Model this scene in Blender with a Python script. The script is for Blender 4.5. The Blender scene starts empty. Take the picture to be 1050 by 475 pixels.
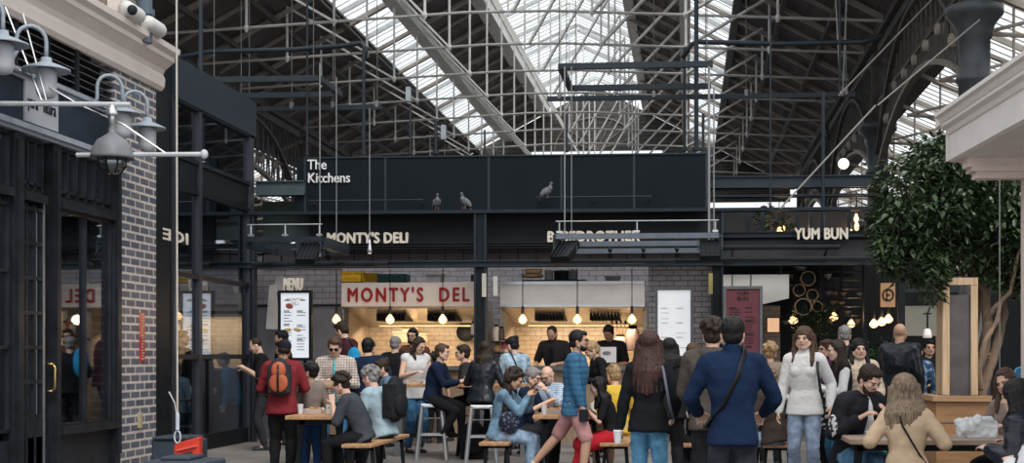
import bpy, bmesh, math, random
from mathutils import Vector, Matrix, Euler, noise
R = math.radians
random.seed(7)
SC = bpy.context.scene
COL = SC.collection

# ------------------------------------------------------------------ camera, sky, sun, exposure
CAM_H, F_PX, CX, HY, YAW = 1.40, 1400.0, 596.0, 366.0, math.atan(0.078)
cam_data = bpy.data.cameras.new('camera'); cam = bpy.data.objects.new('camera', cam_data); COL.objects.link(cam)
cam.location = (0, 0, CAM_H); cam.rotation_euler = (R(90), 0, YAW)
cam_data.sensor_width = 36; cam_data.lens = 36 * F_PX / 1050
cam_data.shift_x = (525 - CX) / 1050; cam_data.shift_y = (HY - 237.5) / 1050
cam_data.clip_end = 400
cam_data.dof.use_dof = False
SC.camera = cam

world = bpy.data.worlds.new('sky'); SC.world = world; world.use_nodes = True
wn = world.node_tree.nodes; wl = world.node_tree.links
bg = wn['Background']
geo = wn.new('ShaderNodeTexCoord'); sep = wn.new('ShaderNodeSeparateXYZ'); ramp = wn.new('ShaderNodeValToRGB')
wl.new(geo.outputs['Generated'], sep.inputs[0]); wl.new(sep.outputs['Z'], ramp.inputs[0])
ramp.color_ramp.elements[0].position = 0.0; ramp.color_ramp.elements[0].color = (0.60, 0.64, 0.69, 1)
ramp.color_ramp.elements[1].position = 0.45; ramp.color_ramp.elements[1].color = (0.95, 0.975, 1.0, 1)
wl.new(ramp.outputs[0], bg.inputs['Color']); bg.inputs['Strength'].default_value = 1.15

sun_d = bpy.data.lights.new('hazy_sun', 'SUN'); sun_d.energy = 1.5; sun_d.angle = R(25); sun_d.color = (1.0, 0.95, 0.88)
sun = bpy.data.objects.new('hazy_sun', sun_d); COL.objects.link(sun)
sun.rotation_euler = (R(40), 0, R(28))          # from behind the camera's right shoulder, high
vs = SC.view_settings
vs.view_transform = 'Standard'; vs.look = 'None'; vs.gamma = 1.0; vs.use_curve_mapping = False; vs.exposure = 0.36

# ------------------------------------------------------------------ helpers
def W(px, py, D):
    """photo pixel -> world point on the vertical plane at depth D"""
    u = (px - CX) / F_PX
    t = D / (math.cos(YAW) + u * math.sin(YAW))
    return Vector((t * (-math.sin(YAW) + u * math.cos(YAW)), D, CAM_H - t * (py - HY) / F_PX))
def WX(px, py, X):
    """photo pixel -> world point on the vertical plane at x = X"""
    u = (px - CX) / F_PX
    t = X / (-math.sin(YAW) + u * math.cos(YAW))
    return Vector((X, t * (math.cos(YAW) + u * math.sin(YAW)), CAM_H - t * (py - HY) / F_PX))

_M = {}
def mat(name, col, rough=0.6, metal=0.0, var=0.12, scale=6.0, bump=0.0, spec=0.3, emit=None, estr=0.0, stretch=None, trans=0.0, coat=0.0, sheen=0.0, col2=None):
    if name in _M: return _M[name]
    m = bpy.data.materials.new(name); m.use_nodes = True; _M[name] = m
    n = m.node_tree.nodes; l = m.node_tree.links; b = n['Principled BSDF']
    b.inputs['Roughness'].default_value = rough; b.inputs['Metallic'].default_value = metal
    b.inputs['Specular IOR Level'].default_value = spec
    if trans: b.inputs['Transmission Weight'].default_value = trans
    if coat: b.inputs['Coat Weight'].default_value = coat
    if sheen: b.inputs['Sheen Weight'].default_value = sheen
    tc = n.new('ShaderNodeTexCoord'); mp = n.new('ShaderNodeMapping'); nz = n.new('ShaderNodeTexNoise')
    l.new(tc.outputs['Object'], mp.inputs[0]); l.new(mp.outputs[0], nz.inputs['Vector'])
    if stretch: mp.inputs['Scale'].default_value = stretch
    nz.inputs['Scale'].default_value = scale; nz.inputs['Detail'].default_value = 4
    mx = n.new('ShaderNodeMix'); mx.data_type = 'RGBA'
    c1 = [max(0, c * (1 - var)) for c in col]; c2 = col2 or [min(1, c * (1 + var)) for c in col]
    mx.inputs[6].default_value = (*c1, 1); mx.inputs[7].default_value = (*c2, 1)
    rp = n.new('ShaderNodeMapRange'); rp.inputs[1].default_value = 0.3; rp.inputs[2].default_value = 0.7
    l.new(nz.outputs['Fac'], rp.inputs[0]); l.new(rp.outputs[0], mx.inputs[0]); l.new(mx.outputs[2], b.inputs['Base Color'])
    if bump:
        bp = n.new('ShaderNodeBump'); bp.inputs['Strength'].default_value = bump; bp.inputs['Distance'].default_value = 0.02
        l.new(nz.outputs['Fac'], bp.inputs['Height']); l.new(bp.outputs[0], b.inputs['Normal'])
    if emit:
        b.inputs['Emission Color'].default_value = (*emit, 1); b.inputs['Emission Strength'].default_value = estr
    return m

def brick_mat(name, c1, c2, mortar, plane='XZ', w=0.23, h=0.085, ms=0.012, rough=0.6, bias=0.0, bump=0.4):
    if name in _M: return _M[name]
    m = bpy.data.materials.new(name); m.use_nodes = True; _M[name] = m
    n = m.node_tree.nodes; l = m.node_tree.links; b = n['Principled BSDF']; b.inputs['Roughness'].default_value = rough
    tc = n.new('ShaderNodeTexCoord'); sp = n.new('ShaderNodeSeparateXYZ'); cb = n.new('ShaderNodeCombineXYZ')
    l.new(tc.outputs['Object'], sp.inputs[0])
    l.new(sp.outputs['Y' if plane == 'YZ' else 'X'], cb.inputs[0])
    l.new(sp.outputs['Y' if plane == 'XY' else 'Z'], cb.inputs[1])
    br = n.new('ShaderNodeTexBrick'); l.new(cb.outputs[0], br.inputs['Vector'])
    br.inputs['Color1'].default_value = (*c1, 1); br.inputs['Color2'].default_value = (*c2, 1); br.inputs['Mortar'].default_value = (*mortar, 1)
    br.inputs['Scale'].default_value = 1.0; br.inputs['Mortar Size'].default_value = ms; br.inputs['Bias'].default_value = bias
    br.inputs['Brick Width'].default_value = w; br.inputs['Row Height'].default_value = h; br.inputs['Mortar Smooth'].default_value = 0.1
    nz = n.new('ShaderNodeTexNoise'); nz.inputs['Scale'].default_value = 9; l.new(tc.outputs['Object'], nz.inputs['Vector'])
    mx = n.new('ShaderNodeMix'); mx.data_type = 'RGBA'; mx.blend_type = 'MULTIPLY'; mx.inputs[0].default_value = 0.5
    l.new(br.outputs['Color'], mx.inputs[6]); l.new(nz.outputs['Color'], mx.inputs[7])
    sat = n.new('ShaderNodeHueSaturation'); sat.inputs['Saturation'].default_value = 0.0; sat.inputs['Value'].default_value = 1.7
    l.new(nz.outputs['Color'], sat.inputs['Color']); l.new(sat.outputs[0], mx.inputs[7])
    l.new(mx.outputs[2], b.inputs['Base Color'])
    bp = n.new('ShaderNodeBump'); bp.inputs['Strength'].default_value = bump; bp.inputs['Distance'].default_value = 0.01; bp.invert = True
    l.new(br.outputs['Fac'], bp.inputs['Height']); l.new(bp.outputs[0], b.inputs['Normal'])
    return m

def glass_mat(name, tint=(0.9, 0.95, 1), gloss=0.25, rough=0.02, dark=0.0):
    """see-through pane: mostly transparent, with a mirror-like skin"""
    if name in _M: return _M[name]
    m = bpy.data.materials.new(name); m.use_nodes = True; _M[name] = m
    n = m.node_tree.nodes; l = m.node_tree.links; n.remove(n['Principled BSDF']); out = n['Material Output']
    tr = n.new('ShaderNodeBsdfTransparent'); tr.inputs[0].default_value = (*tint, 1)
    gl = n.new('ShaderNodeBsdfGlossy'); gl.inputs['Roughness'].default_value = rough; gl.inputs[0].default_value = (0.9, 0.95, 1, 1)
    ms = n.new('ShaderNodeMixShader'); lw = n.new('ShaderNodeLayerWeight'); fr = n.new('ShaderNodeMath'); fr.operation = 'POWER'; fr.inputs[1].default_value = 3.5; l.new(lw.outputs['Facing'], fr.inputs[0]); lw.inputs[0].default_value = 0.5
    ad = n.new('ShaderNodeMath'); ad.operation = 'ADD'; ad.inputs[1].default_value = gloss; ad.use_clamp = True
    nz = n.new('ShaderNodeTexNoise'); nz.inputs['Scale'].default_value = 0.7
    l.new(fr.outputs[0], ad.inputs[0]); l.new(ad.outputs[0], ms.inputs[0]); l.new(tr.outputs[0], ms.inputs[1]); l.new(gl.outputs[0], ms.inputs[2])
    l.new(ms.outputs[0], out.inputs[0])
    return m

def tag(o, label=None, cat=None, group=None, kind=None):
    if label: o['label'] = label
    if cat: o['category'] = cat
    if group: o['group'] = group
    if kind: o['kind'] = kind
    return o
def empty(name, loc=(0, 0, 0), rz=0.0, label=None, cat=None, group=None, kind=None):
    o = bpy.data.objects.new(name, None); COL.objects.link(o); o.location = loc; o.rotation_euler = (0, 0, rz)
    o.empty_display_size = 0.1
    return tag(o, label, cat, group, kind)
def copy_tree(o, parent=None):
    c = o.copy(); COL.objects.link(c); c.parent = parent
    if parent is not None: c.matrix_parent_inverse = o.matrix_parent_inverse.copy()
    for ch in KIDS.get(o.name, []): copy_tree(ch, c)
    return c
KIDS = {}
def adopt(o, parent):
    if parent is not None:
        o.parent = parent; KIDS.setdefault(parent.name, []).append(o)
    return o

class MB:
    def __init__(s): s.bm = bmesh.new()
    def box(s, c, size, rot=None):
        m = Matrix.Translation(Vector(c)) @ ((rot.to_4x4() if rot is not None else Matrix())) @ Matrix.Diagonal((*size, 1))
        bmesh.ops.create_cube(s.bm, size=1, matrix=m); return s
    def mm(s, x0, x1, y0, y1, z0, z1):
        return s.box(((x0 + x1) / 2, (y0 + y1) / 2, (z0 + z1) / 2), (abs(x1 - x0), abs(y1 - y0), abs(z1 - z0)))
    def bar(s, a, b, w, h=None, up=(0, 0, 1)):
        """rectangular bar from a to b"""
        a = Vector(a); b = Vector(b); d = b - a; L = d.length
        if L < 1e-6: return s
        z = d.normalized(); u = Vector(up)
        if abs(z.dot(u)) > 0.98: u = Vector((0, 1, 0))
        x = u.cross(z).normalized(); y = z.cross(x)
        r = Matrix((x, y, z)).transposed()
        return s.box((a + b) / 2, (w, h or w, L), r)
    def tube(s, pts, r, n=8, caps=True, closed=False):
        pts = [Vector(p) for p in pts]; N = len(pts)
        rr = r if isinstance(r, (list, tuple)) else [r] * N
        rings = []; side = None
        for i, p in enumerate(pts):
            if closed: d = pts[(i + 1) % N] - pts[i - 1]
            else: d = pts[min(i + 1, N - 1)] - pts[max(i - 1, 0)]
            d.normalize()
            if side is None:
                u = Vector((0, 0, 1)) if abs(d.z) < 0.9 else Vector((1, 0, 0)); side = d.cross(u).normalized()
            else:
                side = (side - d * side.dot(d))
                side = side.normalized() if side.length > 1e-5 else d.orthogonal().normalized()
            v = d.cross(side)
            q = rr[i]; a, b = (q if isinstance(q, (tuple, list)) else (q, q))
            rings.append([s.bm.verts.new(p + side * (a * math.cos(2 * math.pi * k / n)) + v * (b * math.sin(2 * math.pi * k / n))) for k in range(n)])
        M = N if closed else N - 1
        for i in range(M):
            A = rings[i]; B = rings[(i + 1) % N]
            for k in range(n): s.bm.faces.new((A[k], A[(k + 1) % n], B[(k + 1) % n], B[k]))
        if caps and not closed:
            s.bm.faces.new(rings[0][::-1]); s.bm.faces.new(rings[-1])
        return s
    def cap(s, a, b, ra, rb, n=10):
        """tapered capsule"""
        a = Vector(a); b = Vector(b); d = b - a
        if d.length < 1e-5: return s.ell(a, (ra, ra, ra))
        z = d.normalized(); P = []; Q = []
        for t in (-1, -0.8, -0.45): P.append(a + z * ra * t); Q.append(max(ra * math.sqrt(max(0.0, 1 - t * t)), ra * 0.08))
        P.append(a); Q.append(ra); P.append(b); Q.append(rb)
        for t in (0.45, 0.8, 1): P.append(b + z * rb * t); Q.append(max(rb * math.sqrt(max(0.0, 1 - t * t)), rb * 0.08))
        return s.tube(P, Q, n)
    def ell(s, c, r, rot=None, u=14, v=10):
        m = Matrix.Translation(Vector(c)) @ (rot.to_4x4() if rot is not None else Matrix()) @ Matrix.Diagonal((*r, 1))
        bmesh.ops.create_uvsphere(s.bm, u_segments=u, v_segments=v, radius=1, matrix=m); return s
    def lathe(s, prof, c=(0, 0, 0), n=24, rot=None):
        c = Vector(c); rings = []
        for (r, z) in prof:
            ring = []
            for k in range(n):
                a = 2 * math.pi * k / n; p = Vector((max(r, 1e-4) * math.cos(a), max(r, 1e-4) * math.sin(a), z))
                if rot is not None: p = rot @ p
                ring.append(s.bm.verts.new(p + c))
            rings.append(ring)
        for A, B in zip(rings, rings[1:]):
            for k in range(n): s.bm.faces.new((A[k], A[(k + 1) % n], B[(k + 1) % n], B[k]))
        s.bm.faces.new(rings[0][::-1]); s.bm.faces.new(rings[-1]); return s
    def prism(s, poly, ext):
        """poly: 3D points of a planar polygon, ext: extrusion vector"""
        ext = Vector(ext); A = [s.bm.verts.new(Vector(p)) for p in poly]; B = [s.bm.verts.new(Vector(p) + ext) for p in poly]
        n = len(A); s.bm.faces.new(A[::-1]); s.bm.faces.new(B)
        for k in range(n): s.bm.faces.new((A[k], A[(k + 1) % n], B[(k + 1) % n], B[k]))
        return s
    def quad(s, *p):
        s.bm.faces.new([s.bm.verts.new(Vector(q)) for q in p]); return s
    def build(s, name, m, parent=None, world=False, smooth=False, bevel=0.0, label=None, cat=None, group=None, kind=None, recalc=True):
        if recalc: bmesh.ops.recalc_face_normals(s.bm, faces=s.bm.faces)
        if world and parent is not None: bmesh.ops.transform(s.bm, matrix=Matrix.LocRotScale(parent.location, parent.rotation_euler, None).inverted(), verts=s.bm.verts)
        me = bpy.data.meshes.new(name); s.bm.to_mesh(me); s.bm.free()
        if smooth:
            me.polygons.foreach_set('use_smooth', [True] * len(me.polygons))
        o = bpy.data.objects.new(name, me); COL.objects.link(o); me.materials.append(m)
        adopt(o, parent)
        if bevel:
            bv = o.modifiers.new('bevel', 'BEVEL'); bv.width = bevel; bv.segments = 2; bv.limit_method = 'ANGLE'
        return tag(o, label, cat, group, kind)

def text_obj(name, s, size, m, parent=None, loc=(0, 0, 0), rot=(R(90), 0, 0), depth=0.02, bold=0.0, width=None, spacing=1.0, align='LEFT', mirror=False):
    cu = bpy.data.curves.new(name, 'FONT'); cu.body = s; cu.size = size; cu.extrude = depth; cu.space_character = spacing
    cu.align_x = align; cu.resolution_u = 3; cu.space_line = 0.95
    t = bpy.data.objects.new(name, cu); COL.objects.link(t)
    bpy.context.view_layer.update()
    me = bpy.data.meshes.new_from_object(t.evaluated_get(bpy.context.evaluated_depsgraph_get()))
    COL.objects.unlink(t); bpy.data.objects.remove(t)
    xs = [v.co.x for v in me.vertices]; w = max(xs) - min(xs); x0 = min(xs)
    k = (width / w) if width else 1.0
    for v in me.vertices:
        if width: v.co.x = (v.co.x - x0) * k
        if mirror: v.co.x = (width or w) - v.co.x
    if bold:                      # heavier strokes: the same letters again, shifted by the stroke weight
        bm = bmesh.new(); g = bmesh.new(); g.from_mesh(me); bmesh.ops.delete(g, geom=[], context='VERTS'); g.free()
        for i, (dx, dy) in enumerate(((0, 0), (bold, 0), (-bold, 0), (0, bold), (0, -bold))):
            k0 = len(bm.verts); bm.from_mesh(me); bm.verts.ensure_lookup_table()
            for v in bm.verts[k0:]: v.co += Vector((dx, dy, -i * 0.0008))
        bm.to_mesh(me); bm.free()
    me.name = name; me.materials.clear(); me.materials.append(m)
    o = bpy.data.objects.new(name, me); COL.objects.link(o); adopt(o, parent)
    L = Vector(loc)
    if parent is not None: L = L - parent.location
    o.location = L; o.rotation_euler = rot
    return o

# ------------------------------------------------------------------ palette
M_black = mat('black_steel', (0.009, 0.012, 0.015), 0.5, 0.0, 0.25, spec=.2)
M_navy = mat('navy_cladding', (0.0055, 0.0095, 0.014), 0.7, 0.0, 0.15, scale=1.5, spec=.15)
M_slate = mat('slate_paint', (0.018, 0.028, 0.038), 0.5, 0.0, 0.15)
M_white_iron = mat('white_painted_iron', (0.78, 0.755, 0.72), 0.55, 0.0, 0.1, scale=3)
M_cream_iron = mat('aged_cream_iron', (0.34, 0.29, 0.25), 0.6, 0.0, 0.2, scale=3)
M_dark_iron = mat('dark_bronze_iron', (0.075, 0.066, 0.060), 0.55, 0.0, 0.25, scale=4)
M_board = mat('dark_roof_boards', (0.135, 0.120, 0.118), 0.8, 0.0, 0.3, scale=2, stretch=(0.5, 6, 1))
M_col = mat('column_grey_paint', (0.055, 0.062, 0.068), 0.4, 0.0, 0.15)
M_steel = mat('brushed_steel', (0.56, 0.55, 0.53), 0.28, 0.9, 0.08, scale=3, stretch=(1, 1, 14))
M_chrome = mat('galvanised_steel', (0.62, 0.63, 0.64), 0.3, 0.85, 0.08)
M_wood = mat('oiled_pine', (0.42, 0.235, 0.12), 0.5, 0.0, 0.3, scale=3, stretch=(8, 0.8, 8))
M_palewood = mat('pale_timber', (0.60, 0.43, 0.27), 0.55, 0.0, 0.2, scale=3, stretch=(9, 9, 0.8))
M_cream = mat('cream_stone_paint', (0.74, 0.665, 0.61), 0.6, 0.0, 0.06, scale=2)
M_letter = mat('cream_sign_letters', (0.72, 0.66, 0.56), 0.5, 0, 0.05)
M_floor = mat('worn_concrete', (0.17, 0.158, 0.15), 0.75, 0, 0.3, scale=1.2, bump=0.1)
# ------------------------------------------------------------------ ground and far surroundings
MB().mm(-40, 40, -6, 90, -0.1, 0).build('floor', M_floor, kind='structure', label='worn grey concrete floor of the market hall')

# ------------------------------------------------------------------ market hall roof
RC = -4.15                     # x of the ridge
def roof_h(w):                 # roof height above eye level at distance w from the ridge line
    return 12.35 - 0.53 * abs(w) if abs(w) > 2.18 else 11.2
def RZ(h): return CAM_H + h
W1, W2, W3, WE = 2.18, 4.12, 5.45, 8.75
Y0, Y1 = 21.0, 62.0
TR = [31.4 + 3.28 * k for k in range(-3, 10)]
def deck(name, wa, wb, label):
    b = MB(); xa, xb = RC + wa, RC + wb
    b.prism([(xa, Y0, RZ(roof_h(wa))), (xb, Y0, RZ(roof_h(wb))), (xb, Y0, RZ(roof_h(wb)) + 0.12), (xa, Y0, RZ(roof_h(wa)) + 0.12)], (0, Y1 - Y0, 0))
    # board laps running down the hall
    n = int(abs(wb - wa) / 0.32)
    for i in range(1, n):
        w = wa + (wb - wa) * i / n
        b.mm(RC + w - 0.012, RC + w + 0.012, Y0, Y1, RZ(roof_h(w)) - 0.02, RZ(roof_h(w)) + 0.02)
    b.build(name, M_board, kind='structure', label=label)
deck('ceiling_outer_west', -WE, -W3, 'dark boarded roof slope below the left skylight')
deck('ceiling_inner_west', -W2, -W1, 'dark boarded roof strip between left skylight and lantern')
deck('ceiling_inner_east', W1, W2, 'dark boarded roof strip between lantern and right skylight')
deck('ceiling_outer_east', W3, WE, 'dark boarded roof slope above the iron arcade')

M_sky_glass = bpy.data.materials.new('frosted_roof_glass'); M_sky_glass.use_nodes = True
_n = M_sky_glass.node_tree.nodes; _l = M_sky_glass.node_tree.links; _n.remove(_n['Principled BSDF'])
_t = _n.new('ShaderNodeBsdfTransparent'); _t.inputs[0].default_value = (0.97, 0.99, 1, 1); _d = _n.new('ShaderNodeBsdfTranslucent'); _d.inputs[0].default_value = (0.9, 0.93, 0.95, 1)
_m = _n.new('ShaderNodeMixShader'); _z = _n.new('ShaderNodeTexNoise'); _z.inputs['Scale'].default_value = 0.6; _r = _n.new('ShaderNodeMapRange')
_r.inputs[3].default_value = 0.05; _r.inputs[4].default_value = 0.3
_l.new(_z.outputs[0], _r.inputs[0]); _l.new(_r.outputs[0], _m.inputs[0]); _l.new(_t.outputs[0], _m.inputs[1]); _l.new(_d.outputs[0], _m.inputs[2]); _l.new(_m.outputs[0], _n['Material Output'].inputs[0])

def skylight(name, wa, wb, ha, hb, y0, y1, label, bars=0.5, frame=M_white_iron, c=RC, grp='roof skylights'):
    root = empty(name, (c + (wa + wb) / 2, y0, RZ((ha + hb) / 2)), label=label, cat='skylight', group=grp)
    za, zb = RZ(ha), RZ(hb); xa, xb = c + wa, c + wb
    g = MB(); g.prism([(xa, y0, za + 0.05), (xb, y0, zb + 0.05), (xb, y0, zb + 0.06), (xa, y0, za + 0.06)], (0, y1 - y0, 0))
    g.build('glazing', M_sky_glass, root, world=True)
    b = MB(); y = y0; i = 0
    while y < y1:
        b.bar((xa, y, za), (xb, y, zb), 0.022 if i % 6 else 0.07, 0.03 if i % 6 else 0.14); y += bars; i += 1
    b.build('glazing_bars', M_cream_iron if frame is M_cream_iron else mat('pale_glazing_bars', (0.5, 0.5, 0.5), 0.5), root, world=True)
    return root
skylight('roof_skylight', -W3, -W2, roof_h(W3), roof_h(W2), 28, Y1, 'long glazed skylight strip on the left roof slope')
skylight('roof_skylight', W2, W3, roof_h(W2), roof_h(W3), 28, Y1, 'long glazed skylight strip on the right roof slope')
skylight('roof_lantern', -W1, 0, 11.5, 12.5, 28, Y1, 'left glazed slope of the raised roof lantern')
skylight('roof_lantern', 0, W1, 12.5, 11.5, 28, Y1, 'right glazed slope of the raised roof lantern')

def long_beam(name, w, h, wd, ht, m, label):
    x = RC + w; b = MB()
    b.mm(x - wd / 2, x + wd / 2, Y0 + 5, Y1, RZ(h) - ht, RZ(h))
    b.mm(x - wd / 2 - 0.05, x + wd / 2 + 0.05, Y0 + 4.9, Y1 + .01, RZ(h) - 0.06, RZ(h) + .01)
    b.mm(x - wd / 2 - 0.05, x + wd / 2 + 0.05, Y0 + 4.9, Y1 + .01, RZ(h) - ht - .01, RZ(h) - ht + 0.05)
    b.build(name, m, kind='structure', label=label)
long_beam('beam_1', -W1 - 0.12, 11.45, 0.34, 0.5, M_white_iron, 'white longitudinal beam under the left lantern curb')
long_beam('beam_2', W1 + 0.12, 11.45, 0.22, 0.45, M_white_iron, 'white longitudinal beam under the right lantern curb')
long_beam('beam_3', -W2 + 0.05, 10.2, 0.30, 0.35, M_white_iron, 'white longitudinal beam along the left skylight')
long_beam('beam_4', W2 - 0.05, 10.2, 0.22, 0.35, M_white_iron, 'white longitudinal beam along the right skylight')
long_beam('beam_5', -W3, 9.45, 0.10, 0.2, M_dark_iron, 'dark edge beam at the foot of the left skylight')
long_beam('beam_6', W3, 9.45, 0.10, 0.2, M_dark_iron, 'dark edge beam at the foot of the right skylight')

def tie_h(w): return 8.0 - 0.05 * max(0.0, abs(w) - 1.0)
def make_truss():
    root = empty('roof_truss', (RC, 0, RZ(8)), label='pale iron roof truss of rods, struts and rafters spanning the hall', cat='roof truss', group='repeated trusses across the hall roof')
    z0 = 8.0
    def P(w, h): return (w, 0, h - z0)
    b = MB()
    for s_ in (-1, 1): b.tube([P(s_ * w, tie_h(w)) for w in (0, 1, 3, 5, 7, WE)], 0.035, 6)
    b.build('tie_rod', mat('tie_rod_paint', (0.50, 0.48, 0.45), 0.5), root)
    for s_ in (-1, 1):
        b = MB(); b.bar(P(s_ * WE, roof_h(WE) - 0.12), P(s_ * W1, roof_h(W1 + 0.01) - 0.12), 0.10, 0.16, up=(0, 1, 0)); b.build('rafter', M_cream_iron, root)
        for w, top in ((1.95, 11.3), (4.1, roof_h(4.1)), (6.2, roof_h(6.2))):
            b = MB(); b.tube([P(s_ * w, tie_h(w) - 0.1), P(s_ * w, top)], 0.033, 6); b.lathe([(0.05, -0.06), (0.07, 0), (0.05, 0.06)], P(s_ * w, tie_h(w)), 8); b.build('hanger_rod', M_white_iron, root)
        for (wa, ha, wb, hb) in ((1.95, tie_h(2), 4.1, roof_h(4.1)), (4.1, tie_h(4.1), 6.2, roof_h(6.2)), (0.1, 8.0, 1.95, 11.2)):
            b = MB(); b.bar(P(s_ * wa, ha), P(s_ * wb, hb), 0.05, 0.20 if s_ > 0 else 0.13, up=(0, 1, 0)); b.build('strut', M_white_iron, root)
    b = MB(); b.tube([P(0, 7.9), P(0, 12.4)], 0.03, 6); b.build('king_rod', M_white_iron, root)
    b = MB(); b.bar(P(-W1, 11.5), P(0, 12.45), 0.07, 0.1, up=(0, 1, 0)).bar(P(W1, 11.5), P(0, 12.45), 0.07, 0.1, up=(0, 1, 0)).build('lantern_rafter', M_white_iron, root)
    return root
truss0 = make_truss()
for i, y in enumerate(TR):
    t = truss0 if i == 0 else copy_tree(truss0)
    t.location = (RC, y, RZ(8))
# common rafters between the trusses, on the boarded slopes
for (wa, wb) in ((-WE, -W3), (-W2, -W1), (W1, W2), (W3, WE)):
    for i, y in enumerate(TR):
        yy = y + 1.64
        o = MB().bar((RC + wa, yy, RZ(roof_h(wa)) - 0.06), (RC + wb, yy, RZ(roof_h(wb)) - 0.06), 0.07, 0.13, up=(0, 1, 0))
        o.build('roof_rafter', M_cream_iron, label='slim cream rafter running up a boarded roof slope', cat='rafter', group='rafters between the trusses')
for k, w in enumerate((-7.6, -6.5, 6.5, 7.6)):
    b = MB(); b.mm(RC + w - 0.05, RC + w + 0.05, Y0, Y1, RZ(roof_h(w)) - 0.28, RZ(roof_h(w)) - 0.14)
    b.build('purlin', M_dark_iron, label=('dark purlin low on the left boarded slope', 'dark purlin high on the left boarded slope', 'dark purlin high on the right boarded slope', 'dark purlin low on the right boarded slope')[k], cat='purlin')
# end gable
M_gable = brick_mat('gable_brick', (0.055, 0.045, 0.042), (0.085, 0.07, 0.062), (0.13, 0.12, 0.11), 'XZ', 0.5, 0.18, 0.02)
b = MB(); b.prism([(RC - WE, Y1, RZ(7.0)), (RC - WE, Y1, RZ(7.7)), (RC, Y1, RZ(12.3)), (RC + WE, Y1, RZ(7.7)), (RC + WE, Y1, RZ(7.0)), (RC + 3, Y1, RZ(7.0)), (RC + 3, Y1, RZ(9.4)), (RC - 3, Y1, RZ(9.4)), (RC - 3, Y1, RZ(7.0))], (0, 0.3, 0))
b.build('wall_back', M_gable, kind='structure', label='dark brick end gable below the roof lantern')
r = empty('fan_window', (RC, Y1 - 0.05, RZ(9.4)), label='half round fan window frame in the end gable', cat='window')
b = MB(); b.tube([(RC + 1.9 * math.cos(a), Y1 - 0.05, RZ(9.4) + 1.5 * math.sin(a)) for a in [math.pi * k / 14 for k in range(15)]], 0.035, 6)
for k in range(1, 8): a = math.pi * k / 8; b.bar((RC, Y1 - 0.05, RZ(9.4)), (RC + 1.85 * math.cos(a), Y1 - 0.05, RZ(9.4) + 1.45 * math.sin(a)), 0.03)
b.build('frame', M_cream_iron, r, world=True)

# ------------------------------------------------------------------ iron arcades along both sides
AX_E, AX_W = 4.6, 2 * RC - 4.6
COLS = (22.4, 33.6, 45.0, 56.4)
SPR = 5.0
def make_column():
    root = empty('iron_column', (0, 0, 0), label='grey cast iron column with ringed capital carrying the arcade', cat='column')
    MB().lathe([(0.34, 0), (0.34, 0.15), (0.28, 0.3), (0.255, 0.4), (0.25, RZ(SPR) - 1.1)], n=20).build('shaft', M_col, root, smooth=True)
    z = RZ(SPR)
    MB().lathe([(0.25, z - 1.1), (0.255, z - 0.62), (0.30, z - 0.58), (0.30, z - 0.52), (0.25, z - 0.46), (0.25, z + 0.1), (0.28, z + 0.14), (0.28, z + 0.22), (0.34, z + 0.36), (0.42, z + 0.46), (0.46, z + 0.5), (0.46, z + 0.62), (0.38, z + 0.66)], n=20).build('capital', M_col, root, smooth=True)
    MB().lathe([(0.16, z + 0.6), (0.16, z + 1.9), (0.24, z + 2.1)], n=12).build('stub_post', M_dark_iron, root, smooth=True)
    return root
def arch_pts(y0, y1, base, rise, n=16, pw=2.0):
    r_ = []
    for k in range(n + 1):
        t = k / n; y = y0 + (y1 - y0) * t
        r_.append((y, base + rise * (1 - abs(2 * t - 1) ** pw)))
    return r_
def make_arch(L):
    root = empty('iron_arch', (0, 0, 0), label='ornate iron arch with rosettes and upright bars', cat='arch')
    a0, a1 = 0.42, L - 0.42
    up = arch_pts(a0, a1, SPR - 0.1, 2.25, 18, 2.2); lo = arch_pts(a0, a1, SPR - 0.45, 1.15, 18, 2.0)
    b = MB()
    for (p, q) in zip(up, up[1:]): b.bar((0, p[0], RZ(p[1])), (0, q[0], RZ(q[1])), 0.22, 0.10)
    b.build('upper_rib', M_dark_iron, root)
    b = MB()
    for (p, q) in zip(lo, lo[1:]): b.bar((0, p[0], RZ(p[1])), (0, q[0], RZ(q[1])), 0.15, 0.10)
    b.build('lower_rib', mat('lower_rib_iron', (0.24, 0.21, 0.175), 0.55), root)
    b = MB()
    for k in range(1, 40):
        t = k / 40; y = a0 + (a1 - a0) * t
        hu = SPR - 0.1 + 2.25 * (1 - abs(2 * t - 1) ** 2.2); hl = SPR - 0.45 + 1.15 * (1 - abs(2 * t - 1) ** 2.0)
        b.bar((0, y, RZ(hl)), (0, y + 0.12 * (1 if k % 2 else -1), RZ(hu)), 0.045)
    b.mm(-0.06, 0.06, a0, a1, RZ(7.3), RZ(7.5)); b.mm(-0.04, 0.04, a0, a1, RZ(6.1), RZ(6.18))
    for k in range(0, 26):
        y = a0 + (a1 - a0) * k / 25; hu = SPR - 0.1 + 2.25 * (1 - abs(2 * k / 25 - 1) ** 2.2)
        b.bar((0, y, RZ(hu)), (0, y, RZ(7.35)), 0.035)
    b.build('lattice', M_dark_iron, root)
    for k in range(1, 8):
        t = k / 8; y = a0 + (a1 - a0) * t; h = 6.0 if 0.15 < t < 0.85 else 5.5
        o = MB().lathe([(0.02, -0.10), (0.06, -0.09), (0.115, -0.07), (0.125, 0), (0.115, 0.07), (0.06, 0.09), (0.02, 0.10)], (0, y, RZ(h)), 14, Euler((0, R(90), 0)).to_matrix())
        o.build('rosette', mat('rosette_paint', (0.34, 0.30, 0.25), 0.5), root, smooth=True)
    return root
c0 = make_column(); first = True
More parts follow.
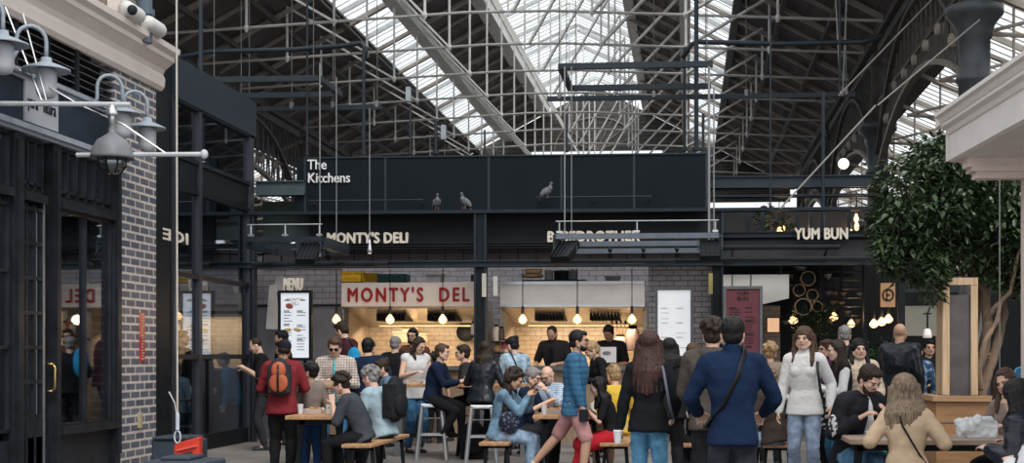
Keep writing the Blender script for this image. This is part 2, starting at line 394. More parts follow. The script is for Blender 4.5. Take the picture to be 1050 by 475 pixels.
for side, ax in (('right', AX_E), ('left', AX_W)):
    for i, y in enumerate(COLS):
        c = c0 if first else copy_tree(c0); first = False
        c.location = (ax, y, 0)
        c['label'] = ('grey cast iron column with ringed capital, %s of the %s arcade' % (('nearest', 'second', 'third', 'farthest')[i], side))
arch0 = make_arch(11.3); first = True
for side, ax in (('right', AX_E), ('left', AX_W)):
    for i, y in enumerate(COLS[:3]):
        c = arch0 if first else copy_tree(arch0); first = False
        c.location = (ax, y, 0)
        c['label'] = ('ornate iron arch with rosettes, %s arch of the %s arcade' % (('nearest', 'middle', 'farthest')[i], side))
for nm, ax in (('right', AX_E), ('left', AX_W)):
    MB().mm(ax - .19, ax + .19, Y0, Y1, RZ(7.52), RZ(7.85)).build('gutter', M_dark_iron, label='dark valley gutter beam over the %s arcade' % nm, cat='beam')
# aisle roofs beyond the arcades: boarded with glazed strips
for sgn, ax, nm in ((1, AX_E, 'right'), (-1, AX_W, 'left')):
    xs = [ax + sgn * d for d in (0.2, 1.6, 3.6, 6.5)]; hs = [7.6, 7.0, 6.1, 4.8]
    for k, (m_, kind) in enumerate(((M_board, 'b'), (None, 'g'), (M_board, 'b'))):
        if kind == 'b':
            MB().prism([(xs[k], 19, RZ(hs[k])), (xs[k + 1], 19, RZ(hs[k + 1])), (xs[k + 1], 19, RZ(hs[k + 1]) + 0.1), (xs[k], 19, RZ(hs[k]) + 0.1)], (0, 43, 0)).build('ceiling_aisle_%s' % nm, M_board, kind='structure', label='dark boarded %s aisle roof, %s part' % (nm, 'upper' if k == 0 else 'lower'))
        else:
            skylight('aisle_skylight', xs[1], xs[2], hs[1], hs[2], 19, 62, 'glazed strip in the %s aisle roof' % nm, 0.45, M_cream_iron, c=0, grp='aisle skylights')
    for y in [19 + 3.8 * k for k in range(12)]:
        rt = empty('aisle_truss', (ax, y, RZ(5)), label='small pale iron truss across the %s aisle' % nm, cat='roof truss', group='aisle trusses on the %s side' % nm)
        MB().bar((xs[0], y, RZ(7.35)), (xs[3], y, RZ(4.6)), 0.08, 0.14, up=(0, 1, 0)).build('rafter', M_cream_iron, rt, world=True)
        MB().tube([(xs[0], y, RZ(5.3)), (xs[3], y, RZ(4.8))], 0.04, 6).build('tie_rod', M_cream_iron, rt, world=True)
        MB().bar((xs[0], y, RZ(5.3)), (xs[2], y, RZ(6.1)), 0.05, 0.09, up=(0, 1, 0)).build('strut', M_cream_iron, rt, world=True)
        MB().tube([(xs[1], y, RZ(5.2)), (xs[1], y, RZ(7))], 0.03, 6).build('hanger_rod', M_cream_iron, rt, world=True)
# low far walls closing the view at the end of the hall
MB().mm(-30, 20, 70, 70.3, 0, 5.2).build('wall_far', mat('far_wall_dark', (0.03, 0.033, 0.035), 0.7), kind='structure', label='dark far wall beyond the food stalls')
MB().mm(11.2, 11.4, 16, 70, 0, RZ(4.9)).build('wall_right', M_gable if False else brick_mat('side_brick', (0.05, 0.04, 0.036), (0.08, 0.065, 0.06), (0.1, 0.09, 0.085), 'YZ'), kind='structure', label='dark brick wall along the right aisle')
MB().mm(-19.6, -19.4, 19, 70, 0, RZ(4.9)).build('wall_left', brick_mat('side_brick', (0.05, 0.04, 0.036), (0.08, 0.065, 0.06), (0.1, 0.09, 0.085), 'YZ'), kind='structure', label='dark brick wall along the left aisle')
# ------------------------------------------------------------------ the kitchens block (food stalls)
FD = 22.0                                     # depth of the stalls' front frame
def fx(px, D=FD): return W(px, HY, D).x
def fz(py, D=FD, px=500): return W(px, py, D).z
M_greywall = mat('grey_painted_wall', (0.15, 0.15, 0.17), 0.7, 0, 0.08)
M_greybrick = brick_mat('grey_painted_brick', (0.22, 0.21, 0.235), (0.26, 0.25, 0.275), (0.12, 0.115, 0.13), 'XZ', 0.26, 0.10, 0.008, 0.5)
M_tile = brick_mat('cream_metro_tiles', (0.56, 0.47, 0.36), (0.60, 0.51, 0.40), (0.34, 0.28, 0.21), 'XZ', 0.20, 0.085, 0.006, 0.22, bump=0.3)
xL, xR = fx(254), fx(906)
# back wall, party walls, stall ceiling
MB().mm(fx(250), fx(500), 25.25, 25.4, 0, 3.5).build('wall_stall_back', M_greybrick, kind='structure', label='grey painted brick wall behind the deli counter')
MB().mm(fx(500), fx(742), 25.25, 25.4, 0, 3.5).build('wall_stall_back', M_greybrick, kind='structure', label='grey painted brick wall behind the burger counter')
MB().mm(fx(742) - .5, 7.0, 31, 31.15, 0, 4.5).build('wall_stall_back', mat('dark_stall_wall', (0.02, 0.02, 0.022), 0.7), kind='structure', label='dark wall behind the bun stall')

# front frame: posts and beams
for i, px in enumerate((256, 493, 735)):
    r = empty('steel_post', (fx(px), FD, 0), label=('dark steel post beside the glass box', 'dark steel post between the two deli kitchens', 'dark steel post left of the maroon menu')[i], cat='post')
    w = 0.07
    MB().mm(fx(px) - w, fx(px) + w, FD - 0.05, FD + 0.05, 0, fz(218)).build('post_web', M_black, r, world=True)
    MB().mm(fx(px) - w - 0.03, fx(px) - w, FD - 0.09, FD + 0.09, 0, fz(218)).mm(fx(px) + w, fx(px) + w + 0.03, FD - 0.09, FD + 0.09, 0, fz(218)).build('post_flange', M_slate, r, world=True)
def beam(name, x0, x1, y, py0, py1, m, label, th=0.16):
    z1, z0 = fz(py0, y), fz(py1, y)
    b = MB().mm(x0, x1, y - th / 2, y + th / 2, z0, z1)
    b.mm(x0, x1, y - th / 2 - 0.04, y + th / 2 + 0.04, z1 - 0.02, z1).mm(x0, x1, y - th / 2 - 0.04, y + th / 2 + 0.04, z0, z0 + 0.02)
    return b.build(name, m, label=label, cat='beam')
beam('steel_beam', xL, xR, FD, 267.5, 274, M_slate, 'long slate coloured steel beam running over all the stalls')
beam('steel_beam', xL, xR, FD, 216, 219, M_slate, 'slim dark rail under the big dark sign panel')
beam('steel_beam', xL, fx(735), FD + 0.2, 249, 253, M_black, 'black beam under the raised sign letters')
beam('steel_beam', fx(735), xR, FD + 0.3, 240, 246, M_slate, 'slate beam carrying the bun stall letters')
# big dark fascia panel
r = empty('fascia_sign', (fx(515), FD + 0.5, 0), label='huge dark navy panel above the stalls lettered The Kitchens', cat='sign')
MB().mm(fx(305, FD + .5), fx(725, FD + .5), FD + 0.45, FD + 0.6, fz(215.5), fz(155)).build('panel', M_navy, r, world=True)
b = MB()
for px in (305, 389, 497, 573, 649, 725): b.mm(fx(px) - 0.02, fx(px) + 0.02, FD + 0.44, FD + 0.46, fz(215), fz(155.5))
b.mm(fx(305), fx(725), FD + 0.43, FD + 0.46, fz(156.5), fz(155)).build('panel_edging', M_slate, r, world=True)
M_wl = mat('white_sign_letters', (0.75, 0.75, 0.75), 0.5, 0, 0.03)
text_obj('lettering', 'The\nKitchens', 0.235, M_wl, r, (fx(308), FD + 0.43, fz(168)), bold=0.003, width=0.72, depth=0.012)
# recessed band under the panel
MB().mm(fx(305), fx(735), FD + 0.75, FD + 0.85, fz(251), fz(214)).build('wall_band', mat('dark_band', (0.008, 0.010, 0.014), 0.7), kind='structure', label='dark recessed band behind the raised letters')
b = MB()
for px in range(262, 735, 19): b.mm(fx(px) - 0.012, fx(px) + 0.012, FD + 0.4, FD + 0.42, fz(266), fz(253))
b.mm(xL, fx(735), FD + 0.4, FD + 0.43, fz(258), fz(256.5))
b.build('railing', M_black, label='thin dark bars between the two beams over the stalls', cat='railing')
MB().mm(xL, fx(735), FD + 0.9, FD + 0.95, fz(268), fz(250)).build('wall_transom', mat('mauve_grey_board', (0.055, 0.048, 0.055), 0.6), kind='structure', label='mauve grey boards behind the rails')
# raised letters of each stall
def sign_letters(s, px0, px1, py0, py1, D, m, label, x=None, rz=0.0, width=None):
    h = fz(py0, D) - fz(py1, D)
    r = empty('sign_letters', (fx(px0, D), D, fz(py1, D)), label=label, cat='sign')
    text_obj('lettering', s, h / 0.70, m, r, (fx(px0, D), D, fz(py1, D)), bold=0.009, spacing=1.04, width=fx(px1, D) - fx(px0, D), depth=0.03)
    x0, x1, z0 = fx(px0, D), fx(px1, D), fz(py1, D)
    MB().mm(x0, x1, D + 0.02, D + 0.05, z0 - 0.05, z0 - 0.03).build('mounting_rail', M_black, r, world=True)
    return r
sign_letters("MONTY'S DELI", 336, 418, 238, 248.5, FD + 0.1, M_letter, 'cream raised letters over the deli under the dark panel')
sign_letters("B GEDROTHER", 562, 656, 238, 248.5, FD + 0.1, M_letter, 'cream raised letters half hidden by the right light rig')
sign_letters("YUM BUN", 815, 869, 236.5, 247.5, FD + 0.1, M_letter, 'cream raised letters over the stall beside the tree')

# ---- kitchen units: hood, tiles, counter, lamps
def kitchen(x0, x1, label_, seed):
    D = 23.2; zt, zb = fz(289, D), fz(315, D)
    hood = empty('extractor_hood', ((x0 + x1) / 2, D, zb), label=label_[0], cat='extractor hood')
    MB().mm(x0, x1, D, D + 0.04, zb, zt).build('front_panel', mat('hood_steel', (0.66, 0.64, 0.62), 0.35, 0.45, 0.1, scale=2), hood, world=True)
    b = MB(); b.prism([(x0, D, zb), (x0, D + 0.06, zb - 0.02), (x0, D + 1.9, zb - 0.30), (x0, D + 1.9, zb + 0.2), (x0, D, zb + 0.06)], (x1 - x0, 0, 0)); b.build('canopy', M_steel, hood, world=True)
    b = MB()
    for f in (0.33, 0.72):
        for k in range(9): b.mm(x0 + (x1 - x0) * f - 0.28 + k * 0.06, x0 + (x1 - x0) * f - 0.25 + k * 0.06, D + 0.5, D + 1.2, zb - 0.22, zb - 0.1)
    b.build('baffle_grille', M_black, hood, world=True)
    MB().mm(x0 + 0.02, x1 - 0.02, D - 0.03, D, zt - 0.05, zt).mm(x0, x1, D - 0.02, D, zb, zb + 0.04).build('trim_edge', M_chrome, hood, world=True)
    MB().mm(x0, x1, 25.1, 25.2, 0.9, zb - 0.0).build('wall_tiles', M_tile, kind='structure', label=label_[1])
    for s_, x in ((0, x0), (1, x1)):
        MB().mm(x - 0.04, x + 0.04, D + 0.3, 25.1, 0.9, zb).build('wall_unit_side', mat('steel_side', (0.42, 0.36, 0.29), 0.35, 0.3), kind='structure', label=label_[2 + s_])
    # counter in front
    c = empty('counter', ((x0 + x1) / 2, 22.35, 0), label=label_[4], cat='counter')
    MB().mm(x0, x1, 22.3, 22.42, 0, 1.18).build('counter_front', mat('pale_oak_panel', (0.30, 0.21, 0.14), 0.5, 0, 0.2, stretch=(8, 8, 1)), c, world=True)
    MB().mm(x0 - 0.02, x1 + 0.02, 22.2, 22.75, 1.18, 1.25).build('counter_top', mat('grey_counter_steel', (0.16, 0.165, 0.17), 0.35, 0.4), c, world=True)
    bc = empty('back_counter', ((x0 + x1) / 2, 24.8, 0), label=label_[5], cat='counter')
    MB().mm(x0 + .1, x1 - .1, 24.5, 25.08, 0.98, 1.04).build('counter_top', M_steel, bc, world=True)
    MB().mm(x0 + .1, x1 - .1, 24.52, 25.06, 0.1, 0.98).build('cabinet_body', M_chrome, bc, world=True)
    # light strip under the hood
    ls = empty('strip_light', ((x0 + x1) / 2, D + 0.75, zb - 0.1), label=label_[6], cat='light')
    MB().mm(x0 + .3, x1 - .3, D + 1.5, D + 1.55, zb - 0.30, zb - 0.275).build('tube', mat('warm_tube', (1, 0.8, 0.5), 0.5, emit=(1.0, 0.72, 0.42), estr=0.35), ls, world=True)
    ld = bpy.data.lights.new('hood_light', 'AREA'); ld.shape = 'RECTANGLE'; ld.size = (x1 - x0) * 0.85; ld.size_y = 0.8; ld.energy = 34; ld.color = (1.0, 0.70, 0.42)
    lo = bpy.data.objects.new('hood_light', ld); COL.objects.link(lo); lo.location = ((x0 + x1) / 2, D + 0.95, zb - 0.36); lo.rotation_euler = (R(12), 0, 0)
    adopt(lo, ls); lo.location = lo.location - ls.location
K1 = (fx(351, 23.2), fx(487, 23.2)); K2 = (fx(513, 23.2), fx(661, 23.2))
kitchen(*K1, ('steel extractor hood of the left kitchen', 'cream metro tiled wall of the left kitchen', 'left steel side of the left kitchen', 'right steel side of the left kitchen', 'serving counter of the left kitchen', 'steel back worktop of the left kitchen', 'warm strip light under the left extractor hood'), 1)
kitchen(*K2, ('wide brushed steel extractor hood of the right kitchen', 'cream metro tiled wall of the right kitchen', 'left steel side of the right kitchen', 'right steel side of the right kitchen', 'serving counter of the right kitchen with a grey top', 'steel back worktop of the right kitchen', 'warm strip light under the right extractor hood'), 2)
# red lettered white sign board
D = 22.6
r = empty('shop_sign', (fx(350, D), D, fz(314, D)), label='white board lettered in red on the left kitchen hood', cat='sign')
MB().mm(fx(350, D), fx(490, D), D, D + 0.08, fz(314, D), fz(289.5, D)).build('board', mat('sign_white', (0.68, 0.64, 0.62), 0.5, 0, 0.03), r, world=True, bevel=0.005)
MB().mm(fx(356, D), fx(359, D), D + .08, 23.2, fz(300, D), fz(298, D)).mm(fx(480, D), fx(483, D), D + .08, 23.2, fz(300, D), fz(298, D)).build('bracket', M_black, r, world=True)
text_obj('lettering', "MONTY'S  DEL", 0.33, mat('sign_red', (0.30, 0.012, 0.012), 0.5, 0, 0.05), r, (fx(357, D), D - 0.012, fz(309, D)), bold=0.007, width=fx(481, D) - fx(357, D), depth=0.012, spacing=1.3)
text_obj('lettering', "I", 0.33, mat('sign_red', (0.30, 0.012, 0.012), 0.5, 0, 0.05), r, (fx(487, D), D - 0.012, fz(309, D)), width=0.05, depth=0.012)
# grey lower wall left of the kitchen
MB().mm(fx(262, 23), fx(350, 23), 22.95, 23.05, 0, fz(313, 23)).build('wall_panel_low', M_greywall, kind='structure', label='smooth grey wall panel behind the tall menu')
MB().mm(fx(262, 23), fx(350, 23), 22.96, 23.06, fz(313, 23), fz(275, 23)).build('wall_panel_brick', M_greybrick, kind='structure', label='grey brick above the smooth grey panel')
MB().mm(fx(262, 23), fx(350, 23), 22.92, 22.96, fz(314, 23), fz(312, 23)).build('trim_1', M_black, kind='structure', label='dark strip between brick and grey panel')
MB().mm(fx(664, 23), fx(735, 23), 23.4, 23.5, 0, fz(270, 23)).build('wall_panel_brick', brick_mat('glossy_grey_brick', (0.25, 0.24, 0.255), (0.31, 0.29, 0.31), (0.10, 0.095, 0.10), 'XZ', 0.24, 0.09, 0.01, 0.2), kind='structure', label='glossy grey brick behind the tall white menu')

# ---- menus
def menu(px0, px1, py0, py1, D, mface, mframe, label, title=None, seed=1, ink=(0.25, 0.24, 0.24), pics=False, lines=14, fill=0.7):
    rnd = random.Random(seed); x0, x1, z1, z0 = fx(px0, D), fx(px1, D), fz(py0, D), fz(py1, D)
    r = empty('menu_board', ((x0 + x1) / 2, D, z0), label=label, cat='menu board')
    MB().mm(x0, x1, D, D + 0.06, z0, z1).build('face', mface, r, world=True)
    t = 0.045
    MB().mm(x0 - t, x0, D - 0.02, D + 0.07, z0 - t, z1 + t).mm(x1, x1 + t, D - 0.02, D + 0.07, z0 - t, z1 + t).mm(x0, x1, D - 0.02, D + 0.07, z1, z1 + t).mm(x0, x1, D - 0.02, D + 0.07, z0 - t, z0).build('frame', mframe, r, world=True)
    MB().mm(x0 + .05, x0 + .10, D + .01, D + .05, 0, z0).mm(x1 - .10, x1 - .05, D + .01, D + .05, 0, z0).build('stand', mframe, r, world=True)
    b = MB(); w = x1 - x0; hh = z1 - z0
    for c_ in (0, 1):
        cx = x0 + w * (0.10 + 0.47 * c_)
        for i in range(lines):
            z = z1 - hh * (0.30 + 0.62 * i / lines); 
            if rnd.random() < fill: b.mm(cx, cx + w * rnd.uniform(0.18, 0.33), D - 0.004, D, z - 0.006, z + 0.006)
            if i % 5 == 0: b.mm(cx, cx + w * 0.2, D - 0.004, D, z + 0.016, z + 0.034)
    b.build('printed_lines', mat('menu_ink_%d' % seed, ink, 0.6), r, world=True)
    if pics:
        for k, (u, v, c_) in enumerate(((0.3, 0.80, (0.55, 0.16, 0.10)), (0.24, 0.43, (0.66, 0.45, 0.16)), (0.58, 0.43, (0.66, 0.47, 0.2)))):
            q = MB(); q.ell((x0 + w * u, D - 0.002, z0 + hh * v), (w * 0.14, 0.006, 0.045 if k == 0 else 0.03), Euler((0, R(-8 if k == 1 else 15), 0)).to_matrix()); q.build('food_picture', mat('food_print_%d' % k, c_, 0.6, var=0.4, scale=20), r, world=True)
        q = MB(); q.ell((x0 + w * .22, D - .002, z1 - hh * 0.11), (0.05, .005, .012)).ell((x0 + w * .78, D - .002, z1 - hh * 0.11), (0.05, .005, .012)); q.build('printed_mark', mat('food_print_g', (0.2, 0.22, 0.12), 0.6), r, world=True)
    if title:
        text_obj('title_lettering', title[0], title[1], mat('menu_title_%d' % seed, title[2], 0.6), r, ((x0 + x1) / 2, D - 0.006, z1 - hh * title[3]), depth=0.004, align='CENTER')
    return r
M_lit = mat('backlit_menu', (0.62, 0.63, 0.65), 0.5, 0, 0.02, emit=(0.85, 0.9, 1.0), estr=0.42)
menu(288, 317, 300, 367, 21.9, M_lit, M_black, 'tall backlit white menu with sausage and fries pictures', ('MONTYS\nDELI', 0.07, (0.5, 0.35, 0.3), 0.12), 3, pics=True)
r = sign_letters('MENU', 291.5, 310, 284.5, 297, 21.9, M_letter, 'white raised letters standing on top of the tall menu')
menu(674.5, 708, 298.5, 365, 21.9, mat('pale_menu_glow', (0.60, 0.60, 0.60), 0.25, 0, 0.05, emit=(0.9, 0.93, 1.0), estr=0.32), mat('grey_frame', (0.12, 0.12, 0.13), 0.4), 'tall blank white menu board with faint print at the foot', None, 4, ink=(0.56, 0.56, 0.56), fill=0.12)  # white face glows slightly to brighten the board; it holds no lamp
menu(744.5, 779, 297.5, 366, 21.3, mat('maroon_board', (0.13, 0.035, 0.048), 0.6, 0, 0.05), mat('grey_frame', (0.12, 0.12, 0.13), 0.4), 'tall maroon menu board with dark print', ('YUM\nBUN', 0.085, (0.02, 0.01, 0.012), 0.09), 5, ink=(0.022, 0.012, 0.015), fill=0.9, lines=16)
# ---- awning board right
r = empty('awning_board', (fx(770), 22.6, fz(310)), label='angled off-white awning board over the bun stall', cat='awning')
MB().prism([(fx(733, 22.6), 22.6, fz(283, 22.6)), (fx(809, 22.6), 22.6, fz(283, 22.6)), (fx(809, 22.6), 22.6, fz(307, 22.6)), (fx(782, 22.6), 22.6, fz(313, 22.6)), (fx(733, 22.6), 22.6, fz(318, 22.6))], (0, 0.06, 0)).build('board', mat('offwhite_board', (0.78, 0.75, 0.72), 0.5, 0, 0.03), r, world=True)
MB().mm(fx(741, 22.6), fx(743, 22.6), 22.61, 22.64, fz(284, 22.6), 3.3).mm(fx(800, 22.6), fx(802, 22.6), 22.61, 22.64, fz(284, 22.6), 3.3).build('hanger', M_black, r, world=True)
MB().mm(fx(751, 22.6) - .006, fx(751, 22.6) + .006, 22.58, 22.6, fz(317, 22.6), fz(283, 22.6)).mm(fx(770, 22.6) - .006, fx(770, 22.6) + .006, 22.58, 22.6, fz(314, 22.6), fz(283, 22.6)).build('seam', M_black, r, world=True)

# ---- pendant bulbs
M_bulb = mat('glowing_bulb', (1, 0.75, 0.45), 0.3, emit=(1.0, 0.66, 0.36), estr=2.6)
M_bulbglass = glass_mat('amber_bulb_glass', (1.0, 0.86, 0.66), 0.12)
def pendant(px, py, D, ztop, label, grp, energy=9, rr=0.075):
    p = W(px, py, D); r = empty('pendant_bulb', (p.x, D, ztop), label=label, cat='pendant light', group=grp)
    MB().tube([(p.x, D, ztop), (p.x, D, p.z + 0.2)], 0.008, 5).build('cable', M_black, r, world=True)
    MB().lathe([(0.012, 0.22), (0.024, 0.20), (0.028, 0.10), (0.02, 0.08)], p, 12).build('socket', M_black, r, world=True, smooth=True)
    MB().lathe([(0.02, 0.10), (0.035, 0.06), (rr, 0.0), (rr * 0.97, -0.03), (rr * 0.7, -0.065), (0.01, -0.085)], p, 16).build('bulb', M_bulbglass, r, world=True, smooth=True)
    b = MB(); b.lathe([(0.012, 0.08), (rr * .62, 0.04), (rr * .93, -0.002), (rr * .9, -0.03), (rr * .62, -0.06), (0.008, -0.078)], p, 10); b.build('filament_glow', M_bulb, r, world=True, smooth=True)
    ld = bpy.data.lights.new('bulb_light', 'POINT'); ld.energy = energy; ld.color = (1.0, 0.66, 0.36); ld.shadow_soft_size = 0.08
    lo = bpy.data.objects.new('bulb_light', ld); COL.objects.link(lo); adopt(lo, r); lo.location = p - Vector(r.location) - Vector((0, 0.12, 0.0))
for px, lb in ((345, 'glowing pendant bulb left of the red lettered board'), (400, 'glowing pendant bulb below the middle of the red lettered board'), (454, 'glowing pendant bulb below the right end of the red lettered board'),
               (536, 'glowing pendant bulb before the left end of the steel hood'), (592, 'glowing pendant bulb before the middle of the steel hood'), (648, 'glowing pendant bulb before the right end of the steel hood')):
    pendant(px, 327.5, 22.3, 2.85, lb, 'pendant bulbs over the counters', 3)
for px, py, D, lb in ((813.5, 328, 24, 'pendant bulb below the ring shelf'), (855, 325, 25, 'pendant bulb above the grey haired man'), (873, 332, 27, 'small pendant bulb behind the planter man'),
                      (896, 332, 24.5, 'left bulb of the three clustered by the green planter'), (904, 330, 24.5, 'middle bulb of the three clustered by the green planter'), (911, 327, 24.5, 'right bulb of the three clustered by the green planter'),
                      (878, 224, 24, 'upper pendant bulb right of the bun sign'), (878.5, 232, 24.05, 'middle pendant bulb right of the bun sign'), (872.5, 240, 24.1, 'lowest pendant bulb right of the bun sign'),
                      (799, 237, 24, 'left glowing bulb in the upper gallery'), (804, 236, 24.5, 'right glowing bulb in the upper gallery')):
    pendant(px, py, D, fz(268 if py > 300 else 200, D), lb, None, 3, 0.085 if py > 300 else 0.045)

# ---- clutter above and inside the kitchens
def crate(px0, px1, py0, py1, D, m, label):
    x0, x1, z1, z0 = fx(px0, D), fx(px1, D), fz(py0, D), fz(py1, D)
    r = empty('plastic_crate', ((x0 + x1) / 2, D + 0.2, z0), label=label, cat='crate')
    b = MB(); w = 0.015; y0, y1 = D, D + 0.4
    b.mm(x0, x1, y0, y0 + w, z0, z1).mm(x0, x1, y1 - w, y1, z0, z1).mm(x0, x0 + w, y0, y1, z0, z1).mm(x1 - w, x1, y0, y1, z0, z1).mm(x0, x1, y0, y1, z0, z0 + w)
    b.mm(x0 - .015, x1 + .015, y0 - .015, y0, z1 - .03, z1).mm(x0, x1, y0 - .012, y0, z0 + .06, z0 + .08)
    for k in range(1, 6): x = x0 + (x1 - x0) * k / 6; b.mm(x - .008, x + .008, y0 - .012, y0, z0, z1)
    b.build('shell', m, r, world=True)
M_yel = mat('yellow_plastic', (0.62, 0.36, 0.02), 0.5); M_grn = mat('dark_green_plastic', (0.012, 0.045, 0.04), 0.5)
crate(345, 371, 278, 289, 23.0, M_yel, 'yellow plastic crate lying left on the deli board')
crate(369, 386, 279.5, 289, 23.3, M_yel, 'second yellow crate leaning beside the green one')
crate(387, 416, 280.5, 289, 23.0, M_grn, 'dark green plastic crate on the deli board')
r = empty('duct_box', (fx(433), 23.1, fz(289)), label='pale metal duct box standing above the deli board', cat='duct')
MB().mm(fx(425), fx(440), 23.0, 23.4, fz(288), fz(276)).mm(fx(424), fx(441), 22.97, 23.43, fz(278), fz(276)).build('casing', mat('pale_duct', (0.30, 0.29, 0.30), 0.4, 0.2), r, world=True)
r = empty('duct_pipe', (fx(464), 24.6, fz(289)), label='dark ventilation duct rising above the deli board', cat='duct')
MB().mm(fx(458), fx(468), 24.5, 24.9, fz(300), fz(272)).build('casing', M_black, r, world=True)
# baskets and pots on top of the right hood
M_wick = mat('pale_wicker', (0.55, 0.40, 0.24), 0.7, 0, 0.4, scale=40)
for k, (px, pw, py0, py1, lb, m_) in enumerate(((547, 9, 276, 281, 'upper wicker tray stacked on the right hood', M_wick), (546, 11, 281.5, 285, 'lower wicker tray stacked on the right hood', M_wick), (563, 4.5, 277, 288, 'clear jar standing on the right hood', mat('milky_jar', (0.4, 0.38, 0.36), 0.2)), (576, 8, 278, 288, 'black cooking pot standing on the right hood', M_black), (587, 5, 277, 288, 'grey tub standing on the right hood', mat('grey_tub', (0.22, 0.21, 0.21), 0.5)))):
    D = 23.5; z0, z1 = fz(py1, D), fz(py0, D); rr = (fx(px + pw, D) - fx(px, D)); h = z1 - z0
    r = empty(('wicker_tray', 'wicker_tray', 'storage_jar', 'cooking_pot', 'storage_tub')[k], (fx(px, D), D, z0), label=lb, cat=('tray', 'tray', 'jar', 'pot', 'tub')[k])
    MB().lathe([(rr * .85, 0), (rr, h * .15), (rr, h * .8), (rr * 1.05, h * .84), (rr * 1.05, h * .92), (rr * .9, h * .93)], n=20).build('bowl', m_, r, smooth=True)
    if k > 1:
        MB().lathe([(rr * .98, h * .93), (rr * .9, h * .99), (0.02, h * 1.02), (0.02, h * 1.1)], n=16).build('lid', m_, r, smooth=True)
r = empty('storage_shelf', (fx(563, 23.5), 23.5, fz(288, 23.5)), label='shelf board on top of the right hood', cat='shelf')
MB().mm(fx(535, 23.2), fx(600, 23.2), 23.25, 23.9, fz(289, 23.5) , fz(288, 23.5)).build('shelf_board', M_black, r, world=True)
r = empty('plastic_tub', (fx(622), 23.6, fz(288)), label='square grey tub standing right on the steel hood', cat='tub')
MB().mm(fx(615), fx(630), 23.5, 23.9, fz(289), fz(278)).mm(fx(614), fx(631), 23.48, 23.92, fz(280), fz(278)).build('shell', mat('grey_tub', (0.22, 0.21, 0.21), 0.5), r, world=True)
# frying pan on the wall, utensils
p = W(478, 341, 24.9)
r = empty('frying_pan', p, label='black frying pan hanging on the tiled wall', cat='pan')
MB().lathe([(0.01, 0), (0.155, 0), (0.175, 0.05), (0.165, 0.05), (0.15, 0.012), (0.01, 0.012)], (0, 0, 0), 24, Euler((R(90), 0, 0)).to_matrix()).build('bowl', M_black, r, smooth=True)
MB().bar((0, -0.02, 0.15), (0, -0.03, 0.36), 0.03, 0.012).build('handle', M_black, r)
def jar(px, py0, py1, D, rr, col, label, name='jar', cat='jar', lid=None, rough=0.4):
    z0, z1 = fz(py1, D), fz(py0, D); h = z1 - z0
    r = empty(name, (fx(px, D), D, z0), label=label, cat=cat)
    MB().lathe([(rr * .9, 0), (rr, .02), (rr, h * .72), (rr * .7, h * .84), (rr * .5, h * .9)], n=14).build('body', mat('jar_%d_%d_%d' % tuple(int(c * 99) for c in col), col, rough), r, smooth=True)
    MB().lathe([(rr * .62, h * .86), (rr * .62, h), (rr * .5, h)], n=12).build('lid', lid or M_black, r, smooth=True)
sauce = [(486, 330, 344, (0.55, 0.5, 0.45), 'white sauce bottle by the post, top shelf'), (490, 326, 341, (0.28, 0.04, 0.04), 'red sauce bottle by the post, top shelf'), (494, 328, 346, (0.5, 0.42, 0.2), 'mustard bottle by the post, top shelf'),
         (509, 333, 350, (0.6, 0.55, 0.5), 'white bottle on the shelf by the right kitchen post'), (514, 335, 349, (0.08, 0.06, 0.05), 'dark bottle on the shelf by the right kitchen post'), (517, 348, 358, (0.45, 0.10, 0.14), 'pink tin on the shelf by the right kitchen post'), (510, 351, 361, (0.35, 0.2, 0.1), 'brown tin on the shelf by the right kitchen post')]
for k, (px, a, b_, c_, lb) in enumerate(sauce): jar(px, a, b_, 22.9, 0.055, c_, lb, 'sauce_bottle', 'bottle')
for py, lb, a, b_ in ((344.5, 'small shelf holding sauce bottles by the middle post', 483, 498), (350.5, 'upper small shelf by the right kitchen post', 504, 521), (361.5, 'lower small shelf by the right kitchen post', 504, 521)):
    MB().mm(fx(a, 22.9), fx(b_, 22.9), 22.78, 23.02, fz(py + 1.5, 22.9), fz(py, 22.9)).build('wall_shelf', M_black, label=lb, cat='shelf')
for k, (px, a, b_, rr, c_, lb) in enumerate(((636, 343, 362, 0.11, (0.45, 0.44, 0.44), 'tall steel utensil pot on the counter'), (649, 334, 360, 0.12, (0.40, 0.30, 0.32), 'tall pinkish tub beside the utensils'), (664, 350, 364, 0.06, (0.5, 0.48, 0.45), 'pale jug right on the counter'))):
    jar(px, a, b_, 24.2, rr, c_, lb, 'utensil_pot', 'pot')
for k in range(5):
    px = 632 + k * 2.4; r = empty('cooking_spoon', W(px, 345, 24.2), label='spoon handle sticking out of the steel utensil pot', cat='spoon', group='spoons in the steel utensil pot')
    q = MB(); dx = (k - 2) * 0.035; q.tube([(0, 0, 0), (dx, 0, 0.22)], 0.008, 6); q.build('handle', M_wood, r)
    MB().ell((dx * 1.1, 0, 0.25), (0.022, 0.01, 0.035)).build('bowl', M_black if k % 2 else M_wood, r, smooth=True)
# small food boxes on the left kitchen's back worktop
for k, (px, w_, py0, py1, lb) in enumerate(((414, 9, 340, 352, 'large cream food box on the tiled worktop'), (420, 6, 336, 341, 'flat cream box stacked on the large box'), (431, 7, 342, 352, 'cream tub with handles right of the food boxes'))):
    D = 24.4; x0, x1 = fx(px - w_, D), fx(px + w_, D)
    r = empty('food_box', (fx(px, D), D, fz(py1, D)), label=lb, cat='box')
    MB().mm(x0, x1, D - .15, D + .15, fz(py1, D), fz(py0 + 1, D)).build('body', mat('cream_box', (0.36, 0.31, 0.24), 0.5), r, world=True, bevel=0.015)
    MB().mm(x0 - .015, x1 + .015, D - .165, D + .165, fz(py0 + 1.5, D), fz(py0, D)).build('lid', mat('cream_box', (0.36, 0.31, 0.24), 0.5), r, world=True)
